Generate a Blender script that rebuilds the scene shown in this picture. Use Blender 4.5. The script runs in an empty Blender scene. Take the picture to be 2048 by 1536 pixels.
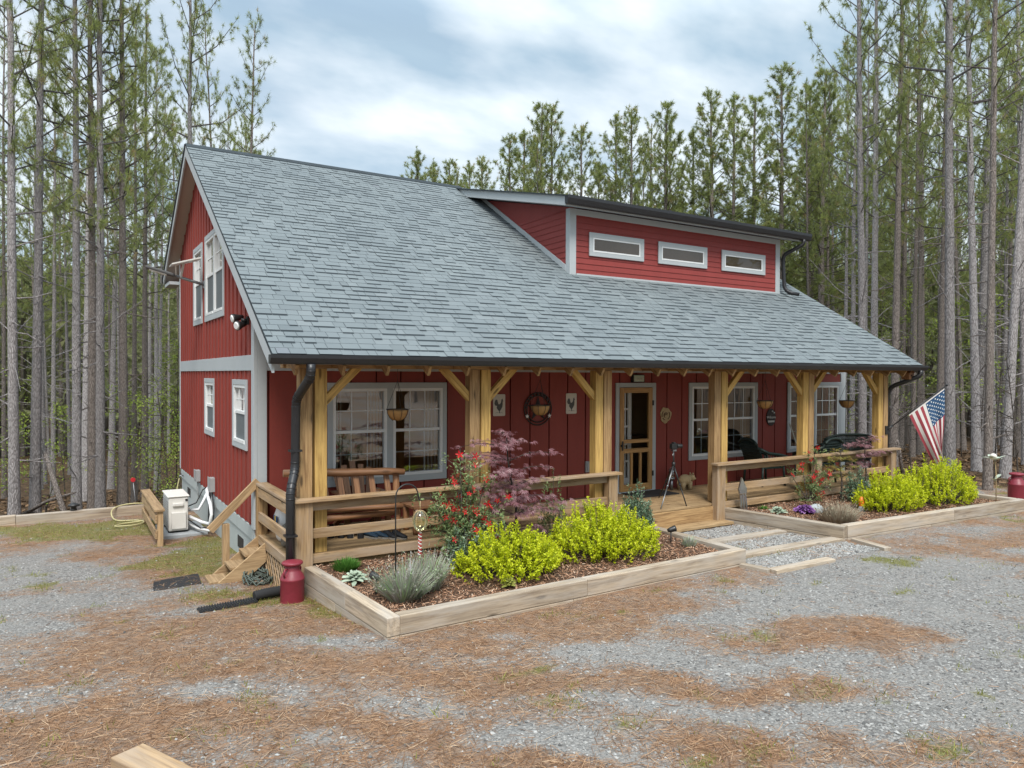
import bpy, math, random
import numpy as np
from mathutils import Vector, Matrix
R = math.radians
random.seed(7)
rng = np.random.default_rng(7)
scene = bpy.context.scene
COL = scene.collection
BASE = {}


def V(*a):
    return Vector(a)


def sstep(a, b, x):
    t = np.clip((x - a) / (b - a), 0, 1)
    return t * t * (3 - 2 * t)


# ------------------------------------------------------------------ ground height
LY = [-40, -4.0, -2.0, 0.0, 3.0, 6.2, 7.0, 12, 25, 60, 200]
LZ = [-.25, -.27, -.40, -.49, -.58, -.62, -.80, -1.7, -2.6, -3.2, -3.5]
RY = [-40, -4.0, 0, 8, 14, 30, 60, 200]
RZ = [-.25, -.27, -.32, -.7, -1.3, -2.4, -3.0, -3.5]


def G(x, y):
    x = np.asarray(x, float)
    y = np.asarray(y, float)
    l = np.interp(y, LY, LZ)
    r = np.interp(y, RY, RZ) - .018 * np.clip(x - 15, 0, 60)
    w = sstep(3.0, 0.3, x)
    return l * w + r * (1 - w)


def Gz(x, y):
    return float(G(x, y))


# ------------------------------------------------------------------ mesh builder
class MB:
    def __init__(s):
        s.v = []; s.f = []; s.g = []; s.c = []; s.sm = []; s.mi = []

    def add(s, vs, fs, g=None, c=None, sm=False, mi=0):
        o = len(s.v)
        vs = [Vector(p) for p in vs]
        if c is None:
            c = random.random()
        s.v += vs
        s.g += [tuple(p) for p in (g if g is not None else vs)]
        s.c += [c] * len(vs)
        for f in fs:
            s.f.append([o + i for i in f]); s.sm.append(sm); s.mi.append(mi)
        return s

    def obox(s, c, X, Y, Z, cv=None, mi=0):
        """box by centre and three half vectors, grain along X"""
        c, X, Y, Z = Vector(c), Vector(X), Vector(Y), Vector(Z)
        ro = random.uniform(-20, 20); rp = random.uniform(-5, 5)
        vs = []; g = []
        for sx in (-1, 1):
            for sy in (-1, 1):
                for sz in (-1, 1):
                    vs.append(c + X * sx + Y * sy + Z * sz)
                    g.append((ro + X.length * sx, rp + Y.length * sy, rp + Z.length * sz))
        fs = [(0, 1, 3, 2), (4, 6, 7, 5), (0, 4, 5, 1), (2, 3, 7, 6), (0, 2, 6, 4), (1, 5, 7, 3)]
        if X.cross(Y).dot(Z) < 0:
            fs = [f[::-1] for f in fs]
        return s.add(vs, fs, g, cv, False, mi)

    def box(s, x0, x1, y0, y1, z0, z1, cv=None, mi=0):
        c = ((x0 + x1) / 2, (y0 + y1) / 2, (z0 + z1) / 2)
        h = [V((x1 - x0) / 2, 0, 0), V(0, (y1 - y0) / 2, 0), V(0, 0, (z1 - z0) / 2)]
        h.sort(key=lambda v: -v.length)
        return s.obox(c, *h, cv=cv, mi=mi)

    def beam(s, p0, p1, w, h, up=(0, 0, 1), cv=None, mi=0):
        p0, p1 = Vector(p0), Vector(p1)
        d = (p1 - p0)
        L = d.length
        d = d / L
        up = Vector(up)
        sd = d.cross(up)
        if sd.length < 1e-4:
            sd = d.cross(V(0, 1, 0))
        sd.normalize()
        u = sd.cross(d)
        return s.obox((p0 + p1) / 2, d * L / 2, sd * w / 2, u * h / 2, cv, mi)

    def tube(s, pts, r, n=8, cap=True, cv=None, sm=True, mi=0):
        pts = [Vector(p) for p in pts]
        if not isinstance(r, (list, tuple)):
            r = [r] * len(pts)
        ref = None
        vs = []; g = []; L = random.uniform(-9, 9)
        for i, p in enumerate(pts):
            t = (pts[min(i + 1, len(pts) - 1)] - pts[max(i - 1, 0)])
            if t.length < 1e-9:
                t = V(0, 0, 1)
            t.normalize()
            if ref is None:
                ref = t.cross(V(0, 0, 1))
                if ref.length < .1:
                    ref = t.cross(V(0, 1, 0))
            ref = (ref - t * ref.dot(t)); ref.normalize()
            b = t.cross(ref)
            if i:
                L += (p - pts[i - 1]).length
            for k in range(n):
                a = 2 * math.pi * k / n
                vs.append(p + (ref * math.cos(a) + b * math.sin(a)) * r[i])
                g.append((L, math.cos(a) * r[i], math.sin(a) * r[i]))
        fs = []
        for i in range(len(pts) - 1):
            for k in range(n):
                k2 = (k + 1) % n
                fs.append((i * n + k, i * n + k2, (i + 1) * n + k2, (i + 1) * n + k))
        s.add(vs, fs, g, cv, sm, mi)
        if cap:
            o = len(s.v) - len(vs)
            s.f.append([o + k for k in range(n)][::-1]); s.sm.append(False); s.mi.append(mi)
            s.f.append([o + (len(pts) - 1) * n + k for k in range(n)]); s.sm.append(False); s.mi.append(mi)
        return s

    def lathe(s, prof, c=(0, 0, 0), n=24, cv=None, mi=0, sm=True):
        c = Vector(c); vs = []; fs = []
        for (r, z) in prof:
            for k in range(n):
                a = 2 * math.pi * k / n
                vs.append(c + V(r * math.cos(a), r * math.sin(a), z))
        for i in range(len(prof) - 1):
            for k in range(n):
                k2 = (k + 1) % n
                fs.append((i * n + k, i * n + k2, (i + 1) * n + k2, (i + 1) * n + k))
        s.add(vs, fs, None, cv, sm, mi)
        return s

    def prism(s, poly, ext, cv=None, mi=0):
        poly = [Vector(p) for p in poly]; ext = Vector(ext); n = len(poly)
        nrm = V(0, 0, 0)
        for i in range(n):
            nrm += poly[i].cross(poly[(i + 1) % n])
        if nrm.dot(ext) > 0:
            poly = poly[::-1]
        vs = poly + [p + ext for p in poly]
        fs = [list(range(n)), [n + i for i in range(n)][::-1]]
        for i in range(n):
            j = (i + 1) % n
            fs.append([j, i, n + i, n + j])
        return s.add(vs, fs, None, cv, False, mi)

    def ball(s, c, rx, ry, rz, nu=12, nv=8, cv=None, mi=0, sm=True):
        c = Vector(c); vs = [c + V(0, 0, -rz)]; fs = []
        for j in range(1, nv):
            t = math.pi * j / nv - math.pi / 2
            for i in range(nu):
                a = 2 * math.pi * i / nu
                vs.append(c + V(rx * math.cos(t) * math.cos(a), ry * math.cos(t) * math.sin(a), rz * math.sin(t)))
        vs.append(c + V(0, 0, rz)); T = len(vs) - 1
        for i in range(nu):
            fs.append((0, 1 + (i + 1) % nu, 1 + i))
            fs.append((T, T - nu + i, T - nu + (i + 1) % nu))
        for j in range(nv - 2):
            for i in range(nu):
                a = 1 + j * nu + i; b = 1 + j * nu + (i + 1) % nu
                fs.append((a, b, b + nu, a + nu))
        return s.add(vs, fs, None, cv, sm, mi)

    def quad(s, a, b, c, d, cv=None, mi=0):
        return s.add([a, b, c, d], [(0, 1, 2, 3)], None, cv, False, mi)

    def build(s, name, mats, parent=None, bevel=0.0):
        base = BASE.get(parent.name, V(0, 0, 0)) if parent else V(0, 0, 0)
        me = bpy.data.meshes.new(name)
        me.from_pydata([tuple(p - base) for p in s.v], [], s.f)
        if not isinstance(mats, (list, tuple)):
            mats = [mats]
        for m in mats:
            me.materials.append(m)
        me.polygons.foreach_set('use_smooth', s.sm)
        me.polygons.foreach_set('material_index', s.mi)
        a = me.attributes.new('gc', 'FLOAT_VECTOR', 'POINT')
        a.data.foreach_set('vector', np.array(s.g, dtype=np.float32).ravel())
        a = me.attributes.new('cv', 'FLOAT', 'POINT')
        a.data.foreach_set('value', np.array(s.c, dtype=np.float32))
        me.update()
        o = bpy.data.objects.new(name, me)
        COL.objects.link(o)
        if parent:
            o.parent = parent
            BASE[o.name] = base
        if bevel:
            b = o.modifiers.new('bevel', 'BEVEL'); b.width = bevel; b.segments = 2; b.limit_method = 'ANGLE'; b.angle_limit = R(40)
        return o


def bigmesh(name, Vs, F, mat, cv, parent=None, smooth=False):
    """numpy path: Vs (n,3), F (m,k) ints, cv (n,)"""
    base = BASE.get(parent.name, V(0, 0, 0)) if parent else V(0, 0, 0)
    me = bpy.data.meshes.new(name)
    n, (m, k) = len(Vs), F.shape
    me.vertices.add(n)
    me.vertices.foreach_set('co', (Vs - np.array(base)).astype(np.float32).ravel())
    me.loops.add(m * k)
    me.loops.foreach_set('vertex_index', F.astype(np.int32).ravel())
    me.polygons.add(m)
    me.polygons.foreach_set('loop_start', np.arange(0, m * k, k, dtype=np.int32))
    me.polygons.foreach_set('loop_total', np.full(m, k, dtype=np.int32))
    me.polygons.foreach_set('use_smooth', np.full(m, smooth, dtype=bool))
    me.materials.append(mat)
    me.update(calc_edges=True)
    a = me.attributes.new('cv', 'FLOAT', 'POINT')
    a.data.foreach_set('value', np.asarray(cv, np.float32))
    me.validate()
    o = bpy.data.objects.new(name, me)
    COL.objects.link(o)
    if parent:
        o.parent = parent; BASE[o.name] = base
    return o


def tag(o, label, cat=None, group=None, kind=None):
    if label: o['label'] = label
    if cat: o['category'] = cat
    if group: o['group'] = group
    if kind: o['kind'] = kind
    return o


def thing(name, loc, label, cat, group=None):
    o = bpy.data.objects.new(name, None)
    o.empty_display_size = .2
    COL.objects.link(o)
    o.location = loc
    BASE[o.name] = Vector(loc)
    return tag(o, label, cat, group)


def copy_tree(root, loc=None, rz=None, label=None, group=None, scale=None, rot=None):
    r = root.copy(); COL.objects.link(r)
    if loc is not None: r.location = loc
    if rz is not None: r.rotation_euler = (0, 0, rz)
    if rot is not None: r.rotation_euler = rot
    if scale is not None: r.scale = (scale, scale, scale) if not isinstance(scale, tuple) else scale
    if label: r['label'] = label
    if group: r['group'] = group
    for ch in list(root.children):
        c = ch.copy(); COL.objects.link(c); c.parent = r
        for g in list(ch.children):
            d = g.copy(); COL.objects.link(d); d.parent = c
    return r


# ------------------------------------------------------------------ materials
class NT:
    def __init__(s, name):
        s.m = bpy.data.materials.new(name); s.m.use_nodes = True
        s.t = s.m.node_tree; s.n = s.t.nodes; s.l = s.t.links
        s.b = s.n['Principled BSDF']; s.out = s.n['Material Output']

    def new(s, ty, **kw):
        n = s.n.new(ty)
        for k, v in kw.items():
            setattr(n, k, v)
        return n

    def set(s, sock, v):
        if hasattr(v, 'is_output') or isinstance(v, bpy.types.NodeSocket):
            s.l.new(v, sock)
        else:
            sock.default_value = v

    def attr(s, name):
        n = s.new('ShaderNodeAttribute'); n.attribute_name = name
        return n

    def cv(s): return s.attr('cv').outputs['Fac']

    def gc(s): return s.attr('gc').outputs['Vector']

    def pos(s): return s.new('ShaderNodeNewGeometry').outputs['Position']

    def obj(s): return s.new('ShaderNodeTexCoord').outputs['Object']

    def vec(s, v, scale):
        n = s.new('ShaderNodeMapping'); s.l.new(v, n.inputs['Vector']); n.inputs['Scale'].default_value = scale
        return n.outputs[0]

    def noise(s, v, sc, det=4, rough=.6, dist=0.0, col=False):
        n = s.new('ShaderNodeTexNoise'); s.l.new(v, n.inputs['Vector'])
        n.inputs['Scale'].default_value = sc; n.inputs['Detail'].default_value = det
        n.inputs['Roughness'].default_value = rough; n.inputs['Distortion'].default_value = dist
        return n.outputs['Color' if col else 'Fac']

    def vor(s, v, sc, feature='F1', out='Distance', rnd=1.0):
        n = s.new('ShaderNodeTexVoronoi'); n.feature = feature
        s.l.new(v, n.inputs['Vector']); n.inputs['Scale'].default_value = sc
        n.inputs['Randomness'].default_value = rnd
        return n.outputs[out]

    def ramp(s, f, stops, interp='LINEAR'):
        n = s.new('ShaderNodeValToRGB'); s.l.new(f, n.inputs[0]); cr = n.color_ramp; cr.interpolation = interp
        while len(cr.elements) < len(stops): cr.elements.new(.5)
        for e, (p, c) in zip(cr.elements, stops):
            e.position = p; e.color = (*c, 1) if len(c) == 3 else c
        return n.outputs[0]

    def mix(s, f, a, b, bt='MIX'):
        n = s.new('ShaderNodeMix'); n.data_type = 'RGBA'; n.blend_type = bt
        s.set(n.inputs[0], f)
        for i, x in ((6, a), (7, b)):
            if isinstance(x, tuple) and len(x) == 3: x = (*x, 1)
            s.set(n.inputs[i], x)
        return n.outputs[2]

    def math(s, op, a, b=None, c=None, clamp=False):
        n = s.new('ShaderNodeMath'); n.operation = op; n.use_clamp = clamp
        s.set(n.inputs[0], a)
        if b is not None: s.set(n.inputs[1], b)
        if c is not None: s.set(n.inputs[2], c)
        return n.outputs[0]

    def mr(s, f, a, b, c, d):
        n = s.new('ShaderNodeMapRange'); s.l.new(f, n.inputs[0])
        for i, x in enumerate((a, b, c, d)): n.inputs[1 + i].default_value = x
        return n.outputs[0]

    def bump(s, h, st=.5, d=.01, normal=None):
        n = s.new('ShaderNodeBump'); s.l.new(h, n.inputs['Height'])
        n.inputs['Strength'].default_value = st; n.inputs['Distance'].default_value = d
        if normal is not None: s.l.new(normal, n.inputs['Normal'])
        s.l.new(n.outputs[0], s.b.inputs['Normal'])
        return n.outputs[0]

    def color(s, c): s.set(s.b.inputs['Base Color'], (*c, 1) if isinstance(c, tuple) and len(c) == 3 else c)

    def rough(s, r): s.set(s.b.inputs['Roughness'], r)


MT = {}


def wood(name, dark, light, grain=1.0, var=.25, rough=.75, knots=True, weather=None, bump=.25):
    t = NT(name)
    g = t.gc()
    n1 = t.noise(t.vec(g, (1.1, 17, 17)), 1.6, 5, .62, .7)
    n2 = t.noise(t.vec(g, (3, 130, 130)), 1.0, 3, .6)
    f = t.math('ADD', t.math('MULTIPLY', n1, .75), t.math('MULTIPLY', n2, .25))
    mid = tuple((a + b) / 2 for a, b in zip(dark, light))
    c = t.ramp(f, [(.37, dark), (.48, mid), (.59, light)])
    k = t.cv()
    sc = t.mr(k, 0, 1, 1 - var, 1 + var)
    cc = t.new('ShaderNodeCombineColor'); [t.l.new(sc, cc.inputs[i]) for i in range(3)]
    c = t.mix(1.0, c, cc.outputs[0], 'MULTIPLY')
    if knots:
        kv = t.vor(t.vec(g, (1.0, 4.2, 4.2)), 1.5)
        kf = t.mr(kv, .07, .14, .85, 0)
        c = t.mix(kf, c, tuple(x * .35 for x in dark))
    if weather:
        wv = t.noise(t.vec(g, (.8, 5, 5)), 1.3, 4, .65)
        c = t.mix(t.mr(wv, .42, .66, 0, .8), c, weather)
    t.color(c); t.rough(rough)
    t.bump(f, bump, .004)
    MT[name] = t.m
    return t.m


def paint(name, col, rough=.6, var=.1, grain=0.0, spec=.4):
    t = NT(name)
    p = t.pos()
    n = t.noise(t.vec(p, (3, 3, .45)) if grain else p, 1.7, 5, .65)
    n2 = t.noise(p, 22, 3, .6)
    f = t.math('ADD', t.math('MULTIPLY', n, .6), t.math('MULTIPLY', n2, .4))
    c = t.mix(t.mr(f, .3, .7, 0, 1), tuple(x * (1 - var) for x in col), tuple(min(1, x * (1 + var)) for x in col))
    k = t.mr(t.cv(), 0, 1, 1 - var * .5, 1 + var * .5)
    cc = t.new('ShaderNodeCombineColor'); [t.l.new(k, cc.inputs[i]) for i in range(3)]
    c = t.mix(1.0, c, cc.outputs[0], 'MULTIPLY')
    t.color(c); t.rough(t.mr(n2, .3, .7, max(.02, rough - .08), min(1, rough + .08)))
    t.b.inputs['Specular IOR Level'].default_value = spec
    if grain:
        w = t.noise(t.vec(p, (14, 14, 1.2)), 3, 4, .6)
        t.bump(w, grain, .003)
    MT[name] = t.m
    return t.m


def metal(name, col, rough=.35, met=1.0):
    t = NT(name)
    n = t.noise(t.pos(), 9, 4, .6)
    t.color(t.mix(n, tuple(x * .8 for x in col), tuple(min(1, x * 1.15) for x in col)))
    t.b.inputs['Metallic'].default_value = met
    t.rough(t.mr(n, .3, .7, rough * .8, min(1, rough * 1.3)))
    MT[name] = t.m
    return t.m


def leafmat(name, stops, trans=.35, rough=.5):
    t = NT(name)
    k = t.cv()
    c = t.ramp(k, stops)
    t.color(c); t.rough(rough)
    t.b.inputs['Specular IOR Level'].default_value = .25
    tr = t.new('ShaderNodeBsdfTranslucent')
    t.l.new(c, tr.inputs[0])
    mx = t.new('ShaderNodeMixShader'); mx.inputs[0].default_value = trans
    t.l.new(t.b.outputs[0], mx.inputs[1]); t.l.new(tr.outputs[0], mx.inputs[2])
    t.l.new(mx.outputs[0], t.out.inputs[0])
    MT[name] = t.m
    return t.m


wood('yellow_pine', (.34, .195, .055), (.62, .40, .125), var=.12, bump=.15)
wood('treated_brown', (.19, .105, .042), (.42, .265, .12), var=.15)
wood('deck_wood', (.21, .13, .06), (.41, .28, .145), var=.22)
wood('rail_wood', (.20, .118, .055), (.43, .28, .142), var=.18, weather=(.37, .28, .20))
wood('timber', (.22, .165, .115), (.45, .36, .26), var=.2, weather=(.43, .385, .33))
wood('stair_wood', (.23, .145, .07), (.45, .305, .165), var=.18)
wood('log_wood', (.15, .068, .032), (.34, .17, .08), var=.2, rough=.45, weather=None)
wood('door_wood', (.30, .15, .045), (.50, .28, .10), var=.12, knots=False, rough=.5)
paint('red_siding', (.245, .042, .030), .62, .16, .35)
paint('red_lap', (.245, .040, .034), .6, .1, .2)
paint('grey_trim', (.42, .45, .46), .55, .05)
paint('white_vinyl', (.74, .75, .74), .4, .04)
paint('soffit_tan', (.44, .37, .32), .7, .06)
paint('foundation_grey', (.40, .43, .42), .8, .1)
paint('black_metal', (.018, .018, .020), .38, .15, spec=.5)
paint('dark_green', (.010, .022, .018), .5, .3)
paint('red_can', (.20, .022, .035), .45, .2, spec=.5)
paint('plastic_white', (.70, .68, .63), .5, .05)
paint('grey_box', (.34, .35, .35), .5, .06)
paint('white_pipe', (.78, .78, .78), .45, .05)
paint('rubber_black', (.02, .02, .021), .8, .3)
paint('yellow_hose', (.48, .43, .22), .5, .1)
paint('cable_green', (.10, .12, .10), .6, .2)
paint('concrete_pad', (.34, .36, .37), .85, .12)
paint('cream_sign', (.62, .57, .50), .6, .06)
paint('ink_grey', (.09, .09, .09), .7, .1)
paint('coco', (.36, .20, .075), .95, .3)
paint('rust', (.15, .06, .025), .8, .3)
paint('dark_bronze', (.035, .022, .020), .5, .3)
paint('white_star', (.75, .72, .68), .5, .04)
paint('tan_stone', (.42, .31, .17), .9, .25)
paint('grey_stone', (.34, .37, .37), .9, .2)
paint('orange_glaze', (.75, .20, .02), .35, .15)
paint('blue_print', (.03, .09, .22), .4, .2)
paint('white_bag', (.75, .74, .72), .45, .05)
paint('yellow_print', (.70, .46, .04), .4, .1)
paint('grey_cloth', (.17, .155, .13), .9, .2)
paint('shoe_dark', (.018, .020, .024), .6, .3)
paint('shoe_navy', (.02, .045, .075), .55, .3)
paint('shoe_sole', (.30, .27, .23), .8, .2)
paint('flag_red', (.30, .045, .06), .75, .1)
paint('flag_white', (.66, .63, .60), .75, .05)
paint('flag_blue', (.016, .065, .15), .75, .1)
paint('wall_inside', (.52, .34, .17), .8, .1)
paint('floor_inside', (.20, .11, .05), .6, .2)
paint('curtain', (.5, .45, .37), .9, .1)
paint('dark_inside', (.03, .026, .024), .8, .1)
paint('mulch_soil', (.10, .055, .032), 1.0, .4)
paint('red_dot', (.48, .02, .03), .4, .1)
paint('blind_brown', (.19, .14, .095), .8, .15)
paint('screen_mesh', (.12, .135, .14), .7, .05)
paint('broom_blue', (.02, .05, .14), .4, .1)
paint('pale_pole', (.7, .68, .55), .4, .1)
paint('mint_leaf', (.44, .50, .40), .5, .2)
metal('silver', (.62, .65, .68), .3)
metal('galvanised', (.30, .31, .32), .45)
metal('lamp_black', (.03, .03, .03), .4, .3)
leafmat('spirea_leaf', [(0, (.27, .33, .012)), (.45, (.57, .63, .018)), (1, (.78, .78, .06))], .38)
leafmat('azalea_leaf', [(0, (.09, .14, .05)), (.6, (.24, .32, .13)), (1, (.44, .50, .26))])
leafmat('silver_shrub_leaf', [(0, (.06, .11, .06)), (.6, (.18, .26, .16)), (1, (.40, .48, .36))], .2)
leafmat('maple_leaf', [(0, (.12, .045, .052)), (.5, (.27, .125, .14)), (1, (.50, .33, .34))], .25)
leafmat('olive_maple_leaf', [(0, (.16, .06, .03)), (.5, (.20, .17, .03)), (1, (.33, .33, .06))], .25)
leafmat('lavender_leaf', [(0, (.24, .21, .17)), (.5, (.40, .39, .33)), (.75, (.33, .48, .22)), (1, (.55, .50, .53))], .25)
leafmat('dry_lavender_leaf', [(0, (.22, .165, .11)), (.6, (.42, .34, .25)), (1, (.46, .47, .33))], .2)
leafmat('dianthus_leaf', [(0, (.05, .14, .025)), (1, (.15, .34, .06))])
leafmat('lambs_leaf', [(0, (.22, .30, .20)), (1, (.48, .55, .42))], .15)
leafmat('cabbage_leaf', [(0, (.085, .022, .14)), (.6, (.20, .07, .27)), (1, (.42, .24, .45))], .15)
leafmat('moss_green', [(0, (.12, .11, .02)), (.5, (.26, .27, .055)), (1, (.38, .40, .10))])
leafmat('red_petal', [(0, (.42, .010, .018)), (.7, (.66, .022, .03)), (1, (.80, .12, .11))], .25)
leafmat('needle', [(0, (.15, .175, .07)), (.5, (.27, .31, .11)), (.85, (.39, .44, .12)), (1, (.40, .32, .16))], .5, .5)
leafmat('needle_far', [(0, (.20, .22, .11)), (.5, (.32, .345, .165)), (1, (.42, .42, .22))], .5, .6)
leafmat('sapling_leaf', [(0, (.14, .20, .03)), (.6, (.28, .36, .06)), (1, (.45, .50, .12))], .4)
leafmat('straw', [(0, (.13, .068, .036)), (.5, (.29, .16, .085)), (.85, (.42, .26, .15)), (1, (.52, .38, .25))], .1, .7)
leafmat('mulch_chip', [(0, (.13, .065, .036)), (.5, (.34, .18, .105)), (.9, (.50, .31, .20)), (1, (.62, .48, .36))], 0.02, .9)
leafmat('stone', [(0, (.09, .09, .088)), (.35, (.21, .204, .192)), (.75, (.315, .305, .285)), (.95, (.40, .39, .37)), (1, (.56, .54, .51))], 0.0, .8)
leafmat('leaf_litter', [(0, (.05, .030, .016)), (.6, (.12, .072, .038)), (1, (.24, .15, .085))], .05, .9)
leafmat('soffit_shadow', [(0, (.2, .2, .2)), (1, (.2, .2, .2))], 0)


def shingle_mat():
    t = NT('shingle')
    k = t.cv()
    c = t.ramp(k, [(0, (.128, .147, .153)), (.25, (.152, .175, .182)), (.6, (.172, .197, .204)), (.85, (.198, .222, .227)), (1, (.172, .186, .202))])
    p = t.pos()
    gr = t.noise(p, 260, 2, .7)
    big = t.noise(p, .9, 4, .6)
    c = t.mix(t.mr(gr, .3, .7, 0, .4), c, (.10, .12, .13))
    c = t.mix(t.mr(big, .35, .65, 0, .14), c, (.30, .33, .32))
    t.color(c); t.rough(.92); t.bump(gr, .4, .003)
    t.b.inputs['Specular IOR Level'].default_value = .2
    MT['shingle'] = t.m


shingle_mat()


def bark_mat(name, dark, light, moss=.0):
    t = NT(name)
    g = t.gc()
    v = t.vor(t.vec(g, (9, 26, 26)), 1.0, 'DISTANCE_TO_EDGE')
    n = t.noise(t.vec(g, (5, 18, 18)), 1.5, 5, .65)
    big = t.noise(t.vec(g, (.5, 2, 2)), 1.0, 3, .6)
    f = t.math('ADD', t.math('MULTIPLY', t.mr(v, 0, .22, 0, 1), .6), t.math('MULTIPLY', n, .5))
    c = t.ramp(f, [(.12, dark), (.45, tuple((a + b) * .5 for a, b in zip(dark, light))), (.85, light)])
    c = t.mix(t.mr(big, .4, .7, 0, .35), c, tuple(x * .6 for x in light))
    k = t.math('MULTIPLY', t.mr(t.cv(), 0, .5, .28, 1), t.mr(t.new('ShaderNodeObjectInfo').outputs['Random'], 0, 1, .62, 1.08))
    cc = t.new('ShaderNodeCombineColor'); [t.l.new(k, cc.inputs[i]) for i in range(3)]
    c = t.mix(1.0, c, cc.outputs[0], 'MULTIPLY')
    t.color(c); t.rough(.95); t.bump(f, .9, .02)
    t.b.inputs['Specular IOR Level'].default_value = .15
    MT[name] = t.m


bark_mat('bark_grey', (.13, .114, .108), (.52, .485, .475))
bark_mat('bark_brown', (.085, .068, .057), (.33, .285, .255))
bark_mat('twig', (.06, .05, .042), (.20, .17, .145))


def glass(name, tint=(.8, .85, .85), refl=1.0):
    t = NT(name)
    tr = t.new('ShaderNodeBsdfTransparent'); tr.inputs[0].default_value = (*tint, 1)
    gl = t.new('ShaderNodeBsdfGlossy'); gl.inputs['Roughness'].default_value = .02
    gl.inputs[0].default_value = (.95, .95, .95, 1)
    n = t.noise(t.pos(), 2.2, 2, .5)
    b = t.new('ShaderNodeBump'); t.l.new(n, b.inputs['Height']); b.inputs['Strength'].default_value = .05; b.inputs['Distance'].default_value = .02
    t.l.new(b.outputs[0], gl.inputs['Normal'])
    fr = t.new('ShaderNodeFresnel'); fr.inputs[0].default_value = 1.52
    f = t.math('MULTIPLY', t.math('ADD', fr.outputs[0], .05), 2.2 * refl, clamp=True)
    mx = t.new('ShaderNodeMixShader'); t.l.new(f, mx.inputs[0])
    t.l.new(tr.outputs[0], mx.inputs[1]); t.l.new(gl.outputs[0], mx.inputs[2])
    t.l.new(mx.outputs[0], t.out.inputs[0])
    MT[name] = t.m


glass('pane_glass')
glass('pane_dull', (.8, .8, .8), .3)
glass('globe_glass', (.90, .90, .68), .35)
M = MT

# ------------------------------------------------------------------ world, sun, camera
SUN_EL, SUN_AZ = R(52), R(205)     # compass-like azimuth of the sun, measured from +Y clockwise
w = bpy.data.worlds.new('World'); scene.world = w; w.use_nodes = True
nt = w.node_tree; N = nt.nodes; Lk = nt.links
bg = N['Background']
sky = N.new('ShaderNodeTexSky'); sky.sky_type = 'NISHITA'; sky.sun_disc = False
sky.sun_elevation = SUN_EL; sky.sun_rotation = SUN_AZ; sky.air_density = 1.2; sky.dust_density = 1.5; sky.ozone_density = 1.5
tc = N.new('ShaderNodeTexCoord')
# project the view direction on a cloud layer so that the clouds flatten towards the horizon
sep = N.new('ShaderNodeSeparateXYZ'); Lk.new(tc.outputs['Generated'], sep.inputs[0])


def wm(op, a, b=None):
    n = N.new('ShaderNodeMath'); n.operation = op
    for i, x in enumerate((a, b)):
        if x is None: continue
        if isinstance(x, (int, float)): n.inputs[i].default_value = x
        else: Lk.new(x, n.inputs[i])
    return n.outputs[0]


zz = wm('ADD', wm('MAXIMUM', sep.outputs[2], 0.0), .32)
comb = N.new('ShaderNodeCombineXYZ')
Lk.new(wm('DIVIDE', sep.outputs[0], zz), comb.inputs[0]); Lk.new(wm('DIVIDE', sep.outputs[1], zz), comb.inputs[1])
mp = N.new('ShaderNodeMapping'); Lk.new(comb.outputs[0], mp.inputs[0]); mp.inputs['Location'].default_value = (-.9, .6, 0); mp.inputs['Rotation'].default_value = (0, 0, R(35)); mp.inputs['Scale'].default_value = (1.0, 1.7, 1)
n1 = N.new('ShaderNodeTexNoise'); Lk.new(mp.outputs[0], n1.inputs[0]); n1.inputs['Scale'].default_value = 1.15; n1.inputs['Detail'].default_value = 6; n1.inputs['Roughness'].default_value = .52; n1.inputs['Distortion'].default_value = .35
n2 = N.new('ShaderNodeTexNoise'); Lk.new(mp.outputs[0], n2.inputs[0]); n2.inputs['Scale'].default_value = 2.3; n2.inputs['Detail'].default_value = 5; n2.inputs['Roughness'].default_value = .5
rc = N.new('ShaderNodeValToRGB'); Lk.new(n1.outputs[0], rc.inputs[0])
e = rc.color_ramp.elements; e[0].position = .34; e[0].color = (.62, .62, .62, 1); e[1].position = .62; e[1].color = (1, 1, 1, 1)
rs = N.new('ShaderNodeValToRGB'); Lk.new(n2.outputs[0], rs.inputs[0])
e = rs.color_ramp.elements; e[0].position = .38; e[0].color = (3.75, 5.0, 6.05, 1); e[1].position = .66; e[1].color = (8.3, 8.9, 9.3, 1)
mx = N.new('ShaderNodeMix'); mx.data_type = 'RGBA'
Lk.new(rc.outputs[0], mx.inputs[0]); Lk.new(sky.outputs[0], mx.inputs[6]); Lk.new(rs.outputs[0], mx.inputs[7])
# overcast skies are brighter towards the zenith
zf = N.new('ShaderNodeMapRange'); Lk.new(sep.outputs[2], zf.inputs[0])
for i_, v_ in enumerate((.42, .95, 1.0, 2.5)): zf.inputs[1 + i_].default_value = v_
vm = N.new('ShaderNodeVectorMath'); vm.operation = 'SCALE'; Lk.new(mx.outputs[2], vm.inputs[0]); Lk.new(zf.outputs[0], vm.inputs['Scale'])
Lk.new(vm.outputs[0], bg.inputs[0])
bg.inputs[1].default_value = .075

sd = bpy.data.lights.new('sun', 'SUN'); sd.energy = 1.9; sd.angle = R(20); sd.color = (1, .96, .9)
so = bpy.data.objects.new('sun', sd); COL.objects.link(so)
sdir = V(math.sin(SUN_AZ) * math.cos(SUN_EL), math.cos(SUN_AZ) * math.cos(SUN_EL), math.sin(SUN_EL))
so.rotation_euler = sdir.to_track_quat('Z', 'Y').to_euler()
so.location = (0, 0, 30)

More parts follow.
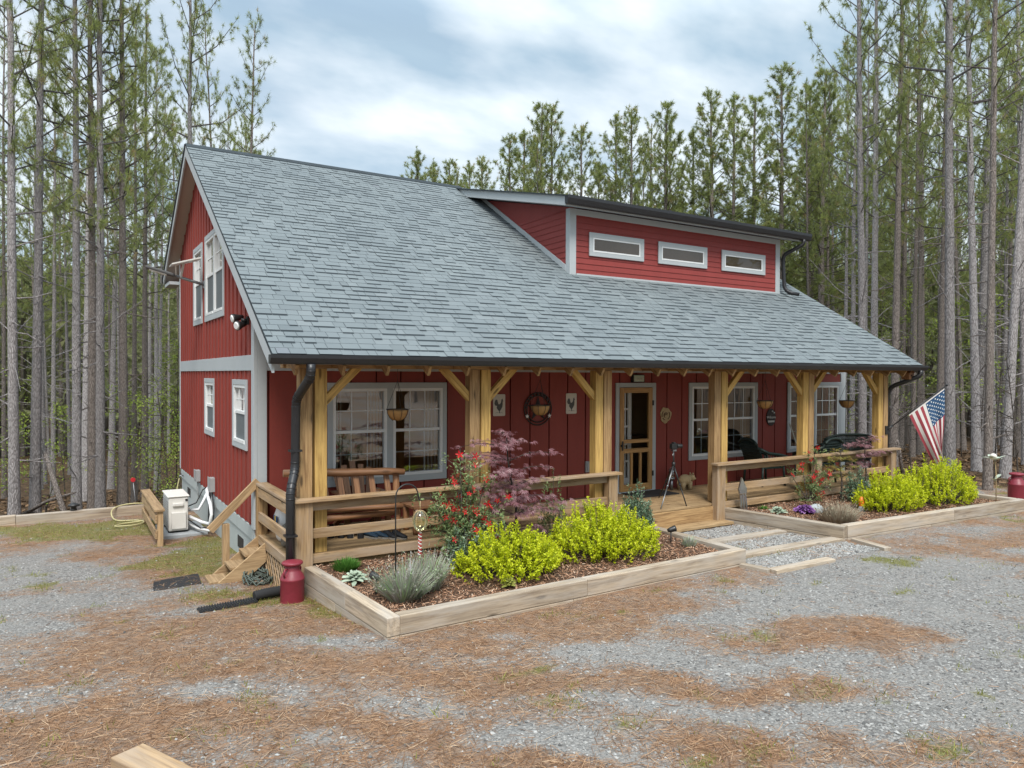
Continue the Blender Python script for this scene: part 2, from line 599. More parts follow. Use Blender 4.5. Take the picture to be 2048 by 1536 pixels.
cd = bpy.data.cameras.new('camera'); cam = bpy.data.objects.new('camera', cd); COL.objects.link(cam)
yaw, pit, rol = R(31.672), R(-.765), R(.221)
fw = V(math.sin(yaw), math.cos(yaw), 0); rt = V(math.cos(yaw), -math.sin(yaw), 0); up = V(0, 0, 1)
fw2 = fw * math.cos(pit) + up * math.sin(pit); up2 = -fw * math.sin(pit) + up * math.cos(pit)
rt3 = rt * math.cos(rol) + up2 * math.sin(rol); up3 = -rt * math.sin(rol) + up2 * math.cos(rol)
mw = Matrix.Identity(4)
for i, ax in enumerate((rt3, up3, -fw2)):
    for j in range(3): mw[j][i] = ax[j]
CAM = V(-2.305, -10.644, 2.296)
mw.translation = CAM
cam.matrix_world = mw
cd.sensor_width = 36; cd.lens = 36 * 1452.65 / 2048; cd.clip_start = .05; cd.clip_end = 1500
scene.camera = cam
scene.view_settings.view_transform = 'Standard'; scene.view_settings.look = 'None'
scene.view_settings.exposure = 0.85; scene.view_settings.gamma = 1
scene.cycles.max_bounces = 6; scene.cycles.diffuse_bounces = 3; scene.cycles.glossy_bounces = 3
scene.cycles.transparent_max_bounces = 8; scene.cycles.caustics_reflective = False; scene.cycles.caustics_refractive = False
scene.cycles.use_denoising = True

# ------------------------------------------------------------------ ground
# blobs of what lies on the ground: x, y, radius x, radius y, strength (+ pine straw, - bare gravel)
BL = [(-3.01, -0.19, 1.32, 1.46, -1.3), (-1.27, -1.33, 0.92, 0.51, -0.8), (-1.48, -2.66, 0.73, 0.61, -0.8), (-0.78, -3.91, 0.39, 0.27, -0.7), (2.01, -3.4, 0.95, 0.35, -1.0), (1.62, -4.0, 0.31, 0.16, -0.5), (1.1, -4.58, 1.03, 0.19, -0.9), (2.98, -4.81, 0.6, 0.18, -0.6), (1.06, -3.54, 0.37, 0.18, -0.3), (3.52, -3.87, 0.41, 0.16, -0.5), (3.37, -5.12, 0.39, 0.13, -0.7), (3.77, -5.11, 0.35, 0.18, -0.6), (4.69, -3.51, 1.09, 0.34, -1.2), (5.63, -2.96, 0.71, 0.32, -0.9), (6.87, -2.15, 1.3, 0.72, -1.4), (8.85, -1.13, 1.91, 1.26, -1.5), (8.22, -3.34, 0.87, 0.92, -1.5), (6.02, -3.84, 1.47, 0.31, -1.3), (5.08, -4.71, 1.27, 0.27, -1.3), (6.63, -4.7, 1.09, 0.51, -1.2), (4.18, -5.32, 0.82, 0.12, -0.7), (2.52, -5.33, 0.52, 0.08, -0.5), (3.79, -1.82, 0.35, 0.19, -0.5), (2.57, -3.41, 0.34, 0.18, -0.6), (4.1, -1.42, 0.55, 0.25, -0.6), (5.66, -0.72, 0.39, 0.34, -0.5), (0.65, -5.51, 0.39, 0.09, -0.6), (3.51, -2.84, 1.18, 0.42, 0.7), (4.62, -2.18, 1.4, 0.53, 0.8), (6.19, -1.18, 0.76, 0.49, 0.6), (7.44, -2.8, 0.63, 0.33, 1.7), (6.88, -2.87, 0.57, 0.24, 1.2), (4.29, -4.23, 1.09, 0.22, 1.0), (3.46, -4.56, 0.79, 0.19, 0.6), (2.13, -4.9, 1.12, 0.19, 0.7), (0.3, -5.06, 0.65, 0.26, 0.9), (0.95, -4.05, 1.03, 0.21, 0.8), (0.09, -3.55, 0.78, 0.22, 0.6), (3.11, -4.19, 0.84, 0.16, 0.6), (6.14, -4.4, 0.53, 0.19, 1.4), (5.45, -4.5, 0.49, 0.09, 0.7), (4.29, -4.88, 0.34, 0.08, 0.5), (-0.06, -2.57, 0.64, 0.29, 0.6), (0.82, -3.42, 0.57, 0.18, 0.4), (0.84, -2.56, 0.64, 0.25, 0.5), (1.31, -3.01, 0.65, 0.2, 0.6), (10.31, 0.77, 1.16, 0.46, 0.5), (5.97, -5.31, 0.69, 0.13, 0.6), (6.83, -5.29, 0.52, 0.17, 0.5), (-1.28, -0.44, 0.61, 0.69, 0.5), (-2.45, 0.84, 0.84, 0.61, 0.7), (-2.37, 2.25, 0.77, 0.77, 0.5), (-3.59, 2.43, 1.31, 0.55, 0.6)]
GRN = [(-4.85, 3.05, 1.45, 0.68, 1.1), (-3.58, 3.43, 1.12, 0.72, 1.0), (-1.1, 0.71, 0.61, 0.96, 0.9), (-0.42, -0.39, 0.41, 0.49, 0.6), (-1.55, 0.56, 0.44, 0.58, 0.5), (1.78, -2.24, 0.39, 0.38, 0.6), (1.37, -1.72, 0.35, 0.27, 0.7), (0.81, -1.47, 0.36, 0.32, 0.5), (1.01, -2.87, 0.31, 0.15, 0.35), (3.99, -5.42, 0.41, 0.09, 0.5), (4.97, -5.41, 0.2, 0.06, 0.4), (8.85, -0.29, 0.42, 0.27, 0.5), (6.51, -5.43, 0.34, 0.09, 0.4), (-1.44, 1.9, 0.5, 0.51, 0.9), (0.48, -1.86, 0.4, 0.29, 0.4)]


def vnoise(x, y, sc, seed=0):
    """smooth value noise"""
    xs = x * sc + 311.7 * seed; ys = y * sc + 93.1 * seed
    xi = np.floor(xs).astype(np.int64); yi = np.floor(ys).astype(np.int64)
    fx = xs - xi; fy = ys - yi
    fx = fx * fx * (3 - 2 * fx); fy = fy * fy * (3 - 2 * fy)

    def h(a, b):
        n = (a * 374761393 + b * 668265263 + seed * 974711) & 0x7fffffff
        n = (n ^ (n >> 13)) * 1274126177 & 0x7fffffff
        return ((n ^ (n >> 16)) & 0xffff) / 65535.0
    return (h(xi, yi) * (1 - fx) + h(xi + 1, yi) * fx) * (1 - fy) + (h(xi, yi + 1) * (1 - fx) + h(xi + 1, yi + 1) * fx) * fy


def fbm(x, y, sc, seed=0, o=4):
    s = np.zeros_like(x); a = .5
    for i in range(o):
        s += a * vnoise(x, y, sc * 2 ** i, seed + i); a *= .5
    return s


def field(bl, x, y):
    s = np.zeros_like(x)
    th = R(31.672)
    wx = x + (fbm(x, y, 1.4, 31, 3) - .44) * .9; wy = y + (fbm(x, y, 1.4, 37, 3) - .44) * .9
    u = wx * math.cos(th) - wy * math.sin(th); v = wx * math.sin(th) + wy * math.cos(th)
    for (bx, by, rx, ry, k) in bl:
        s += k * np.exp(-((u - bx) / rx) ** 2 - ((v - by) / ry) ** 2)
    return s


def straw_mask(x, y):
    th = R(31.672)
    u = x * math.cos(th) - y * math.sin(th); v = x * math.sin(th) + y * math.cos(th)
    n = fbm(u * .85, v * 1.25, 1.6, 3, 5) - .47
    f = field(BL, x, y) + n * 2.8 + .28 * sstep(8, 5, u) * sstep(-1.5, -2.5, y) + .22
    woods = np.maximum(sstep(6.3, 7.2, y) * sstep(3, -1, x), sstep(14.5, 16.5, x + .25 * y))
    return np.clip(np.maximum(np.clip((f + .55) / 1.25, 0, 1), woods), 0, 1)


def moss_mask(x, y):
    n = fbm(x, y, 2.6, 11, 4) - .47
    return sstep(.25, .75, field(GRN, x, y) * 1.15 + n * 1.9 + .08)


def axis(fine0, fine1, step, far0, far1):
    a = list(np.arange(fine0, fine1 + 1e-6, step)); s = step
    while a[-1] < far1: s *= 1.22; a.append(a[-1] + s)
    b = []; s = step; p = fine0
    while p > far0: s *= 1.22; p -= s; b.append(p)
    return np.array(b[::-1] + a)


gx = axis(-8, 19, .13, -240, 280); gy = axis(-11, 9, .13, -240, 280)
GX, GY = np.meshgrid(gx, gy)
GZ = G(GX, GY) + ((fbm(GX, GY, .8, 5, 3) - .44) * .05 + (fbm(GX, GY, 4.0, 8, 2) - .37) * .018) * (1 - sstep(8, 20, np.hypot(GX - 4, GY)))
keep = sstep(.9, 0.0, np.maximum(np.abs(GX - 6.9) - .6, np.abs(GY + 3.0) - 1.2))   # the path stays level
GZ = GZ * (1 - keep) + G(GX, GY) * keep
gv = np.stack([GX.ravel(), GY.ravel(), GZ.ravel()], 1)
ny, nx = GX.shape
idx = np.arange(ny * nx).reshape(ny, nx)
gf = np.stack([idx[:-1, :-1].ravel(), idx[:-1, 1:].ravel(), idx[1:, 1:].ravel(), idx[1:, :-1].ravel()], 1)


def ground_mat():
    t = NT('ground_mix')
    p = t.pos()
    st = t.attr('straw').outputs['Fac']; mo = t.attr('moss').outputs['Fac']
    # gravel: cells of grey stone
    vc = t.vor(p, 42, 'F1', 'Color'); vd = t.vor(p, 42)
    sep_ = t.new('ShaderNodeSeparateColor'); t.l.new(vc, sep_.inputs[0])
    g1 = t.ramp(sep_.outputs[0], [(0, (.125, .121, .114)), (.35, (.228, .222, .21)), (.75, (.318, .31, .292)), (.93, (.39, .377, .35)), (1, (.50, .48, .45))])
    dust = t.noise(p, 1.6, 5, .65)
    g2 = t.mix(t.mr(dust, .38, .62, .1, .72), g1, (.33, .317, .293))
    g2 = t.mix(t.mr(vd, .25, .6, 0, .3), g2, (.09, .088, .085))
    # straw: stretched fibres in two directions
    a = t.new('ShaderNodeMapping'); t.l.new(p, a.inputs[0]); a.inputs['Rotation'].default_value = (0, 0, R(20)); a.inputs['Scale'].default_value = (8, 95, 20)
    b = t.new('ShaderNodeMapping'); t.l.new(p, b.inputs[0]); b.inputs['Rotation'].default_value = (0, 0, R(-50)); b.inputs['Scale'].default_value = (9, 85, 20)
    s1 = t.noise(a.outputs[0], 1, 4, .65, .8); s2 = t.noise(b.outputs[0], 1, 4, .65, .8)
    sf = t.math('MAXIMUM', s1, s2)
    sc = t.ramp(sf, [(.40, (.115, .060, .031)), (.53, (.26, .138, .070)), (.64, (.37, .212, .114)), (.75, (.47, .31, .19))])
    soil = t.noise(p, 3.1, 5, .6)
    sc = t.mix(t.mr(soil, .4, .65, 0, .55), sc, (.235, .19, .15))
    mc = t.ramp(t.noise(p, 55, 4, .7), [(.35, (.085, .075, .022)), (.55, (.19, .185, .045)), (.7, (.31, .30, .09))])
    edge = t.noise(p, 9, 5, .7)
    f1 = t.mr(t.math('ADD', st, t.math('ADD', t.math('MULTIPLY', t.math('SUBTRACT', edge, .5), 1.7), t.math('MULTIPLY', t.math('SUBTRACT', sf, .55), 2.6))), .18, .9, .04, .92)
    f2 = t.mr(t.math('ADD', mo, t.math('MULTIPLY', t.math('SUBTRACT', t.noise(p, 14, 5, .75), .5), 1.9)), .35, .9, 0, .82)
    c = t.mix(f1, g2, sc); c = t.mix(f2, c, mc)
    wd = t.attr('woods').outputs['Fac']
    c = t.mix(wd, c, t.ramp(t.noise(p, 6, 5, .7), [(.35, (.035, .022, .013)), (.55, (.10, .062, .034)), (.7, (.19, .125, .07))]))
    t.color(c); t.rough(.95); t.b.inputs['Specular IOR Level'].default_value = .2
    h = t.math('ADD', t.math('MULTIPLY', t.math('SUBTRACT', .6, vd), .7), t.math('MULTIPLY', sf, .8))
    t.bump(h, .9, .025)
    return t.m


g = bigmesh('ground', gv, gf, ground_mat(), np.zeros(len(gv)), smooth=True)
for nm, arr in (('straw', straw_mask(gv[:, 0], gv[:, 1])), ('moss', moss_mask(gv[:, 0], gv[:, 1])), ('woods', np.maximum(sstep(6.2, 6.9, gv[:, 1]) * sstep(4, 0, gv[:, 0]), np.maximum(sstep(15.2, 16.6, gv[:, 0] + .25 * gv[:, 1]), sstep(7.5, 8.5, gv[:, 1]))))):
    a = g.data.attributes.new(nm, 'FLOAT', 'POINT'); a.data.foreach_set('value', arr.astype(np.float32))
tag(g, 'driveway ground of grey gravel, brown pine straw and patches of moss', 'ground', kind='structure')

# ------------------------------------------------------------------ the house
DZ = .04                      # deck level
RS, RY0, RZ0 = .61, -2.1, 2.52   # front roof plane
RYR, RZR = 4.85, 6.76
BS = .57
XL, XR = -.27, 13.2
HX = 13.1
H = thing('red_house', (0, 0, 0), 'red board and batten house with grey shingle roof, shed dormer and front porch', 'house')


def roof_z(y):
    return RZ0 + RS * (y - RY0) if y <= RYR else RZR - BS * (y - RYR)


def wall_strips(mb, P, u0, u1, top, bot, holes, inward, cuts, gap=0.0):
    """P(u,z)->point; vertical strips with holes; cuts are board joints"""
    cs = sorted(set([u0, u1] + [h[0] for h in holes] + [h[1] for h in holes] + list(cuts)))
    cs = [c for c in cs if u0 <= c <= u1]
    cset = set(round(c, 4) for c in cuts)
    for a, b in zip(cs[:-1], cs[1:]):
        if b - a < .004: continue
        hs = sorted([(h[2], h[3]) for h in holes if h[0] <= a + 1e-6 and h[1] >= b - 1e-6])
        z = bot; segs = []
        for (p, q) in hs:
            segs.append((z, p)); z = q
        segs.append((z, None))
        ga = a + (gap / 2 if round(a, 4) in cset else 0)
        gb = b - (gap / 2 if round(b, 4) in cset else 0)
        cv = random.random()
        for (p, q) in segs:
            za = q if q is not None else top(ga); zb = q if q is not None else top(gb)
            if min(za, zb) - p < .003: continue
            mb.prism([P(ga, p), P(gb, p), P(gb, zb), P(ga, za)], inward, cv)


class Fr:
    """window drawing frame: origin, horizontal axis, outward normal"""
    def __init__(s, O, U, Nn): s.O, s.U, s.N = Vector(O), Vector(U), Vector(Nn)

    def p(s, u, n, z): return s.O + s.U * u + s.N * n + V(0, 0, z)

    def box(s, mb, u0, u1, n0, n1, z0, z1, cv=None, mi=0):
        hs = [s.U * (u1 - u0) / 2, s.N * (n1 - n0) / 2, V(0, 0, (z1 - z0) / 2)]
        hs.sort(key=lambda v: -v.length)
        mb.obox(s.p((u0 + u1) / 2, (n0 + n1) / 2, (z0 + z1) / 2), *hs, cv=cv, mi=mi)


def window(fr, casing, sashes, cw=.09, split=.52, screen=False, low_munt=True, recess=.05, fk=.045, muntin=True, label=None, backing=None):
    u0, u1, z0, z1 = casing
    mb = MB()
    su0 = min(s[0] for s in sashes); su1 = max(s[1] for s in sashes); sz0, sz1 = sashes[0][2], sashes[0][3]
    fr.box(mb, u0, u1, .002, .03, sz1, z1); fr.box(mb, u0, u1, .002, .03, z0, sz0)
    fr.box(mb, u0, su0, .002, .03, sz0, sz1); fr.box(mb, su1, u1, .002, .03, sz0, sz1)
    for a, b in zip(sashes[:-1], sashes[1:]): fr.box(mb, a[1], b[0], .002, .03, sz0, sz1)
    w_ = mb.build('window', M['grey_trim'], H, .004)
    if label: w_['label'] = label
    for (a, b, c, d) in sashes:
        f = MB(); k = fk
        fr.box(f, a, a + k, -recess, .022, c, d, .5); fr.box(f, b - k, b, -recess, .022, c, d, .5)
        fr.box(f, a + k, b - k, -recess, .022, d - k, d, .5); fr.box(f, a + k, b - k, -recess, .034, c, c + k, .5)
        mz = c + (d - c) * split
        if split:
            fr.box(f, a + k, b - k, -recess, .006, mz - .022, mz + .022, .5)
            for j, (p, q) in enumerate(((mz + .022, d - k), (c + k, mz - .022))):
                if j == 1 and (screen or not low_munt): continue
                if not muntin: continue
                nn = -.018 if j == 0 else -.034
                for i in (1, 2):
                    uu = a + k + (b - a - 2 * k) * i / 3
                    fr.box(f, uu - .008, uu + .008, nn - .008, nn + .004, p, q, .5)
                fr.box(f, a + k, b - k, nn - .0078, nn + .0038, (p + q) / 2 - .008, (p + q) / 2 + .008, .5)
        f.build('frame', M['white_vinyl'], w_)
        pn = MB(); ins = -.026 if recess > .02 else .014
        pn.quad(fr.p(a + k, ins, c + k), fr.p(b - k, ins, c + k), fr.p(b - k, ins, d - k), fr.p(a + k, ins, d - k), 0)
        pn.build('pane', M['pane_dull' if backing else 'pane_glass'], w_)
        if screen:
            s_ = MB(); fr.box(s_, a + k, b - k, -.012, -.008, c + k, mz - .022, .5)
            s_.build('screen', M['screen_mesh'], w_)
        if backing:
            s_ = MB(); fr.box(s_, a + k, b - k, -recess, -recess + .004, c + k, d - k, .5)
            s_.build('blind', M[backing], w_)
    return w_


# --- front wall with its openings
FW = Fr((0, 0, 0), (1, 0, 0), (0, -1, 0))
fh = [(1.11, 1.97, .70, 2.07), (2.07, 2.93, .70, 2.07), (8.55, 9.46, .64, 2.06), (9.52, 10.43, .64, 2.06), (11.6, 12.46, .64, 2.06), (12.52, 13.38, .64, 2.06), (6.63, 7.47, .06, 2.06)]
mb = MB()
cuts = [round(.18 + .405 * i, 3) for i in range(33)]
wall_strips(mb, lambda u, z: V(u, 0, z), 0, HX, lambda u: 3.55, .0, fh[:5] + [(12.52, HX, .64, 2.06)] + fh[6:], (0, .05, 0), cuts, .026)
wall_strips(mb, lambda u, z: V(u, 0, z), HX, 13.62, lambda u: 2.5, .0, [(HX, 13.38, .64, 2.06)], (0, .05, 0), [], 0)
wall_strips(mb, lambda u, z: V(u, .052, z), 0.01, 13.6, lambda u: 2.5, .0, fh, (0, .05, 0), [])
mb.build('front_wall', M['red_siding'], H)
window(FW, (1.03, 3.0, .60, 2.16), fh[0:2]); window(FW, (8.46, 10.52, .56, 2.14), fh[2:4]); window(FW, (11.52, 13.46, .56, 2.14), fh[4:6])

# --- gable wall (left) and the plain ones at the back
GW = Fr((0, 0, 0), (0, 1, 0), (-1, 0, 0))
gh = [(4.6, 5.5, 3.36, 4.74), (3.24, 4.09, 3.37, 4.78), (2.36, 3.2, 3.37, 4.78), (3.28, 4.15, 1.24, 2.12), (.58, 1.45, 1.24, 2.12)]
mb = MB()
wall_strips(mb, lambda u, z: V(0, u, z), 0, 7.65, lambda u: roof_z(u) - .19, .10, gh, (.1, 0, 0), [RYR])
for i in range(24):
    y = .31 + .315 * i
    if y > 7.6: break
    zs = [(.10, roof_z(y) - .22)]
    for h in gh:
        if h[0] - .12 < y < h[1] + .12:
            zs = [s for (a, b) in zs for s in ((a, min(b, h[2] - .11)), (max(a, h[3] + .09), b)) if s[1] - s[0] > .02]
    for (a, b) in zs: mb.box(-.02, -.001, y - .021, y + .021, a, b)
mb.build('gable_wall', M['red_siding'], H)
mb = MB()
wall_strips(mb, lambda u, z: V(HX, u, z), 0.06, 7.65, lambda u: roof_z(u) - .19, -.9, [], (-.1, 0, 0), [RYR])
mb.box(.1, HX - .1, 7.55, 7.65, -2, .5); mb.box(.1, HX - .1, 7.55, 7.65, 2.1, 4.9)
for a_, b_ in ((.1, 1.2), (3.1, 5.4), (6.8, 8.8), (10.6, 11.4), (12.7, HX - .1)): mb.box(a_, b_, 7.55, 7.65, .5, 2.1)  # unseen rear openings, added to bring daylight into the rooms
mb.build('rear_wall', M['red_siding'], H)
window(GW, (4.5, 5.6, 3.26, 4.83), gh[0:1], screen=True)
window(GW, (2.27, 4.18, 3.26, 4.87), gh[1:3][::-1], screen=True)
window(GW, (3.19, 4.24, 1.15, 2.20), gh[3:4], screen=True)
window(GW, (.49, 1.54, 1.15, 2.20), gh[4:5], screen=True)

# trim: band, corner boards, frieze
mb = MB()
mb.box(-.026, .02, .15, 7.65, 2.335, 2.56, .5)
mb.box(-.03, .02, -.03, .145, .08, roof_z(0) - .25, .5); mb.box(.021, .15, -.031, .02, .02, roof_z(0) - .3, .5)
mb.box(.151, 13.45, -.026, .02, 2.335, 2.56, .5)
mb.box(13.46, 13.64, -.03, .06, .0, 2.5, .5)
mb.box(-.03, .02, 7.56, 7.68, .1, roof_z(7.65) - .25, .5)
mb.build('trim', M['grey_trim'], H, .004)
# foundation
mb = MB()
mb.box(.012, .12, .0, 7.64, -2.0, .098, .5); mb.box(-.012, .011, .02, 7.64, -.10, .085, .5)
mb.box(.1, HX, .05, .12, -1, 0, .5); mb.box(.1, HX, 7.5, 7.6, -2.6, .1, .5)
mb.build('foundation', M['foundation_grey'], H)
for (y, z) in ((6.5, -.30), (1.07, -.32)):
    m2 = MB(); m2.box(.002, .0118, y - .2, y + .2, z - .09, z + .09)
    m2.build('foundation_vent', M['dark_inside'], H)

# interior seen through the panes
mb = MB()
mb.box(.12, 13.0, .12, 5, -.02, 0.0, mi=1); [mb.box(a_, b_, 5.0, 5.1, 0, 2.56) for a_, b_ in ((.12, 1.4), (2.9, 5.6), (6.6, 9.0), (10.4, 11.6), (12.6, 13.0))]; mb.box(.12, 13.0, .12, 5, 2.56, 2.6)  # gaps in the back partition added to pass the rear daylight
mb.box(3.9, 4.0, .9, 5, 0, 2.56); mb.box(8.0, 8.1, 1.6, 5, 0, 2.56); mb.box(11.0, 11.1, .3, 5, 0, 2.56)
mb.box(.12, HX - .1, .12, 7.5, 2.9, 2.95)
mb.box(3.6, 3.66, 3.0, 6.5, 2.95, 4.6)
mb.box(1.0, 2.5, 3.6, 4.4, 0, .8, mi=1); mb.box(9.2, 10.4, 3.2, 4.2, 0, .76, mi=1)
mb.build('interior', [M['wall_inside'], M['floor_inside']], H)
mb = MB()
for (a, b) in ((1.13, 1.32), (1.78, 1.96), (2.7, 2.92), (8.57, 8.75), (10.25, 10.42), (11.62, 11.8)):
    n = 7
    for i in range(n):
        if i % 2: continue
        mb.box(a + (b - a) * i / n, a + (b - a) * (i + .7) / n, .20 + .02 * (i % 2), .22 + .02 * (i % 2), .6, 2.1)
mb.build('curtains', M['curtain'], H)

# --- screen door
dr = MB(); F = FW
F.box(dr, 6.64, 6.74, .004, .045, .07, 2.05); F.box(dr, 7.36, 7.46, .004, .045, .07, 2.05)
F.box(dr, 6.74, 7.36, .004, .045, 1.95, 2.05); F.box(dr, 6.74, 7.36, .004, .045, .07, .20)
F.box(dr, 6.74, 7.36, .004, .045, .80, .885); F.box(dr, 6.74, 7.36, .004, .045, .99, 1.06)
F.box(dr, 6.91, 6.965, .006, .04, .2, .8); F.box(dr, 7.135, 7.19, .006, .04, .2, .8)
dro = dr.build('screen_door', M['door_wood'], H, .004)
s_ = MB(); F.box(s_, 6.655, 6.675, .045, .085, .93, .97); F.box(s_, 6.65, 6.68, .085, .10, .86, 1.04)
s_.build('handle', M['lamp_black'], dro)
s_ = MB()
for z in (.38, 1.75): F.box(s_, 7.445, 7.49, .03, .05, z - .05, z + .05)
s_.build('hinge', M['lamp_black'], dro)
dt = MB()
F.box(dt, 6.55, 6.635, .002, .03, .05, 2.14, .5); F.box(dt, 7.465, 7.56, .002, .028, .05, 2.14, .5); F.box(dt, 6.635, 7.465, .002, .03, 2.055, 2.14, .5); F.box(dt, 6.6, 7.5, -.05, .06, .042, .062, .5)
dt.build('door_trim', M['grey_trim'], H, .003)
ind = MB()
a_ = Fr((6.66, .10, 0), (math.cos(R(22)), math.sin(R(22)), 0), (math.sin(R(22)), -math.cos(R(22)), 0))
for i in range(4): a_.box(ind, .02 + i * .145, .05 + i * .145, 0, .03, .2, 1.98)
for i in range(6): a_.box(ind, .02, .485, .002, .028, .25 + i * .34, .285 + i * .34)
a_.box(ind, -.02, .02, 0, .035, .06, 2.02); a_.box(ind, .485, .57, 0, .035, .06, 2.02); a_.box(ind, .02, .485, 0, .033, .06, .25)
ind.build('inner_door', M['plastic_white'], H)

# --- roof structure
mb = MB()
SL = math.sqrt(1 + RS * RS)


def slab(mb, x0, x1, ya, za, yb, zb, th, cv=.5):
    mb.prism([V(x0, ya, za), V(x0, yb, zb), V(x0, yb, zb - th), V(x0, ya, za - th)], (x1 - x0, 0, 0), cv)


slab(mb, XL + .03, XR - .03, -2.03, roof_z(-2.03) - .03, RYR, RZR - .03, .13)
slab(mb, XL + .03, XR - .03, RYR, RZR - .03, 8.55, roof_z(8.55) - .03, .13)
mb.build('roof_deck', M['soffit_tan'], H)
mb = MB()
for i in range(23):
    x = .03 + i * .575
    mb.beam((x, -2.02, roof_z(-2.02) - .235), (x, .0, roof_z(0) - .235), .04, .14)
mb.build('rafters', M['treated_brown'], H)
mb = MB(); mb.box(-.02, 12.98, -1.6, -1.46, 2.362, 2.50)
for i in range(23):
    x = .03 + i * .575
    mb.box(x - .019, x + .019, -1.99, -1.62, 2.36, 2.42)
mb.build('porch_beam', M['treated_brown'], H, .004)
# rake boards and eave returns
mb = MB()
for x in (XL, XR - .03):
    mb.prism([V(x, -2.08, roof_z(-2.08) - .03), V(x, RYR, RZR - .03), V(x, RYR, RZR - .23), V(x, -2.08, roof_z(-2.08) - .23)], (.03, 0, 0), .5)
    mb.prism([V(x, RYR, RZR - .03), V(x, 8.6, roof_z(8.6) - .03), V(x, 8.6, roof_z(8.6) - .23), V(x, RYR, RZR - .23)], (.03, 0, 0), .5)
mb.box(XL + .031, .0, 7.69, 8.58, roof_z(8.6) - .29, roof_z(8.6) - .22, .5)
mb.box(XL + .031, XR - .031, -2.06, -2.035, 2.425, roof_z(-2.06) - .03, .5)
mb.box(XL + .031, XR - .031, 8.551, 8.58, roof_z(8.58) - .21, roof_z(8.58) - .03, .5)
mb.build('rake_board', M['grey_trim'], H)
mb = MB()
for x0, x1 in ((XL - .02, XL + .02), (XR - .02, XR + .02)):
    mb.prism([V(x0, RYR, RZR + .012), V(x0, 8.66, roof_z(8.66) + .012), V(x0, 8.66, roof_z(8.66) - .06), V(x0, RYR, RZR - .06)], (x1 - x0, 0, 0), .5)
mb.box(XL - .02, XR + .02, 8.62, 8.74, roof_z(8.66) - .14, roof_z(8.66) - .02, .5)
mb.build('rear_gutter', M['black_metal'], H)


# --- shingles: every tab a small raised quad
def shingles(name, x0, x1, O, up_v, width_dir, length, mat, exposure=.143, seed=1, parent=H, skip=None):
    r = np.random.default_rng(seed)
    O = np.array(O); up_v = np.array(up_v); wd = np.array(width_dir); nrm = np.cross(wd, up_v); nrm /= np.linalg.norm(nrm)
    if nrm[2] < 0: nrm = -nrm
    Vs = []; F = []; cv = []; mi = []
    n = int(length / exposure) + 1
    for i in range(n):
        s0 = i * exposure - .004; s1 = min((i + 1) * exposure + .02, length)
        x = x0; off = r.uniform(0, .2)
        first = True
        while x < x1 - 1e-6:
            w_ = r.choice([.11, .15, .19, .23, .28])
            if first: w_ = off + .04; first = False
            xe = min(x + w_, x1)
            if x1 - xe < .04: xe = x1
            raised = r.random() < .55
            h = .0125 + r.uniform(0, .002) if raised else .0075 + r.uniform(0, .0015)
            g = .0025
            a, b = x + g, xe - g
            if skip is None or not skip((a + b) / 2, (s0 + s1) / 2):
                sj = s0 + r.uniform(-.0025, .002)
                base = len(Vs)
                for (xx, ss, hh) in ((a, sj, h), (b, sj, h), (b, s1, .004), (a, s1, .004), (a, sj, -.01), (b, sj, -.01)):
                    Vs.append(O + wd * xx + up_v * ss + nrm * hh)
                c = float(np.clip(r.normal(.5, .15), 0, 1))
                cv += [c] * 6
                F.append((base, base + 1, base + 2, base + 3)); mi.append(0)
                F.append((base + 4, base + 5, base + 1, base)); mi.append(1)  # butt face coloured near-black to draw the shadow line
                if raised and i:                     # shadow under a laminated tab, painted as a dark band
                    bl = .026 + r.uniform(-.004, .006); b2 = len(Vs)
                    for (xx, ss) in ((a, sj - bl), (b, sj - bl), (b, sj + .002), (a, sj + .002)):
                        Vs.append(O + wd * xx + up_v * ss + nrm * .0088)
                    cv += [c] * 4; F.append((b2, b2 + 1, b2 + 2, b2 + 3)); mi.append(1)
            x = xe
    o = bigmesh(name, np.array(Vs), np.array(F), MT['shingle'], cv, parent)
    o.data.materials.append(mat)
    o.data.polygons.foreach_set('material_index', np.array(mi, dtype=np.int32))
    return o


paint('dark_shingle_and_shadow', (.032, .042, .048), .95, .2)  # dark shingle colour, also used for painted shadow bands and butt faces
upv = np.array([0, 1, RS]) / SL
ylen = (RYR - RY0) * SL
rf = shingles('roof', XL, XR, (0, RY0, RZ0), upv, (1, 0, 0), ylen, M['dark_shingle_and_shadow'], seed=3)
mb = MB()
mb.prism([V(XL, RYR, RZR), V(XL, 8.65, roof_z(8.65)), V(XL, 8.65, roof_z(8.65) - .028), V(XL, RYR, RZR - .028)], (XR - XL, 0, 0), .3)
mb.prism([V(XL, RY0 + .02, RZ0 - .001), V(XL, RYR, RZR - .012), V(XL, RYR, RZR - .029), V(XL, RY0 + .02, RZ0 - .029)], (XR - XL, 0, 0), .3)
mb.build('roof_underlay', M['dark_shingle_and_shadow'], rf)
mb = MB()
xx = XL
while xx < 5.6:
    mb.prism([V(xx, RYR - .13, roof_z(RYR - .13) + .022), V(xx, RYR, RZR + .03), V(xx, RYR + .13, roof_z(RYR + .13) + .03), V(xx, RYR + .13, roof_z(RYR + .13) + .01), V(xx, RYR, RZR + .012), V(xx, RYR - .13, roof_z(RYR - .13) + .002)], (.24, 0, 0))
    xx += .242
mb.build('ridge_cap', M['dark_shingle_and_shadow'], rf)

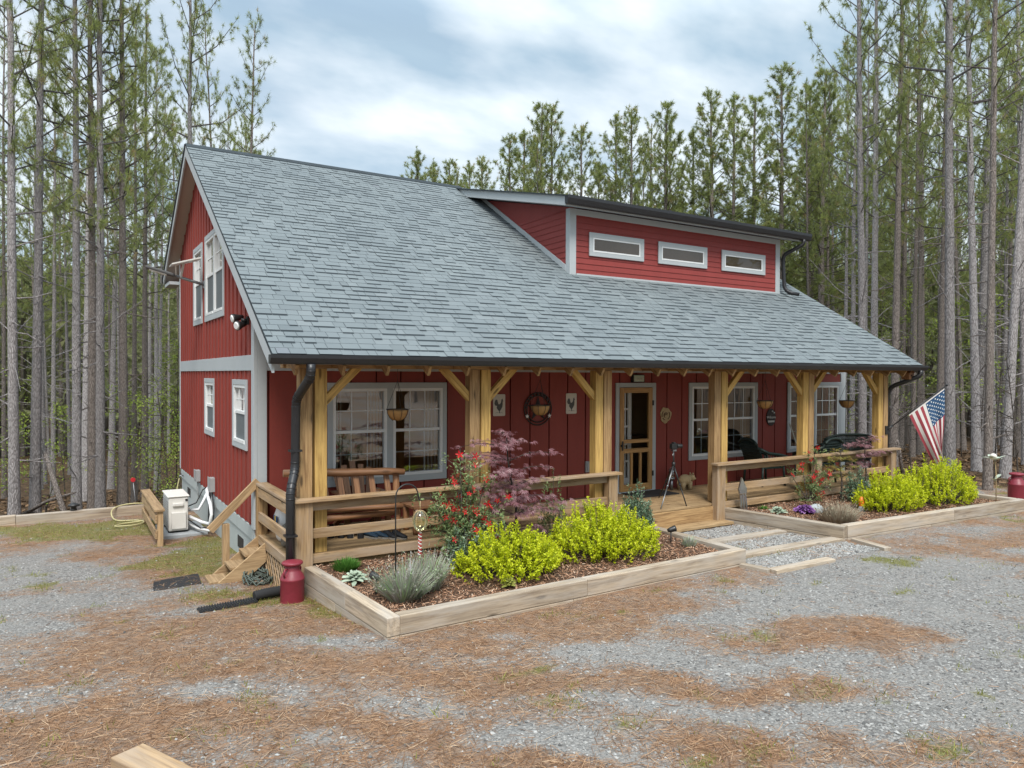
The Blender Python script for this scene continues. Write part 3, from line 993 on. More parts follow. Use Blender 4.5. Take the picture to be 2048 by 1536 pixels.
# --- gutter and downspouts
def gutter(name, x0, x1, y, z0, z1, parent=H, d=.11):
    """open trough with a rolled front lip; y is the back"""
    prof = [(0, z1), (0, z0), (-d * .72, z0), (-d * .80, z0 + .015), (-d, z0 + (z1 - z0) * .62), (-d, z1), (-d + .012, z1), (-d + .012, z0 + (z1 - z0) * .62), (-d * .72, z0 + .02), (-.010, z0 + .012), (-.010, z1)]
    mb = MB(); mb.prism([V(x0, y + a, b) for a, b in prof], (x1 - x0, 0, 0), .5)
    full = [(0, z1 - .004), (0, z0), (-d * .72, z0), (-d * .80, z0 + .015), (-d, z0 + (z1 - z0) * .62), (-d, z1 - .004)]
    for x in (x0 - .004, x1): mb.prism([V(x, y + a, b) for a, b in full], (.004, 0, 0), .5)
    return mb.build(name, M['black_metal'], parent)


gutter('gutter', XL - .03, XR + .10, -2.065, 2.405, 2.515)


def spout(pts, r=.05, name='downspout', straps=()):
    mb = MB(); P = [Vector(p) for p in pts]
    # rounded corners
    out = [P[0]]
    for i in range(1, len(P) - 1):
        a = (P[i - 1] - P[i]).normalized(); b = (P[i + 1] - P[i]).normalized()
        k = min(.09, (P[i - 1] - P[i]).length * .45, (P[i + 1] - P[i]).length * .45)
        for t in (0, .33, .66, 1):
            q0 = P[i] + a * k * (1 - t); q1 = P[i] + b * k * t
            out.append(q0 * (1 - t) + q1 * t if 0 < t < 1 else (q0 if t == 0 else q1))
    out.append(P[-1])
    mb.tube(out, r, 8, cv=.5)
    for p in straps: mb.box(p[0] - r * 1.25, p[0] + r * 1.25, p[1] - r * 1.2, p[1] + r * 1.2, p[2] - .012, p[2] + .012)
    for i in range(1, len(out) - 1):
        d = (out[i + 1] - out[i - 1]).normalized()
        mb.tube([out[i] - d * .006, out[i] + d * .006], r * 1.07, 8, cv=.4)
    return mb.build(name, M['black_metal'], H)


spout([(.17, -2.13, 2.41), (.17, -2.12, 2.26), (.105, -1.72, 1.98), (.105, -1.68, 1.12), (.0, -1.86, .88), (.0, -1.86, -.36)], .056, straps=((.105, -1.68, 1.35), (.0, -1.86, .35)))
spout([(13.08, -2.13, 2.41), (13.08, -2.12, 2.30), (12.86, -1.62, 2.06), (12.86, -1.53, 1.9), (12.86, -1.53, -.1)], .05)
spout([(14.1, .9, 2.42), (13.72, .08, 2.24), (13.69, .03, 2.1), (13.69, .03, -.2)], .035)

# --- dormer
DX0, DX1, DY = 6.0, 12.1, .71
DE = Fr((0, DY - .017, 0), (1, 0, 0), (0, -1, 0))
ds = .244
mb = MB()
z = roof_z(DY); i = 0
while z < 5.5:
    z2 = min(z + .112, 5.5)
    mb.prism([V(DX0 + .1, DY, z - .004), V(DX0 + .1, DY - .017, z), V(DX0 + .1, DY - .004, z2 + .01), V(DX0 + .1, DY, z2 + .01)], (DX1 - DX0 - .2, 0, 0))
    # side course clipped by the main roof below and the dormer soffit above
    def ysof(zz): return (zz - 5.42) / ds + .31
    def yrf(zz): return (zz - RZ0) / RS + RY0
    y0a, y0b = max(DY + .02, ysof(z)), max(DY + .02, ysof(z2)); y1a, y1b = yrf(z), yrf(z2)
    if y1b > y0b:
        mb.prism([V(DX0 - .015, y0a, z), V(DX0 - .015, y1a, z), V(DX0 - .003, y1b, z2 + .008), V(DX0 - .003, y0b, z2 + .008)], (.05, 0, 0))
        mb.prism([V(HX - 1.0 + .015, y0a, z), V(HX - 1.0 + .015, y1a, z), V(HX - 1.0 + .003, y1b, z2 + .008), V(HX - 1.0 + .003, y0b, z2 + .008)], (-.05, 0, 0))
    z = z2; i += 1
# the wedge above the last full side course
for xs, e in ((DX0 - .004, .05), (HX - 1.0 + .004, -.05)):
    mb.prism([V(xs, ysof(5.5), 5.5), V(xs, yrf(5.5), 5.5), V(xs, 4.4, 6.40)], (e, 0, 0), .5)
mb.box(DX0 + .06, DX1 - .06, DY + .001, DY + .05, roof_z(DY) - .05, 5.5)
mb.build('dormer_wall', M['red_lap'], H)
mb = MB()
mb.box(DX0 - .022, DX0 + .13, DY - .024, DY + .11, roof_z(DY) - .03, 5.5, .5); mb.box(DX1 - .13, DX1 + .022, DY - .024, DY + .11, roof_z(DY) - .03, 5.5, .5)
mb.box(DX0 + .13, DX1 - .13, DY - .022, DY + .0, 5.38, 5.5, .5)
mb.box(DX0 + .131, DX1 - .131, DY - .05, DY - .001, roof_z(DY) - .02, roof_z(DY) + .018, .5)
for xs in (DX0 - .026, DX1 - .001):
    mb.prism([V(xs, DY + .11, roof_z(DY + .11) + .12), V(xs, 4.3, roof_z(4.3) + .10), V(xs, 4.3, roof_z(4.3) - .02), V(xs, DY + .11, roof_z(DY + .11) - .02)], (.027, 0, 0), .5)
mb.build('dormer_trim', M['grey_trim'], H, .003)
mb = MB()
dz = lambda y: 5.60 + ds * (y - .31)
mb.prism([V(5.62, .33, dz(.33)), V(5.62, 4.75, dz(4.75)), V(5.62, 4.55, dz(4.55) - .17), V(5.62, .33, dz(.33) - .17)], (7.0, 0, 0), .5)
mb.build('dormer_soffit', M['grey_trim'], H)
mb = MB()
mb.prism([V(5.58, .27, dz(.27) + .022), V(5.58, RYR + .05, dz(RYR + .05) + .022), V(5.58, RYR + .05, dz(RYR) - .0), V(5.58, .27, dz(.27) + .002)], (7.08, 0, 0), .2)
mb.build('dormer_roof', M['dark_shingle_and_shadow'], H)
gutter('dormer_gutter', 5.6, 12.66, .325, 5.46, 5.615)
spout([(12.42, .26, 5.47), (12.42, .28, 5.36), (12.20, .64, 5.14), (12.20, .66, 5.0), (12.20, .62, 4.36), (12.24, .52, 4.24), (12.42, .38, 4.20)], .045)
for (a, b) in ((6.44, 7.85), (8.25, 9.68), (10.14, 11.58)):
    window(DE, (a, b, 4.62, 5.08), [(a + .095, b - .095, 4.705, 4.985)], fk=.028, split=0, recess=-.004, backing='blind_brown')

# --- porch deck, posts, rails
mb = MB()
y = -1.665
while y < -.01:
    y2 = min(y + .137, -.005)
    for (a, b) in ((.0, 4.2), (4.203, 8.4), (8.403, 12.95)):
        mb.box(a, b, y, y2 - .005, .005, DZ)
    y += .137
mb.build('porch_deck', M['deck_wood'], H, .003)
mb = MB()
mb.box(.02, 12.93, -1.655, -1.62, -.25, .004); mb.box(.03, .07, -1.62, -.03, -.05, .004); mb.box(12.9, 12.93, -1.62, -.03, -.4, .004)
mb.box(5.1, 7.42, -1.70, -1.666, -.27, -.0)
mb.build('rim_joist', M['treated_brown'], H, .003)
for (a, b) in ((.36, .54), (2.77, 2.91), (4.83, 4.97), (7.66, 7.83), (9.95, 10.08), (12.44, 12.59)):
    c_ = (a + b) / 2
    mb = MB(); mb.box(c_ - .077, c_ + .077, -1.602, -1.45, DZ, 2.36)
    p_ = mb.build('porch_post', M['yellow_pine'], H, .006); p_['label'] = 'yellow pine post with diagonal braces'
    for sgn in (-1, 1):
        if (c_ < 1 and sgn < 0) or (c_ > 12 and sgn > 0): continue
        if 4.5 < c_ < 5.5 and sgn > 0: continue
        if 7 < c_ < 8 and sgn < 0: continue
        bx_ = c_ + sgn * .07; off = .16 if (sgn < 0) == (c_ < 4 or 7 < c_ < 8) else 0
        if c_ > 9 and sgn > 0 or (4.5 < c_ < 5.5 and sgn > 0): off = .15
        b2 = MB()
        b2.beam((bx_ + sgn * (off - .02), -1.53, 1.93), (bx_ + sgn * (off + .44), -1.53, 2.39), .10, .085, up=(0, -1, 0))
        b2.build('brace', M['yellow_pine'], p_, .004)
for (a, b) in ((.17, .35), (2.58, 2.74), (4.98, 5.16), (7.47, 7.65), (10.12, 10.25), (12.60, 12.79)):
    c_ = (a + b) / 2
    if 2 < c_ < 3: c_ -= .005
    mb = MB(); mb.box(c_ - .078, c_ + .078, -1.607, -1.452, DZ, 2.36)
    mb.build('porch_post', M['treated_brown'], H, .006)['label'] = 'rough brown post'
for (a, b) in ((.08, .29), (2.6, 2.76), (4.95, 5.12), (7.36, 7.56), (10.1, 10.26), (12.6, 12.78)):
    mb = MB(); mb.box(a, b, -1.80, -1.668, -.36, .72)
    mb.build('rail_post', M['rail_wood'], H, .006)


def rail_set(x0, x1):
    mb = MB(); mb.box(x0, x1, -1.855, -1.69, .722, .76); mb.build('rail_cap', M['rail_wood'], H, .004)
    for (z0, z1) in ((.60, .718), (.255, .375), (-.055, .06)):
        mb = MB(); mb.box(x0 + .1, x1 - .1, -1.74, -1.70, z0, z1); mb.build('rail', M['rail_wood'], H, .004)


rail_set(.05, 5.17); rail_set(7.31, 12.86)
mb = MB(); mb.box(-.02, .14, -1.688, -.08, .722, .758); mb.build('rail_cap', M['rail_wood'], H, .004)
for (z0, z1) in ((.58, .70), (.24, .37), (-.075, .05)):
    mb = MB(); mb.box(-.012, .028, -1.667, -.21, z0, z1); mb.build('rail', M['rail_wood'], H, .004)
mb = MB(); mb.box(-.015, .12, -.20, -.06, -.3, .72); mb.build('rail_post', M['treated_brown'], H, .005)
# lattice skirt
mb = MB()
for k in range(-6, 16):
    y0 = -1.64 + k * .135
    for sg, xx in ((1, .006), (-1, .017)):
        L = .42
        a_, b_ = (y0, -.60), (y0 + sg * L, -.07)
        y_lo, y_hi = -1.62, -.36
        t0, t1 = 0, 1
        ya, yb = a_[0], b_[0]
        if sg < 0: ya += L; yb += L
        lo = min(ya, yb); hi = max(ya, yb)
        def cl(yv): return (yv - ya) / (yb - ya)
        tt = sorted((cl(y_lo), cl(y_hi))); t0 = max(0, tt[0]); t1 = min(1, tt[1])
        if t1 - t0 < .08: continue
        P0 = V(xx, ya + (yb - ya) * t0, -.60 + .53 * t0); P1 = V(xx, ya + (yb - ya) * t1, -.60 + .53 * t1)
        mb.beam(P0, P1, .036, .009, up=(1, 0, 0))
mb.build('lattice_skirt', M['rail_wood'], H)
# side stairs
mb = MB()
SY0, SY1 = -.62, -.16
for sy in (SY0, SY1):
    P = [V(.0, sy, DZ - .02), V(-.60, sy, -.44), V(-.60, sy, -.53), V(-.36, sy, -.53), V(.0, sy, -.24)]
    mb.prism(P, (0, .038, 0))
for (x, z) in ((-.16, -.12), (-.35, -.27), (-.60, -.43)):
    mb.box(x - .10, x + .15, SY0 + .04, SY1 - .002, z - .036, z)
mb.build('side_stairs', M['stair_wood'], H, .003)
mb = MB(); mb.box(-.46, -.37, SY1 + .04, SY1 + .13, -.56, .22)
mb.build('stair_newel', M['stair_wood'], H, .004)
mb = MB(); mb.beam((.02, SY1 + .085, .78), (-.62, SY1 + .085, .15), .05, .11); mb.build('stair_handrail', M['stair_wood'], H, .004)
# porch step
mb = MB(); mb.box(5.62, 7.55, -2.0, -1.72, -.28, -.235); mb.build('porch_step', M['deck_wood'], H, .004)

# --- wall fittings that belong to the house
for (y, z0, z1) in ((4.82, .16, .38), (3.2, .18, .43)):
    mb = MB(); mb.box(-.11, -.022, y - .09, y + .09, z0, z1, .5); mb.box(-.12, -.111, y - .10, y + .10, z0 + .03, z1 + .015, .6)
    mb.tube([(-.06, y, z0 + .02), (-.06, y, z0 - .25), (-.02, y + .05, z0 - .35)], .014, 8)
    mb.build('electrical_box', M['grey_box'], H, .006)
mb = MB(); mb.box(5.84, 5.96, -.035, -.001, .50, .70, .5); mb.box(5.865, 5.935, -.052, -.036, .53, .67, .8)
mb.build('outlet_cover', M['grey_box'], H, .005)
mb = MB(); mb.tube([(.0, 7.2, -.02), (-.09, 7.2, -.02), (-.10, 7.2, -.07)], .014, 8); mb.tube([(-.06, 7.2, .0), (-.06, 7.2, .035)], .008, 6); mb.tube([(-.06, 7.165, .035), (-.06, 7.235, .035)], .009, 6)
mb.build('hose_tap', M['galvanised'], H)

# ------------------------------------------------------------------ lamps and signs on the walls
t = thing('floodlight', (0, .35, 3.06), 'white twin-head floodlight on the gable corner above the grey band', 'floodlight')
mb = MB(); mb.box(-.05, -.022, .30, .40, 3.0, 3.12); mb.tube([(-.04, .35, 3.06), (-.12, .35, 3.06)], .03, 8)
mb.build('base', M['lamp_black'], t)
for (dy, dz) in ((-.02, -.07), (.24, .05)):
    mb = MB()
    ax = V(-.92, -.4 if dy < 0 else -.1, -.25).normalized(); c = V(-.14, .35 + dy, 3.06 + dz)
    mb.tube([c - ax * .10, c - ax * .03, c + ax * .04, c + ax * .06], [.025, .045, .070, .070], 14)
    l_ = mb.build('lamp_head', M['lamp_black'], t)
    mb = MB(); mb.tube([c + ax * .055, c + ax * .078], [.064, .045], 14); mb.build('lens', M['white_vinyl'], l_)
t = thing('solar_light', (0, 4.28, 4.0), 'solar street light on an arm beside the upper gable windows', 'outdoor light')
mb = MB(); mb.tube([(-.01, 4.28, 3.98), (-.55, 4.38, 4.14)], .028, 10); mb.box(-.03, -.002, 4.22, 4.34, 3.92, 4.06)
mb.build('arm', M['galvanised'], t)
mb = MB(); d = V(-1, .13, .28).normalized()
mb.obox(V(-.76, 4.41, 4.20), d * .25, V(.13, 1, 0).normalized() * .11, d.cross(V(.13, 1, 0).normalized()) * .028, .5)
mb.build('lamp_head', M['ink_grey'], t, .02)
mb = MB(); mb.obox(V(-.80, 4.41, 4.18), d * .15, V(.13, 1, 0).normalized() * .08, d.cross(V(.13, 1, 0).normalized()) * .012, .5); mb.build('lens', M['plastic_white'], t)
mb = MB()
d2 = V(.95, 0, .30).normalized()
mb.obox(V(-.36, 4.22, 4.38), d2 * .26, V(0, 1, 0) * .22, d2.cross(V(0, 1, 0)) * .012, .5)
mb.beam((-.42, 4.34, 4.10), (-.38, 4.25, 4.37), .03, .03); mb.beam((-.50, 4.36, 4.13), (-.52, 4.25, 4.33), .02, .02)
mb.build('solar_panel', M['plastic_white'], t)


def rounded(cx, cz, w_, h, r, y, n=4):
    pts = []
    for (sx, sz, a0) in ((1, 1, 0), (-1, 1, 90), (-1, -1, 180), (1, -1, 270)):
        for i in range(n + 1):
            a = R(a0 + 90 * i / n)
            pts.append(V(cx + sx * (w_ / 2 - r) + r * math.cos(a), y, cz + sz * (h / 2 - r) + r * math.sin(a)))
    return pts


ROO = [(-.30, .30), (-.36, .12), (-.30, -.02), (-.16, -.05), (-.20, -.16), (-.10, -.30), (-.02, -.38), (.02, -.52), (.05, -.52), (.04, -.38), (.12, -.28), (.22, -.12), (.25, .06), (.24, .22), (.30, .26), (.25, .30), (.24, .42), (.19, .36), (.16, .38), (.15, .30), (.12, .16), (.04, .06), (-.06, .06), (-.10, .16), (-.14, .32), (-.22, .36)]
for cx, lab in ((4.0, 'white rooster sign nearest the maple on the porch wall'), (5.52, 'white rooster sign between the star plaque and the screen door')):
    cz = 1.77
    t = thing('rooster_sign', (cx, 0, cz), lab, 'sign', 'rooster signs on the porch wall')
    mb = MB(); mb.prism(rounded(cx, cz, .235, .37, .02, -.002), (0, -.012, 0), .5); mb.build('board', M['cream_sign'], t)
    mb = MB()
    mb.prism([V(cx + a * .27, -.0142, cz + b * .27 - .0) for a, b in ROO], (0, -.002, 0), .5)
    for i in range(7): mb.box(cx - .07 + i * .02, cx - .058 + i * .02, -.0165, -.0141, cz - .135 + .008 * (i % 2), cz - .128 + .008 * (i % 2))
    mb.build('rooster_print', M['ink_grey'], t)
t = thing('star_plaque', (4.79, 0, 1.69), 'round dark metal star plaque on the porch wall', 'wall decoration')
mb = MB(); c = V(4.79, -.02, 1.69)
for rr in (.285, .235):
    mb.tube([c + V(math.cos(2 * math.pi * i / 32) * rr, 0, math.sin(2 * math.pi * i / 32) * rr) for i in range(33)], .012, 6, cap=False)
for i in range(22):
    a = 2 * math.pi * i / 22 + .1
    if math.sin(a) > .15: mb.beam(c + V(math.cos(a) * .24, 0, math.sin(a) * .24), c + V(math.cos(a + .12) * .28, 0, math.sin(a + .12) * .28), .02, .03, up=(0, -1, 0))
mb.build('ring', M['dark_bronze'], t)
mb = MB(); ctr = c + V(0, -.05, 0)
for i in range(5):
    a = R(90 + 72 * i); p0 = c + V(math.cos(a) * .235, 0, math.sin(a) * .235)
    for s in (-1, 1):
        b = a + s * R(36); q = c + V(math.cos(b) * .09, 0, math.sin(b) * .09)
        mb.add([p0, q, ctr], [(0, 1, 2)] if s < 0 else [(0, 2, 1)], None, .5)
mb.build('star', M['dark_bronze'], t)


def star_pts(c, r, r2, y, rot=90):
    return [V(c[0] + math.cos(R(rot + 36 * i)) * (r if i % 2 == 0 else r2), y, c[1] + math.sin(R(rot + 36 * i)) * (r if i % 2 == 0 else r2)) for i in range(10)]


for x in (4.55, 5.02):
    mb = MB(); mb.prism(star_pts((x, 1.565), .042, .018, -.036), (0, -.008, 0), .5); mb.build('small_star', M['white_star'], t)
t = thing('wooden_plaque', (7.83, 0, 1.50), 'rough-edged tan wooden plaque beside the screen door', 'sign')
mb = MB(); pts = []
for i in range(22):
    a = 2 * math.pi * i / 22; rr = .142 + .012 * math.sin(3 * a + 1) + .010 * math.sin(7 * a)
    pts.append(V(7.83 + rr * math.cos(a), -.002, 1.50 + rr * 1.08 * math.sin(a)))
mb.prism(pts, (0, -.018, 0), .5); mb.build('board', M['cream_sign'] if False else M['tan_stone'], t)
mb = MB(); c = V(7.83, -.024, 1.5)
for (rr, a0, a1) in ((.105, 130, 200), (.105, 215, 250), (.10, -60, 40), (.055, 40, 250), (.03, 0, 200)):
    mb.tube([c + V(rr * math.cos(R(a0 + (a1 - a0) * i / 8)), 0, rr * .9 * math.sin(R(a0 + (a1 - a0) * i / 8))) for i in range(9)], .008, 5)
mb.build('carving', M['mulch_soil'], t)
t = thing('welcome_sign', (10.97, 0, 1.36), 'dark oval welcome sign with white lettering on the porch wall', 'sign')
mb = MB(); mb.prism([V(10.97 + .15 * math.cos(2 * math.pi * i / 24), -.002, 1.37 + .19 * math.sin(2 * math.pi * i / 24)) for i in range(24)], (0, -.02, 0), .5)
mb.build('board', M['dark_bronze'], t)


def text(body, size, loc, rot, mat, parent, name='lettering', ext=.003):
    cu = bpy.data.curves.new(name, 'FONT'); cu.body = body; cu.size = size; cu.align_x = 'CENTER'; cu.align_y = 'CENTER'; cu.extrude = ext
    o = bpy.data.objects.new(name, cu); COL.objects.link(o); o.rotation_euler = rot
    cu.materials.append(mat)
    bpy.context.view_layer.update()
    me = bpy.data.meshes.new_from_object(o.evaluated_get(bpy.context.evaluated_depsgraph_get()))
    bpy.data.objects.remove(o)
    o = bpy.data.objects.new(name, me); COL.objects.link(o); o.rotation_euler = rot
    o.parent = parent; o.location = Vector(loc) - BASE[parent.name]
    return o


text('Welcome', .075, (10.97, -.026, 1.37), (R(90), 0, 0), M['white_star'], t)
mb = MB()
for i in range(6): mb.box(10.87 + i * .035, 10.895 + i * .035, -.026, -.022, 1.26, 1.30)
mb.ball((11.0, -.03, 1.50), .022, .012, .018, 8, 6); mb.ball((11.06, -.03, 1.47), .02, .012, .015, 8, 6)
mb.build('white_trim', M['white_star'], t)
t = thing('name_plaque', (7.06, 0, 2.21), 'small box plaque with pale brass front above the screen door', 'sign')
mb = MB(); mb.box(6.93, 7.22, -.07, -.002, 2.15, 2.30, .5); mb.build('box', M['lamp_black'], t)
mb = MB(); mb.box(6.95, 7.20, -.08, -.071, 2.165, 2.285, .5); mb.build('front_panel', M['mint_leaf'], t)
mb = MB()
mb.tube([V(6.98 + .2 * i / 12, -.084, 2.215 + .025 * math.sin(i * 1.3)) for i in range(13)], .007, 5); mb.build('ornament', M['cream_sign'], t)

# ------------------------------------------------------------------ hanging baskets
def basket(x, y, z, lab, r=.155):
    t = thing('hanging_basket', (x, y, z), lab, 'planter', 'coco-lined baskets hanging from the porch roof')
    mb = MB(); mb.lathe([(.02, -.135), (.07, -.125), (.115, -.085), (.142, -.03), (.15, .02), (.135, .02), (.12, -.03), (.0, -.05)], (x, y, z), 20, .5)
    mb.build('liner', M['coco'], t)
    mb = MB(); mb.tube([V(x + r * math.cos(2 * math.pi * i / 20), y + r * math.sin(2 * math.pi * i / 20), z + .022) for i in range(21)], .006, 6, False)
    for k in range(8):
        a = 2 * math.pi * k / 8
        mb.tube([V(x + math.cos(a) * q, y + math.sin(a) * q, z + h) for q, h in ((.155, .02), (.15, -.03), (.12, -.09), (.07, -.135))], .0035, 5)
    mb.build('wire_frame', M['lamp_black'], t)
    mb = MB()
    for k in range(3):
        a = 2 * math.pi * k / 3 + .4
        mb.tube([(x + math.cos(a) * r, y + math.sin(a) * r, z + .02), (x, y, z + .42)], .003, 5)
    mb.tube([(x, y, z + .42), (x, y, 2.45)], .003, 5); mb.build('hanger', M['lamp_black'], t)
    return t


basket(1.65, -1.2, 1.78, 'coco-lined basket hanging in front of the twin windows')
basket(4.04, -1.2, 1.79, 'pale coco-lined basket hanging in front of the star plaque')
basket(9.31, -1.2, 1.78, 'coco-lined basket hanging above the welcome sign')
t5 = basket(11.93, -1.2, 1.74, 'coco-lined basket with a dark fern stub hanging at the far porch end')
t = thing('birdhouse', (12.98, -1.9, 2.31), 'rust brown wooden birdhouse hanging under the far gutter end', 'birdhouse')
mb = MB(); mb.box(12.89, 13.07, -1.99, -1.82, 2.22, 2.36); mb.build('box', M['log_wood'], t)
mb = MB(); mb.prism([V(12.87, -2.01, 2.36), V(13.09, -2.01, 2.36), V(12.98, -2.01, 2.42)], (0, .21, 0)); mb.build('roof', M['rust'], t)
mb = MB(); mb.tube([(12.98, -1.996, 2.30), (12.98, -1.989, 2.30)], .02, 10); mb.build('entrance_hole', M['dark_inside'], t)

# ------------------------------------------------------------------ log furniture
def log(mb, a, b, r0, r1=None, n=8):
    r1 = r1 or r0; a, b = Vector(a), Vector(b); k = 7; pts = []; rs = []
    for i in range(k):
        f = i / (k - 1); w_ = V(random.uniform(-1, 1), random.uniform(-1, 1), random.uniform(-1, 1)) * r0 * .12
        pts.append(a.lerp(b, f) + w_); rs.append((r0 + (r1 - r0) * f) * random.uniform(.94, 1.06) * (.92 if i in (0, k - 1) else 1))
    mb.tube(pts, rs, n)


t = thing('log_bench', (.9, -1.1, DZ), 'varnished rustic log bench behind the porch rail', 'bench')
mb = MB(); log(mb, (.12, -1.05, 1.0), (1.74, -1.22, .93), .055, .05); log(mb, (.3, -1.12, .50), (1.7, -1.28, .46), .04)
mb.build('back_rail', M['log_wood'], t)
for (x, ya, yb, zz_) in ((.22, -1.18, -1.12, .96), (1.66, -1.18, -1.12, .96), (.28, -.62, -.62, .62), (1.58, -.62, -.62, .62)):
    mb = MB(); log(mb, (x, ya, DZ), (x, yb, zz_), .05); mb.build('leg', M['log_wood'], t)
mb = MB()
for i in range(6):
    x = .42 + i * .22; mb.beam((x + .02, -1.20, .50), (x - .02, -1.12, .96), .075, .03, up=(0, 1, 0))
mb.build('back_slats', M['log_wood'], t)
mb = MB()
for i in range(5): mb.box(.2, 1.7, -1.12 + i * .105, -1.025 + i * .105, .42, .45)
log(mb, (.2, -.60, .38), (1.7, -.60, .38), .045); log(mb, (.2, -1.14, .36), (1.7, -1.14, .36), .045)
mb.build('seat', M['log_wood'], t)
for (cx, cy, lab) in ((1.42, -.42, 'varnished wooden fan-back chair standing beyond the log bench'),):
    t = thing('adirondack_chair', (cx, cy, DZ), lab, 'chair')
    mb = MB()
    for i in range(5):
        a = (i - 2) * .09
        mb.beam((cx - .05 + (i - 2) * .095, cy + .1, .35), (cx - .05 + (i - 2) * .13, cy + .3, .98 - abs(i - 2) * .05), .085, .022, up=(0, 1, -.3))
    mb.build('backrest', M['log_wood'], t)
    mb = MB()
    for i in range(6): mb.beam((cx - .3, cy + .12 - i * .09, .33 + i * .012), (cx + .25, cy + .12 - i * .09, .33 + i * .012), .08, .022)
    mb.build('seat', M['log_wood'], t)
    for sx in (-.34, .27):
        mb = MB(); mb.beam((cx + sx, cy - .42, .56), (cx + sx, cy + .25, .56), .11, .025); mb.build('armrest', M['log_wood'], t)
        mb = MB(); mb.beam((cx + sx, cy - .34, DZ), (cx + sx, cy - .34, .55), .08, .035); mb.build('leg', M['log_wood'], t)
        mb = MB(); mb.beam((cx + sx * .94, cy + .3, DZ), (cx + sx * .94, cy - .31, .37), .09, .03); mb.build('leg', M['log_wood'], t)
t = thing('log_table', (2.05, -1.1, DZ), 'low rustic log side table between the bench and the maple', 'table')
mb = MB()
for i in range(4): mb.box(1.85, 2.3, -1.32 + i * .115, -1.21 + i * .115, .40, .43)
mb.build('table_top', M['log_wood'], t)
for (x, y) in ((1.9, -1.28), (2.25, -1.28), (1.9, -.92), (2.25, -.92)):
    mb = MB(); log(mb, (x, y, DZ), (x, y, .40), .05); mb.build('leg', M['log_wood'], t)
mb = MB(); log(mb, (1.9, -1.28, .2), (2.25, -1.28, .22), .035); mb.build('stretcher', M['log_wood'], t)

# shoes in a row
labs = ['black shoe at the wall end of the row', 'black shoe beside the first shoe in the row', 'dark boot with pale sole lying on its side nearest the post', 'dark boot with pale sole, second of those lying on their sides',
        'dark boot with pale sole, third of those lying on their sides', 'dark boot with pale sole lying next to the navy clogs', 'navy clog nearest the boots', 'navy clog second from the boots', 'black sneaker second from the table end of the row', 'black sneaker at the table end of the row']


def shoe(x, y, rz, side, mat, lab):
    t = thing('shoe', (0, 0, 0), lab, 'shoe', 'shoes lined up on the porch deck')
    mb = MB(); rings = []
    prof = [(-.13, .028, .055), (-.09, .040, .085), (-.04, .040, .085), (.02, .042, .062), (.08, .046, .045), (.12, .036, .032), (.14, .012, .015)]
    vs = []; n = 10; fs = []
    for (l, w_, h) in prof:
        for k in range(n):
            a = 2 * math.pi * k / n
            vs.append(V(w_ * math.cos(a), l, .02 + max(0, h * (.5 + .5 * math.sin(a))) * 1.0))
    for i in range(len(prof) - 1):
        for k in range(n): fs.append((i * n + k, i * n + (k + 1) % n, (i + 1) * n + (k + 1) % n, (i + 1) * n + k))
    fs.append(tuple(range(n))[::-1]); fs.append(tuple((len(prof) - 1) * n + k for k in range(n)))
    mb.add(vs, fs, None, .5, True); mb.build('upper', mat, t)
    mb = MB(); mb.prism([V(w_ * s, l, .0) for s in (1,) for (l, w_, h) in prof] + [V(-w_, l, .0) for (l, w_, h) in prof[::-1]], (0, 0, .022), .5); mb.build('sole', M['shoe_sole'], t)
    mb = MB(); mb.ball((0, -.07, .102), .028, .05, .006, 10, 6); mb.build('opening', M['dark_inside'], t)
    t.location = (x, y, DZ + (.045 if side else 0)); t.rotation_euler = (R(-78) if side else 0, 0, rz)
    return t


for i in range(10):
    f = i / 9
    shoe(.62 + .98 * f, -.66 - .72 * f, R(205 + 10 * math.sin(i * 2.1)) if i not in (2, 3, 4, 5) else R(150 + 12 * (i % 2)), i in (2, 3, 4, 5), M['shoe_navy'] if i in (6, 7) else M['shoe_dark'], labs[i])
# bag by the side rail
t = thing('soil_bag', (.22, -.75, DZ), 'crumpled plastic bag with blue and yellow print by the side rail', 'bag')


def blob(mb, c, r, seed, n=16, m=10, cv=.5, sq=1.0):
    rr = random.Random(seed); ph = [rr.uniform(0, 6) for _ in range(6)]; vs = []; fs = []
    c = Vector(c)
    for j in range(m + 1):
        tt = math.pi * j / m - math.pi / 2
        for i in range(n):
            a = 2 * math.pi * i / n
            k = 1 + .10 * math.sin(3 * a + ph[0]) + .07 * math.sin(5 * a + 4 * tt + ph[1]) + .06 * math.sin(7 * tt + ph[2])
            ct = abs(math.cos(tt)) ** sq
            vs.append(c + V(r[0] * k * ct * math.cos(a), r[1] * k * ct * math.sin(a), r[2] * math.sin(tt)))
    for j in range(m):
        for i in range(n):
            fs.append((j * n + i, j * n + (i + 1) % n, (j + 1) * n + (i + 1) % n, (j + 1) * n + i))
    mb.add(vs, fs, None, cv, True)


mb = MB(); blob(mb, (.20, -.78, .30), (.11, .19, .26), 2, sq=.5); mb.build('sack', M['white_bag'], t)
mb = MB()
for k, m_ in ((0, 'blue_print'), (1, 'yellow_print'), (2, 'blue_print')):
    mb = MB(); mb.beam((.075, -.87 + k * .06, .22), (.085, -.84 + k * .06, .40), .055, .006, up=(1, 0, 0)); mb.build('print_stripe', M[m_], t)
mb = MB(); blob(mb, (.20, -.76, .53), (.08, .14, .06), 5); mb.build('cap_folds', M['blue_print'], t)
t = thing('cloth_bin', (.24, -1.05, DZ), 'grey cloth tote sagging beside the plastic bag', 'bag')
mb = MB(); blob(mb, (.20, -1.05, .18), (.12, .15, .15), 9, sq=.4); mb.build('tote', M['grey_cloth'], t)

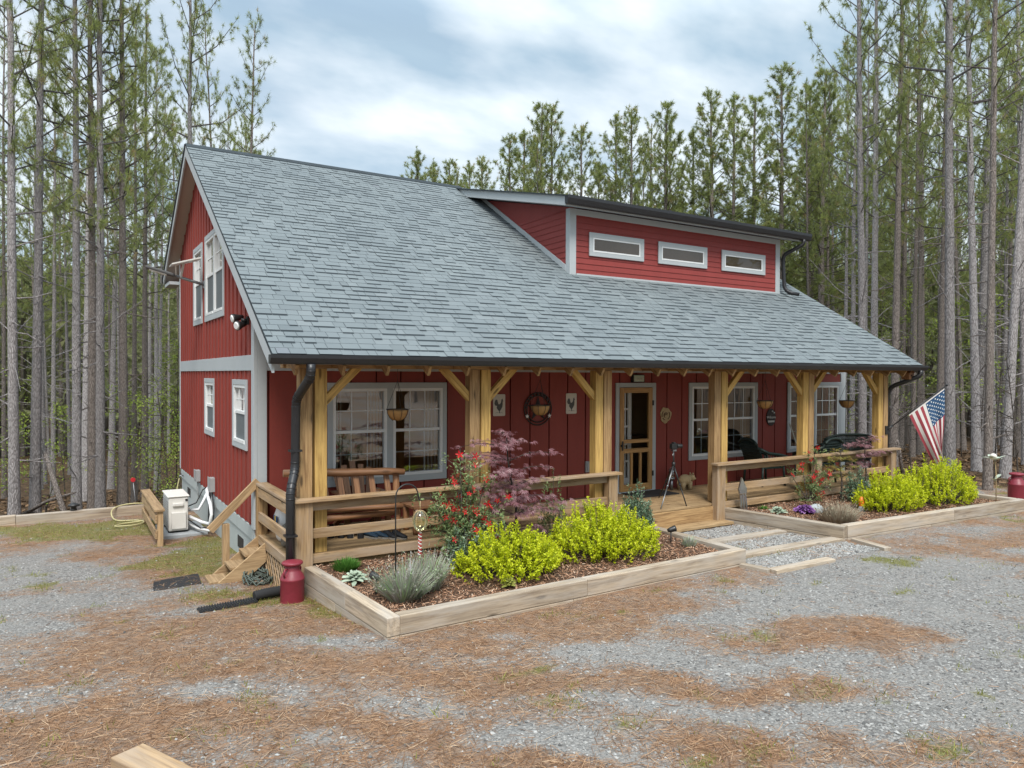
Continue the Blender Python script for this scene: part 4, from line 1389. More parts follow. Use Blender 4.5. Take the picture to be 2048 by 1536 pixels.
# ------------------------------------------------------------------ green wicker furniture
def wicker(name, x, y, rz, wd, lab, back_h=.95):
    t = thing(name, (0, 0, 0), lab, 'chair' if wd < 1 else 'settee', 'green wicker seats on the porch')
    g_ = M['dark_green']
    mb = MB()
    for i in range(int(wd / .022)):
        xx = -wd / 2 + .011 + i * .022
        mb.tube([(xx, -.28, .42), (xx, .22, .40)], .012, 5)
    for yy in (-.28, 0, .22): mb.tube([(-wd / 2, yy, .41), (wd / 2, yy, .41)], .02, 6)
    mb.box(-wd / 2, wd / 2, -.27, .22, .36, .40); mb.build('seat', g_, t)
    mb = MB(); n = int(wd / .03)
    for i in range(n + 1):
        xx = -wd / 2 + wd * i / n; top = back_h - .10 * abs(2 * i / n - 1) ** 3
        mb.tube([(xx, .22, .40), (xx, .30, .65), (xx, .40, top)], .011, 5)
    for k in range(9):
        f = k / 8; z = .42 + (back_h - .52) * f; yy = .22 + .16 * f
        if wd < 1 or k != 6: mb.tube([(-wd / 2, yy, z), (wd / 2, yy, z)], .011, 5)
    mb.tube([(-wd / 2 + wd * i / 14, .41, back_h - .10 * abs(2 * i / 14 - 1) ** 3) for i in range(15)], .028, 7)
    mb.build('backrest', g_, t)
    for s in (-1, 1):
        mb = MB(); xx = s * wd / 2
        mb.tube([(xx, .36, .78), (xx + s * .05, .15, .68), (xx + s * .06, -.12, .64), (xx + s * .04, -.30, .60), (xx, -.33, .50)], .033, 8)
        for k in range(9): mb.tube([(xx + s * .01, -.28 + k * .065, .42), (xx + s * .05, -.26 + k * .062, .64)], .010, 5)
        mb.build('armrest', g_, t)
        for yy in (-.27, .24):
            mb = MB(); mb.tube([(xx * .96, yy, .40), (xx, yy * 1.1, 0)], .024, 7); mb.build('leg', g_, t)
    t.location = (x, y, DZ); t.rotation_euler = (0, 0, rz)
    return t


wicker('wicker_chair', 10.0, -.62, R(78), .58, 'green wicker armchair seen side-on below the second window')
wicker('wicker_chair', 11.25, -.95, R(-178), .6, 'green wicker armchair with its back to the rail behind the red azalea')
wicker('wicker_settee', 12.35, -.72, R(-200), 1.25, 'green wicker settee at the far end of the porch', .98)
t = thing('broom', (11.46, -.12, DZ), 'broom with a pale handle and blue grip leaning by the far window', 'broom')
mb = MB(); mb.tube([(11.45, -.45, .45), (11.52, -.08, 1.22)], .013, 8); mb.build('handle', M['pale_pole'], t)
mb = MB(); mb.tube([(11.41, -.58, .15), (11.455, -.43, .5)], .02, 8); mb.build('grip', M['broom_blue'], t)
mb = MB(); mb.prism([V(11.30, -.64, DZ), V(11.52, -.60, DZ), V(11.44, -.56, .18), V(11.38, -.57, .18)], (.02, -.05, 0)); mb.build('brush', M['dark_green'], t)

# ------------------------------------------------------------------ tripod, mat, figurine, lantern
t = thing('tripod', (6.72, -1.38, DZ), 'black photo tripod with a camera standing by the porch step', 'tripod')
hub = V(6.78, -1.32, .72)
for f in ((6.22, -1.60, DZ), (6.80, -1.62, DZ), (7.0, -.72, DZ)):
    f = Vector(f); mb = MB(); mid = hub.lerp(f, .48)
    mb.tube([hub, mid], .014, 8); mb.tube([mid.lerp(hub, .04), mid.lerp(f, .05)], .02, 8); mb.tube([mid, f], .010, 8)
    mb.build('leg', M['galvanised'] if f[0] < 6.5 else M['lamp_black'], t)
mb = MB(); mb.tube([hub + V(0, 0, -.05), hub + V(0, 0, .26)], .014, 8); mb.tube([hub + V(0, 0, -.03), hub + V(0, 0, .05)], .032, 8)
mb.build('centre_column', M['lamp_black'], t)
mb = MB(); mb.box(hub.x - .04, hub.x + .04, hub.y - .03, hub.y + .03, hub.z + .24, hub.z + .27); mb.tube([hub + V(0, 0, .25), hub + V(-.12, -.10, .18)], .008, 6); mb.build('head', M['galvanised'], t)
mb = MB(); c = hub + V(0, 0, .33); mb.box(c.x - .07, c.x + .07, c.y - .035, c.y + .035, c.z - .05, c.z + .045); mb.box(c.x - .03, c.x + .03, c.y - .03, c.y + .03, c.z + .045, c.z + .068)
mb.tube([c + V(.06, -.02, 0), c + V(.15, -.05, 0)], .038, 12); mb.build('camera', M['lamp_black'], t, .008)
t = tag(MB().box(6.66, 7.62, -.62, -.06, DZ + .001, DZ + .016).build('doormat', M['rubber_black']), 'dark doormat in front of the screen door', 'doormat')
t = thing('animal_figurine', (8.1, -.28, DZ), 'tan stone animal figurine sitting against the porch wall', 'figurine')
mb = MB(); cx, cy = 8.1, -.28
mb.ball((cx, cy, .23), .15, .10, .11, 14, 10)
mb.ball((cx + .15, cy - .03, .27), .075, .07, .07, 12, 8); mb.ball((cx + .215, cy - .04, .245), .035, .035, .03, 8, 6)
for (dx, dy) in ((-.09, -.05), (.08, -.06), (-.09, .05), (.09, .05)): mb.tube([(cx + dx, cy + dy, DZ), (cx + dx, cy + dy, .20)], [.042, .048], 8)
for dy in (-.05, .03): mb.ball((cx + .14, cy - .03 + dy * 1.0, .345), .022, .014, .026, 8, 6)
mb.tube([(cx - .14, cy, .26), (cx - .19, cy, .22), (cx - .2, cy, .16)], .014, 6)
mb.build('animal_body', M['tan_stone'], t)
t = thing('lantern', (7.82, -.2, .30), 'small glass lantern on a short stand behind the tripod', 'lantern')
mb = MB(); mb.lathe([(.055, .0), (.06, .01), (.06, .14), (.05, .16)], (7.82, -.2, DZ + .22), 12, .5); mb.build('glass_jar', M['pane_glass'], t)
mb = MB(); mb.lathe([(.0, -.01), (.065, -.01), (.065, .03), (.0, .03)], (7.82, -.2, DZ + .22), 12); mb.lathe([(.06, .15), (.05, .18), (.0, .19)], (7.82, -.2, DZ + .22), 12); mb.tube([(7.82 + .05 * math.cos(R(a)), -.2, DZ + .40 + .05 * math.sin(R(a))) for a in range(0, 181, 20)], .004, 5)
mb.build('metal_frame', M['galvanised'], t)
MB().tube([(7.82, -.2, DZ), (7.82, -.2, DZ + .212)], .03, 8).build('stand', M['galvanised'], t)

# ------------------------------------------------------------------ flag
t = thing('flag', (12.72, -1.6, 1.13), 'stars and stripes flag on a black pole fixed to the far porch post', 'flag')
p0 = V(12.72, -1.615, 1.13); p1 = V(13.74, -2.32, 2.10)
mb = MB(); mb.tube([p0, p1], .013, 8); mb.ball(p1, .028, .028, .028, 8, 6); mb.build('pole', M['lamp_black'], t)
mb = MB(); mb.box(12.66, 12.78, -1.63, -1.607, 1.04, 1.22); mb.tube([p0 + V(0, .01, 0), p0.lerp(p1, .1)], .022, 8); mb.build('bracket', M['lamp_black'], t)
ha = p0.lerp(p1, .36) + V(.012, -.005, -.02); hb = p0.lerp(p1, .96) + V(.0, 0, -.03)
FL = 1.35


def flag_pt(u, v):
    """u 0..1 along the hoist (0 low end), v 0..1 along the fly"""
    h = ha.lerp(hb, u)
    down = V(.40 * (1 - u) + .05, -.28 * (1 - u) - .02, -1).normalized()
    fold = .07 * v * math.sin(u * 9.0 + 1.2) + .04 * v * math.sin(u * 19 + v * 2)
    side = V(.62, .78, 0)
    gather = V(.70, -.45, 0).normalized() * (-.18 * v * v * max(0, u - .35))
    return h + down * (FL * v * (1 - .10 * (1 - u))) + side * fold + gather


def grid(mb, u0, u1, v0, v1, nu, nv, off=0.0, cv=.5):
    vs = []; fs = []
    for i in range(nu + 1):
        for j in range(nv + 1):
            vs.append(flag_pt(u0 + (u1 - u0) * i / nu, v0 + (v1 - v0) * j / nv) + V(-.6, -.78, 0) * off)
    for i in range(nu):
        for j in range(nv):
            a = i * (nv + 1) + j; fs.append((a, a + 1, a + nv + 2, a + nv + 1))
    mb.add(vs, fs, None, cv, True)


fr_, fw_, fb_ = MB(), MB(), MB()
for k in range(13):
    m_ = fr_ if k % 2 == 0 else fw_
    if k < 6: grid(m_, k / 13, (k + 1) / 13, .02, 1, 3, 40)
    else: grid(m_, k / 13, (k + 1) / 13, .42, 1, 3, 26)
grid(fb_, 6 / 13, 1, .02, .42, 21, 16); grid(fw_, 0, 1, 0, .02, 30, 1)
fr_.build('red_stripes', M['flag_red'], t); fw_.build('white_stripes', M['flag_white'], t); fb_.build('canton', M['flag_blue'], t)
st = MB()
for off in (.004, -.004):
    for r_ in range(9):
        for c_ in range(6 if r_ % 2 == 0 else 5):
            u = 6 / 13 + (7 / 13) * (.06 + .11 * r_); v = .02 + .40 * ((.09 if r_ % 2 == 0 else .175) + .165 * c_)
            vs = [flag_pt(u, v) + V(-.6, -.78, 0) * off]
            for i in range(10):
                a = R(36 * i); q = 1 if i % 2 == 0 else .42
                vs.append(flag_pt(min(1, u + .026 * q * math.cos(a)), v + .0165 * q * math.sin(a)) + V(-.6, -.78, 0) * off)
            st.add(vs, [(0, 1 + i, 1 + (i + 1) % 10) for i in range(10)], None, .5)
st.build('stars', M['white_vinyl'], t)

# ------------------------------------------------------------------ milk cans
def milk_can(loc, rz, lab, s=1.0):
    t = thing('milk_can', (0, 0, 0), lab, 'milk can', 'red milk cans'); g_ = M['red_can']
    mb = MB(); mb.lathe([(.0, .0), (.165, .0), (.172, .015), (.165, .03), (.168, .05), (.168, .33), (.174, .34), (.174, .355), (.168, .365), (.15, .41), (.115, .46), (.105, .48), (.105, .54), (.10, .55)], (0, 0, 0), 32, .5)
    mb.build('body', g_, t)
    mb = MB(); mb.lathe([(.095, .535), (.13, .545), (.148, .56), (.15, .58), (.14, .592), (.08, .605), (.0, .61)], (0, 0, 0), 32, .5); mb.build('lid', g_, t)
    for sg in (-1, 1):
        mb = MB(); mb.tube([(sg * .105, 0, .50), (sg * .16, 0, .50), (sg * .185, 0, .46), (sg * .165, 0, .40)], .013, 8); mb.build('handle', g_, t)
    t.location = loc; t.rotation_euler = (0, 0, rz); t.scale = (s,) * 3
    return t


milk_can((-.02, -2.02, Gz(-.02, -2.06) - .01), R(215), 'red milk can at the foot of the near downspout', .82)
milk_can((14.62, -3.30, Gz(14.6, -3.3) - .01), R(150), 'red milk can at the far corner of the flower bed', .95)

# ------------------------------------------------------------------ left side of the house
t = thing('heat_pump', (-.52, 3.75, Gz(-.5, 3.7)), 'white heat pump unit on a grey pad beside the gable wall', 'heat pump')
gz = Gz(-.5, 3.75)
MB().box(-.86, -.12, 3.22, 4.4, gz - .05, gz + .05, .5).build('pad', M['concrete_pad'], t, .01)
mb = MB(); mb.box(-.74, -.42, 3.42, 4.22, gz + .08, gz + .68, .5); mb.build('casing', M['plastic_white'], t, .02)
mb = MB(); mb.box(-.76, -.40, 3.40, 4.24, gz + .68, gz + .705, .6); mb.build('top_panel', M['plastic_white'], t, .012)
mb = MB(); mb.box(-.70, -.46, 3.365, 3.42, gz + .12, gz + .42, .4); mb.box(-.68, -.50, 3.38, 3.42, gz + .52, gz + .58, .4); mb.build('service_cover', M['plastic_white'], t, .012)
mb = MB(); mb.box(-.47, -.43, 3.412, 3.42, gz + .60, gz + .64); mb.build('badge', M['rubber_black'], t)
mb = MB()
for k in range(16): mb.box(-.752, -.742, 3.5 + k * .042, 3.512 + k * .042, gz + .12, gz + .64)
for k in range(12): mb.box(-.756, -.748, 3.48, 4.16, gz + .14 + k * .042, gz + .148 + k * .042)
mb.build('fan_grille', M['grey_box'], t)
for yy in (3.5, 4.1):
    mb = MB(); mb.box(-.74, -.42, yy - .03, yy + .03, gz + .05, gz + .08); mb.build('foot', M['rubber_black'], t)
t = thing('line_set', (-.1, 3.5, -.4), 'white insulated pipes and black cables looping from the heat pump to the wall', 'pipes')
mb = MB()
mb.tube([(-.40, 3.55, gz + .30), (-.22, 3.30, gz + .22), (-.12, 3.05, gz + .22), (-.10, 2.98, gz + .40), (-.10, 3.10, gz + .55), (-.07, 3.55, gz + .62), (-.05, 3.8, gz + .72), (.0, 3.9, gz + .75)], .03, 10)
mb.tube([(-.40, 3.60, gz + .16), (-.28, 3.25, gz + .12), (-.14, 2.9, gz + .13), (-.10, 2.85, gz + .2)], .022, 8)
mb.tube([(-.40, 3.7, gz + .38), (-.22, 3.6, gz + .40), (-.12, 3.68, gz + .55), (-.03, 3.82, gz + .7)], .024, 8)
mb.build('insulated_pipe', M['white_pipe'], t)
mb = MB()
mb.tube([(-.40, 3.55, gz + .24), (-.25, 3.15, gz + .14), (-.10, 2.9, gz + .2), (-.06, 3.0, gz + .5), (-.06, 3.2, .18)], .012, 8)
mb.tube([(-.40, 3.75, gz + .44), (-.24, 3.75, gz + .5), (-.10, 3.95, gz + .7), (-.03, 3.95, gz + .74)], .011, 8)
mb.tube([(-.09, 3.4, gz), (-.07, 3.4, gz + .45), (-.03, 3.6, gz + .72)], .02, 8)
mb.build('cable', M['rubber_black'], t)
# short wooden screen fence
t = thing('short_fence', (-.95, 3.8, Gz(-1, 3.8)), 'short three-rail wooden fence in front of the heat pump', 'fence')
for y in (2.66, 5.0):
    g0 = Gz(-.95, y); MB().box(-1.0, -.91, y - .045, y + .045, g0 - .1, .0).build('post', M['stair_wood'], t, .004)
MB().box(-1.05, -.89, 2.58, 5.06, .002, .04).build('cap', M['stair_wood'], t, .004)
for z in (-.12, -.38): MB().box(-1.035, -1.001, 2.6, 5.05, z - .07, z + .07).build('rail', M['stair_wood'], t, .004)
t = thing('timber_border', (-3, 6.2, -.6), 'long low timber border between the mossy yard and the pine woods', 'retaining border')
for (a, b) in ((-7.9, -5.6), (-5.596, -3.1), (-3.096, -.7)):
    MB().beam((a, 6.12 + .012 * a * 0, -.56), (b, 6.12, -.55), .14, .24).build('timber', M['timber'], t, .008)
# yellow hose
mb = MB()
pts = [(-.10, 7.2, -.08), (-.16, 7.15, -.35), (-.2, 7.0, -.7), (-.5, 6.5, -.60), (-.9, 6.15, -.41), (-1.3, 6.1, -.40), (-1.5, 5.9, -.47), (-1.45, 5.5, -.59), (-1.1, 5.25, -.585), (-1.0, 4.95, -.58), (-1.2, 4.7, -.57), (-1.5, 4.75, -.57), (-1.35, 5.0, -.58), (-1.05, 5.05, -.575)]


def smooth(pts, k=6):
    P = [Vector(p) for p in pts]; out = []
    for i in range(len(P) - 1):
        a = P[max(i - 1, 0)]; b = P[i]; c = P[i + 1]; d = P[min(i + 2, len(P) - 1)]
        for j in range(k):
            t_ = j / k
            out.append(.5 * ((2 * b) + (c - a) * t_ + (2 * a - 5 * b + 4 * c - d) * t_ ** 2 + (3 * b - a - 3 * c + d) * t_ ** 3))
    return out + [P[-1]]


mb.tube(smooth(pts), .0125, 8)
tag(mb.build('garden_hose', M['yellow_hose']), 'pale yellow garden hose trailing over the timber border', 'hose')
t = thing('reflector_stake', (-1.0, 6.7, -.7), 'thin stake with a round red reflector beyond the timber border', 'marker')
MB().tube([(-.98, 6.7, -.8), (-1.06, 6.72, -.02)], .008, 6).build('stake', M['galvanised'], t)
mb = MB(); mb.tube([(-1.062, 6.70, .02), (-1.06, 6.735, .02)], .048, 16); mb.build('reflector', M['red_dot'], t)
t = thing('solar_cap_light', (-2.15, 6.13, -.44), 'small dark solar light sitting on the timber border', 'outdoor light')
mb = MB(); mb.lathe([(.0, .0), (.06, .0), (.06, .03), (.0, .03)], (-2.15, 6.13, -.435), 12); mb.build('base', M['lamp_black'], t)
mb = MB(); mb.lathe([(.05, .03), (.05, .09), (.11, .09), (.10, .12), (.03, .15), (.0, .155)], (-2.15, 6.13, -.435), 14); mb.build('hood', M['lamp_black'], t)
# mat, drain grate, pipe, cable coil
g0 = Gz(-1.05, -.2)
mb = MB(); mb.prism([V(-1.36, -.50, g0 + .008), V(-.78, -.46, g0 + .008), V(-.73, .20, g0 - .02), V(-1.30, .06, g0 - .014)], (0, 0, .016))
tag(mb.build('rubber_mat', M['rubber_black']), 'black rubber mat on the ground by the side stairs', 'mat')
t = thing('drain_grate', (-.68, -1.78, -.4), 'black slotted plastic drain channel at the end of a corrugated pipe', 'drain')
a_, b_ = V(-1.02, -1.82, Gz(-1, -1.8) + .01), V(-.38, -1.77, Gz(-.4, -1.78) + .02)
mb = MB(); mb.beam(a_, b_, .16, .03); mb.build('channel', M['rubber_black'], t)
mb = MB()
for k in range(22):
    p = a_.lerp(b_, (k + .5) / 22); mb.beam(p + V(0, -.07, .022), p + V(0, .07, .022), .012, .014)
mb.build('slots', M['rubber_black'], t)
mb = MB(); P = smooth([(-.40, -1.77, -.34), (-.26, -1.75, -.33), (-.15, -1.74, -.33), (.0, -1.72, -.33), (.03, -1.72, -.30)], 10)
mb.tube(P, [.055 + .008 * (i % 2) for i in range(len(P))], 10); mb.build('corrugated_pipe', M['rubber_black'], t)
mb = MB(); cc = V(-.13, -.78, Gz(-.13, -.78) + .03)
for k in range(9):
    r_ = .16 + .05 * random.random(); ph = random.uniform(0, 6); dx, dy = random.uniform(-.05, .05), random.uniform(-.06, .06)
    mb.tube([cc + V(dx + r_ * .8 * math.cos(ph + 2 * math.pi * i / 24), dy + r_ * 1.25 * math.sin(ph + 2 * math.pi * i / 24), .012 * k * random.uniform(.5, 1.3) + .02 * math.sin(3 * i)) for i in range(25)], .010, 6, False)
tag(mb.build('cable_coil', M['cable_green']), 'loose coil of dark green cable by the lattice skirt', 'cable')
# foreground rail at the bottom of the picture
t = thing('parking_rail', (-2.0, -6.9, 0), 'heavy pale wooden rail end at the front edge of the driveway', 'rail')
e0 = V(-2.055, -6.76, .5); dd = V(.2, -.42, 0).normalized()
MB().beam(e0 + V(0, 0, -.075), e0 + dd * 2.2 + V(0, 0, -.075), .16, .15).build('rail', M['yellow_pine'] if False else M['rail_wood'], t, .006)
for k in (.25, 1.9):
    p = e0 + dd * k; MB().box(p.x - .07, p.x + .07, p.y - .07, p.y + .07, Gz(p.x, p.y) - .3, .349).build('post', M['rail_wood'], t, .006)
mb = MB(); mb.tube(smooth([(-1.42, -6.45, -.27), (-1.36, -6.35, -.20), (-1.28, -6.25, -.14), (-1.25, -6.22, -.15)]), .010, 6)
tag(mb.build('iron_hook', M['lamp_black']), 'small black iron hook stuck in the driveway near the rail end', 'hook')

# ------------------------------------------------------------------ raised beds
def bed(name, lab, pts, zt, joints, levels):
    """pts: ordered corner points of the timber outline"""
    t = thing(name, (pts[0][0], pts[0][1], zt - .2), lab, 'raised bed')
    for i, (a, b) in enumerate(zip(pts[:-1], pts[1:])):
        a, b = Vector((*a, 0)), Vector((*b, 0)); d = (b - a).normalized()
        a2 = a + d * (.07 if i else -.07) * (1 if i else 1); b2 = b + d * (.07 if i < len(pts) - 2 else 0)
        js = [0] + joints[i] + [1]
        for p, q in zip(js[:-1], js[1:]):
            A, B = a2.lerp(b2, p), a2.lerp(b2, q)
            MB().beam(A + d * .0015 + V(0, 0, zt - .095), B - d * .0015 + V(0, 0, zt - .095), .14, .19).build('timber', M['timber'], t, .01)
        for l in range(1, levels[i]):
            MB().beam(a2 + V(0, 0, zt - .095 - .192 * l), a2.lerp(b2, .42) - d * .002 + V(0, 0, zt - .095 - .192 * l), .136, .19).build('timber', M['timber'], t, .01)
            MB().beam(a2.lerp(b2, .42) + V(0, 0, zt - .095 - .192 * l), b2 + V(0, 0, zt - .095 - .192 * l), .134, .19).build('timber', M['timber'], t, .01)
    return t


ZB = -.06
bed('raised_bed', 'near timber raised bed with mulch and yellow spireas left of the path', [(.25, -1.88), (.40, -4.02), (5.48, -3.90), (5.48, -2.02)], ZB, [[.55], [.46], []], [2, 2, 2])
bed('raised_bed', 'far timber raised bed with purple cabbage right of the path', [(7.62, -1.72), (8.02, -3.72), (13.18, -3.98), (13.0, -1.9)], ZB + .02, [[], [.55], []], [2, 2, 2])
MZ = -.13


def mulch(name, lab, poly, seed):
    """soil sheet"""
    xs = [p[0] for p in poly]; ys = [p[1] for p in poly]
    nx, ny = 60, 26
    vs = []; 
    A, B, C_, D_ = [np.array(p) for p in poly]
    u, v = np.meshgrid(np.linspace(0, 1, nx), np.linspace(0, 1, ny))
    P = (1 - u)[..., None] * ((1 - v)[..., None] * A + v[..., None] * B) + u[..., None] * ((1 - v)[..., None] * D_ + v[..., None] * C_)
    Z = MZ + (fbm(P[..., 0], P[..., 1], 2.2, seed, 3) - .44) * .08 + .03 * (1 - v)
    Vv = np.concatenate([P, Z[..., None]], 2).reshape(-1, 3)
    I = np.arange(nx * ny).reshape(ny, nx)
    F = np.stack([I[:-1, :-1].ravel(), I[1:, :-1].ravel(), I[1:, 1:].ravel(), I[:-1, 1:].ravel()], 1)
    o = bigmesh(name, Vv, F, M['mulch_soil'], np.zeros(len(Vv)), smooth=True)
    tag(o, lab, 'soil', kind='structure')
    # chips
    r = np.random.default_rng(seed); n = 15000
    uu, vv = r.random(n), r.random(n)
    Q = (1 - uu)[:, None] * ((1 - vv)[:, None] * A + vv[:, None] * B) + uu[:, None] * ((1 - vv)[:, None] * D_ + vv[:, None] * C_)
    Zq = MZ + (fbm(Q[:, 0], Q[:, 1], 2.2, seed, 3) - .44) * .08 + .03 * (1 - vv) + r.uniform(.002, .018, n)
    chips('mulch_chips', np.column_stack([Q, Zq]), r, (.018, .06), (.004, .012), M['mulch_chip'], 'shredded brown bark mulch in the ' + ('near' if seed == 1 else 'far') + ' bed', .35)


def chips(name, C_, r, lr, wr, mat, lab, tilt, cv=None, parent=None, kind='stuff', cat='ground cover'):
    n = len(C_); a = r.uniform(0, 2 * np.pi, n); L = r.uniform(*lr, n) / 2; W = r.uniform(*wr, n) / 2
    el = r.normal(0, tilt, n)
    dx = np.column_stack([np.cos(a) * np.cos(el), np.sin(a) * np.cos(el), np.sin(el)]) * L[:, None]
    tw = r.normal(0, .5, n)
    sx = np.column_stack([-np.sin(a) * np.cos(tw), np.cos(a) * np.cos(tw), np.sin(tw)]) * W[:, None]
    P = np.stack([C_ - dx - sx, C_ + dx - sx, C_ + dx + sx, C_ - dx + sx], 1).reshape(-1, 3)
    F = np.arange(n * 4).reshape(n, 4)
    c = np.repeat(r.random(n) if cv is None else cv, 4)
    o = bigmesh(name, P, F, mat, c, parent)
    if parent is None: tag(o, lab, cat, kind=kind)
    return o


mulch('mulch', 'brown mulch soil filling the near raised bed', [(.32, -1.75), (.46, -3.96), (5.42, -3.84), (5.42, -1.75)], 1)
mulch('mulch', 'brown mulch soil filling the far raised bed', [(7.65, -1.72), (8.06, -3.66), (13.12, -3.92), (12.95, -1.72)], 2)


# path boards
t = thing('path_edging', (7, -3, -.28), 'flat timber boards edging and crossing the gravel path', 'path edging')
for a, b, w_ in (((5.58, -2.78), (7.72, -2.86), .19), ((5.62, -3.62), (7.98, -3.70), .20), ((5.52, -4.42), (6.72, -4.44), .15), ((5.42, -4.0), (5.50, -4.40), .12), ((8.14, -3.86), (7.98, -4.5), .13)):
    MB().beam((*a, Gz(*a) - .0), (*b, Gz(*b) - .0), w_, .09).build('board', M['timber'], t, .006)


# ------------------------------------------------------------------ plants
class Leaves:
    def __init__(s): s.P = []; s.c = []; s.tw = MB()

    def leaf(s, p, d, n, L, W, cv):
        """diamond leaf with base p, direction d, face normal about n"""
        sd = d.cross(n)
        if sd.length < 1e-5: sd = d.cross(V(1, 0, 0))
        sd.normalize()
        m = p + d * L * .5
        s.P += [p, m - sd * W * .5, p + d * L, m + sd * W * .5]; s.c += [cv] * 4

    def build(s, name, mat, parent):
        P = np.array([tuple(p) for p in s.P]); F = np.arange(len(P)).reshape(-1, 4)
        return bigmesh(name, P, F, mat, np.clip(s.c, 0, 1), parent)


def rv(r, k=1.0): return V(r.gauss(0, k), r.gauss(0, k), r.gauss(0, k))


def twiggy_bush(name, x, y, lab, cat, mat, rx, ry, h, seed, nst=300, per=24, ll=.03, lw=.016, group=None, up=.9, z0=None, cvb=0.0, spread=1.0, stem_mat='twig', top_light=False):
    """bush of many leafy shoots rising from a crown of stems"""
    r = random.Random(seed); z0 = MZ if z0 is None else z0
    t = thing(name, (x, y, z0), lab, cat, group)
    L = Leaves()
    lob = [(r.uniform(0, 6.28), r.uniform(.72, 1.22)) for _ in range(7)]
    for i in range(nst):
        a = r.uniform(0, 6.283); q = math.sqrt(r.random()); el = r.random()
        k = 1 + .0
        for (la, lk) in lob:
            k *= 1 + (lk - 1) * max(0, math.cos(a - la)) ** 4
        # shell point of the dome
        rad = q * k * spread; hz = h * (1 - .62 * q ** 2.4) * (r.uniform(.5, 1.0) if r.random() < .86 else r.uniform(1.0, 1.22))
        tip = V(x + rx * rad * math.cos(a), y + ry * rad * math.sin(a), z0 + max(.08, hz * (.55 + .45 * k)))
        base = V(x + rx * .25 * rad * math.cos(a), y + ry * .25 * rad * math.sin(a), z0)
        mid = base.lerp(tip, .5) + V(math.cos(a) * rx, math.sin(a) * ry, 0) * .12 * rad
        if i % 3 == 0: L.tw.tube([base, mid, tip], [.006, .004, .002], 4, False)
        d = (tip - mid).normalized(); d = (d + V(0, 0, up * .5) + rv(r, .22)).normalized()
        ln = r.uniform(.12, .24) * (h / .7) ** .5
        tv = r.gauss(0, .12)
        for j in range(per):
            f = j / per; p = tip - d * ln * (1 - f) + rv(r, .006)
            dd = (d * .45 + rv(r, .75)).normalized()
            nn = (V(0, 0, 1) + rv(r, .5)).normalized()
            L.leaf(p, dd, nn, ll * r.uniform(.6, 1.25), lw * r.uniform(.7, 1.2), .42 + cvb + tv + .25 * (f - .5) + r.gauss(0, .16))
    L.build('foliage', M[mat], t); L.tw.build('stems', M[stem_mat], t)
    return t


SP = 'yellow-green spireas in the raised beds'
twiggy_bush('spirea_bush', 2.32, -3.12, 'chartreuse spirea bush nearest the lavender in the near bed', 'bush', 'spirea_leaf', .74, .60, .55, 11, 560, 32, .034, .02, group=SP)
twiggy_bush('spirea_bush', 3.85, -3.05, 'wide chartreuse spirea bush nearest the path in the near bed', 'bush', 'spirea_leaf', .88, .64, .66, 12, 680, 32, .034, .02, group=SP)
twiggy_bush('spirea_bush', 10.35, -3.1, 'chartreuse spirea bush beside the orange ornament in the far bed', 'bush', 'spirea_leaf', .80, .56, .72, 13, 520, 30, .036, .02, group=SP)
twiggy_bush('spirea_bush', 11.85, -3.15, 'chartreuse spirea bush under the flag at the far bed end', 'bush', 'spirea_leaf', 1.0, .56, .78, 14, 600, 30, .036, .02, group=SP)
twiggy_bush('silver_shrub', 1.95, -2.75, 'silvery green shrub below the red azalea in the near bed', 'shrub', 'silver_shrub_leaf', .36, .32, .55, 21, 150, 20, .042, .016)
twiggy_bush('blue_green_shrub', 5.05, -2.35, 'blue-green shrub beside the porch step', 'shrub', 'silver_shrub_leaf', .34, .34, .72, 22, 190, 20, .045, .02)
twiggy_bush('blue_green_shrub', 10.6, -2.35, 'blue-green shrub behind the dry lavender in the far bed', 'shrub', 'silver_shrub_leaf', .38, .3, .62, 23, 150, 20, .045, .02)
twiggy_bush('young_shrub', 3.75, -1.98, 'small open shrub with olive leaves against the porch rail', 'shrub', 'azalea_leaf', .24, .16, .85, 24, 40, 18, .05, .02)


def flower(mb, c, n, s, r):
    """funnel of five pointed petals"""
    n = n.normalized(); a = n.cross(V(0, 0, 1))
    if a.length < .1: a = n.cross(V(1, 0, 0))
    a.normalize(); b = n.cross(a); ph = r.uniform(0, 6)
    k = r.uniform(0, 1)
    for i in range(5):
        t0 = ph + i * 1.2566
        def pt(t_, q, hh): return c + (a * math.cos(t_) + b * math.sin(t_)) * q * s + n * hh * s
        mb.add([c, pt(t0 - .42, .55, .35), pt(t0, 1.0, .30), pt(t0 + .42, .55, .35)], [(0, 1, 2, 3)], None, max(0, min(1, k + r.gauss(0, .15))))
    for i in range(3): mb.add([c, c + n * s * .7 + a * .05 * s * i, c + n * s * .7 + b * .06 * s], [(0, 1, 2)], None, 1)


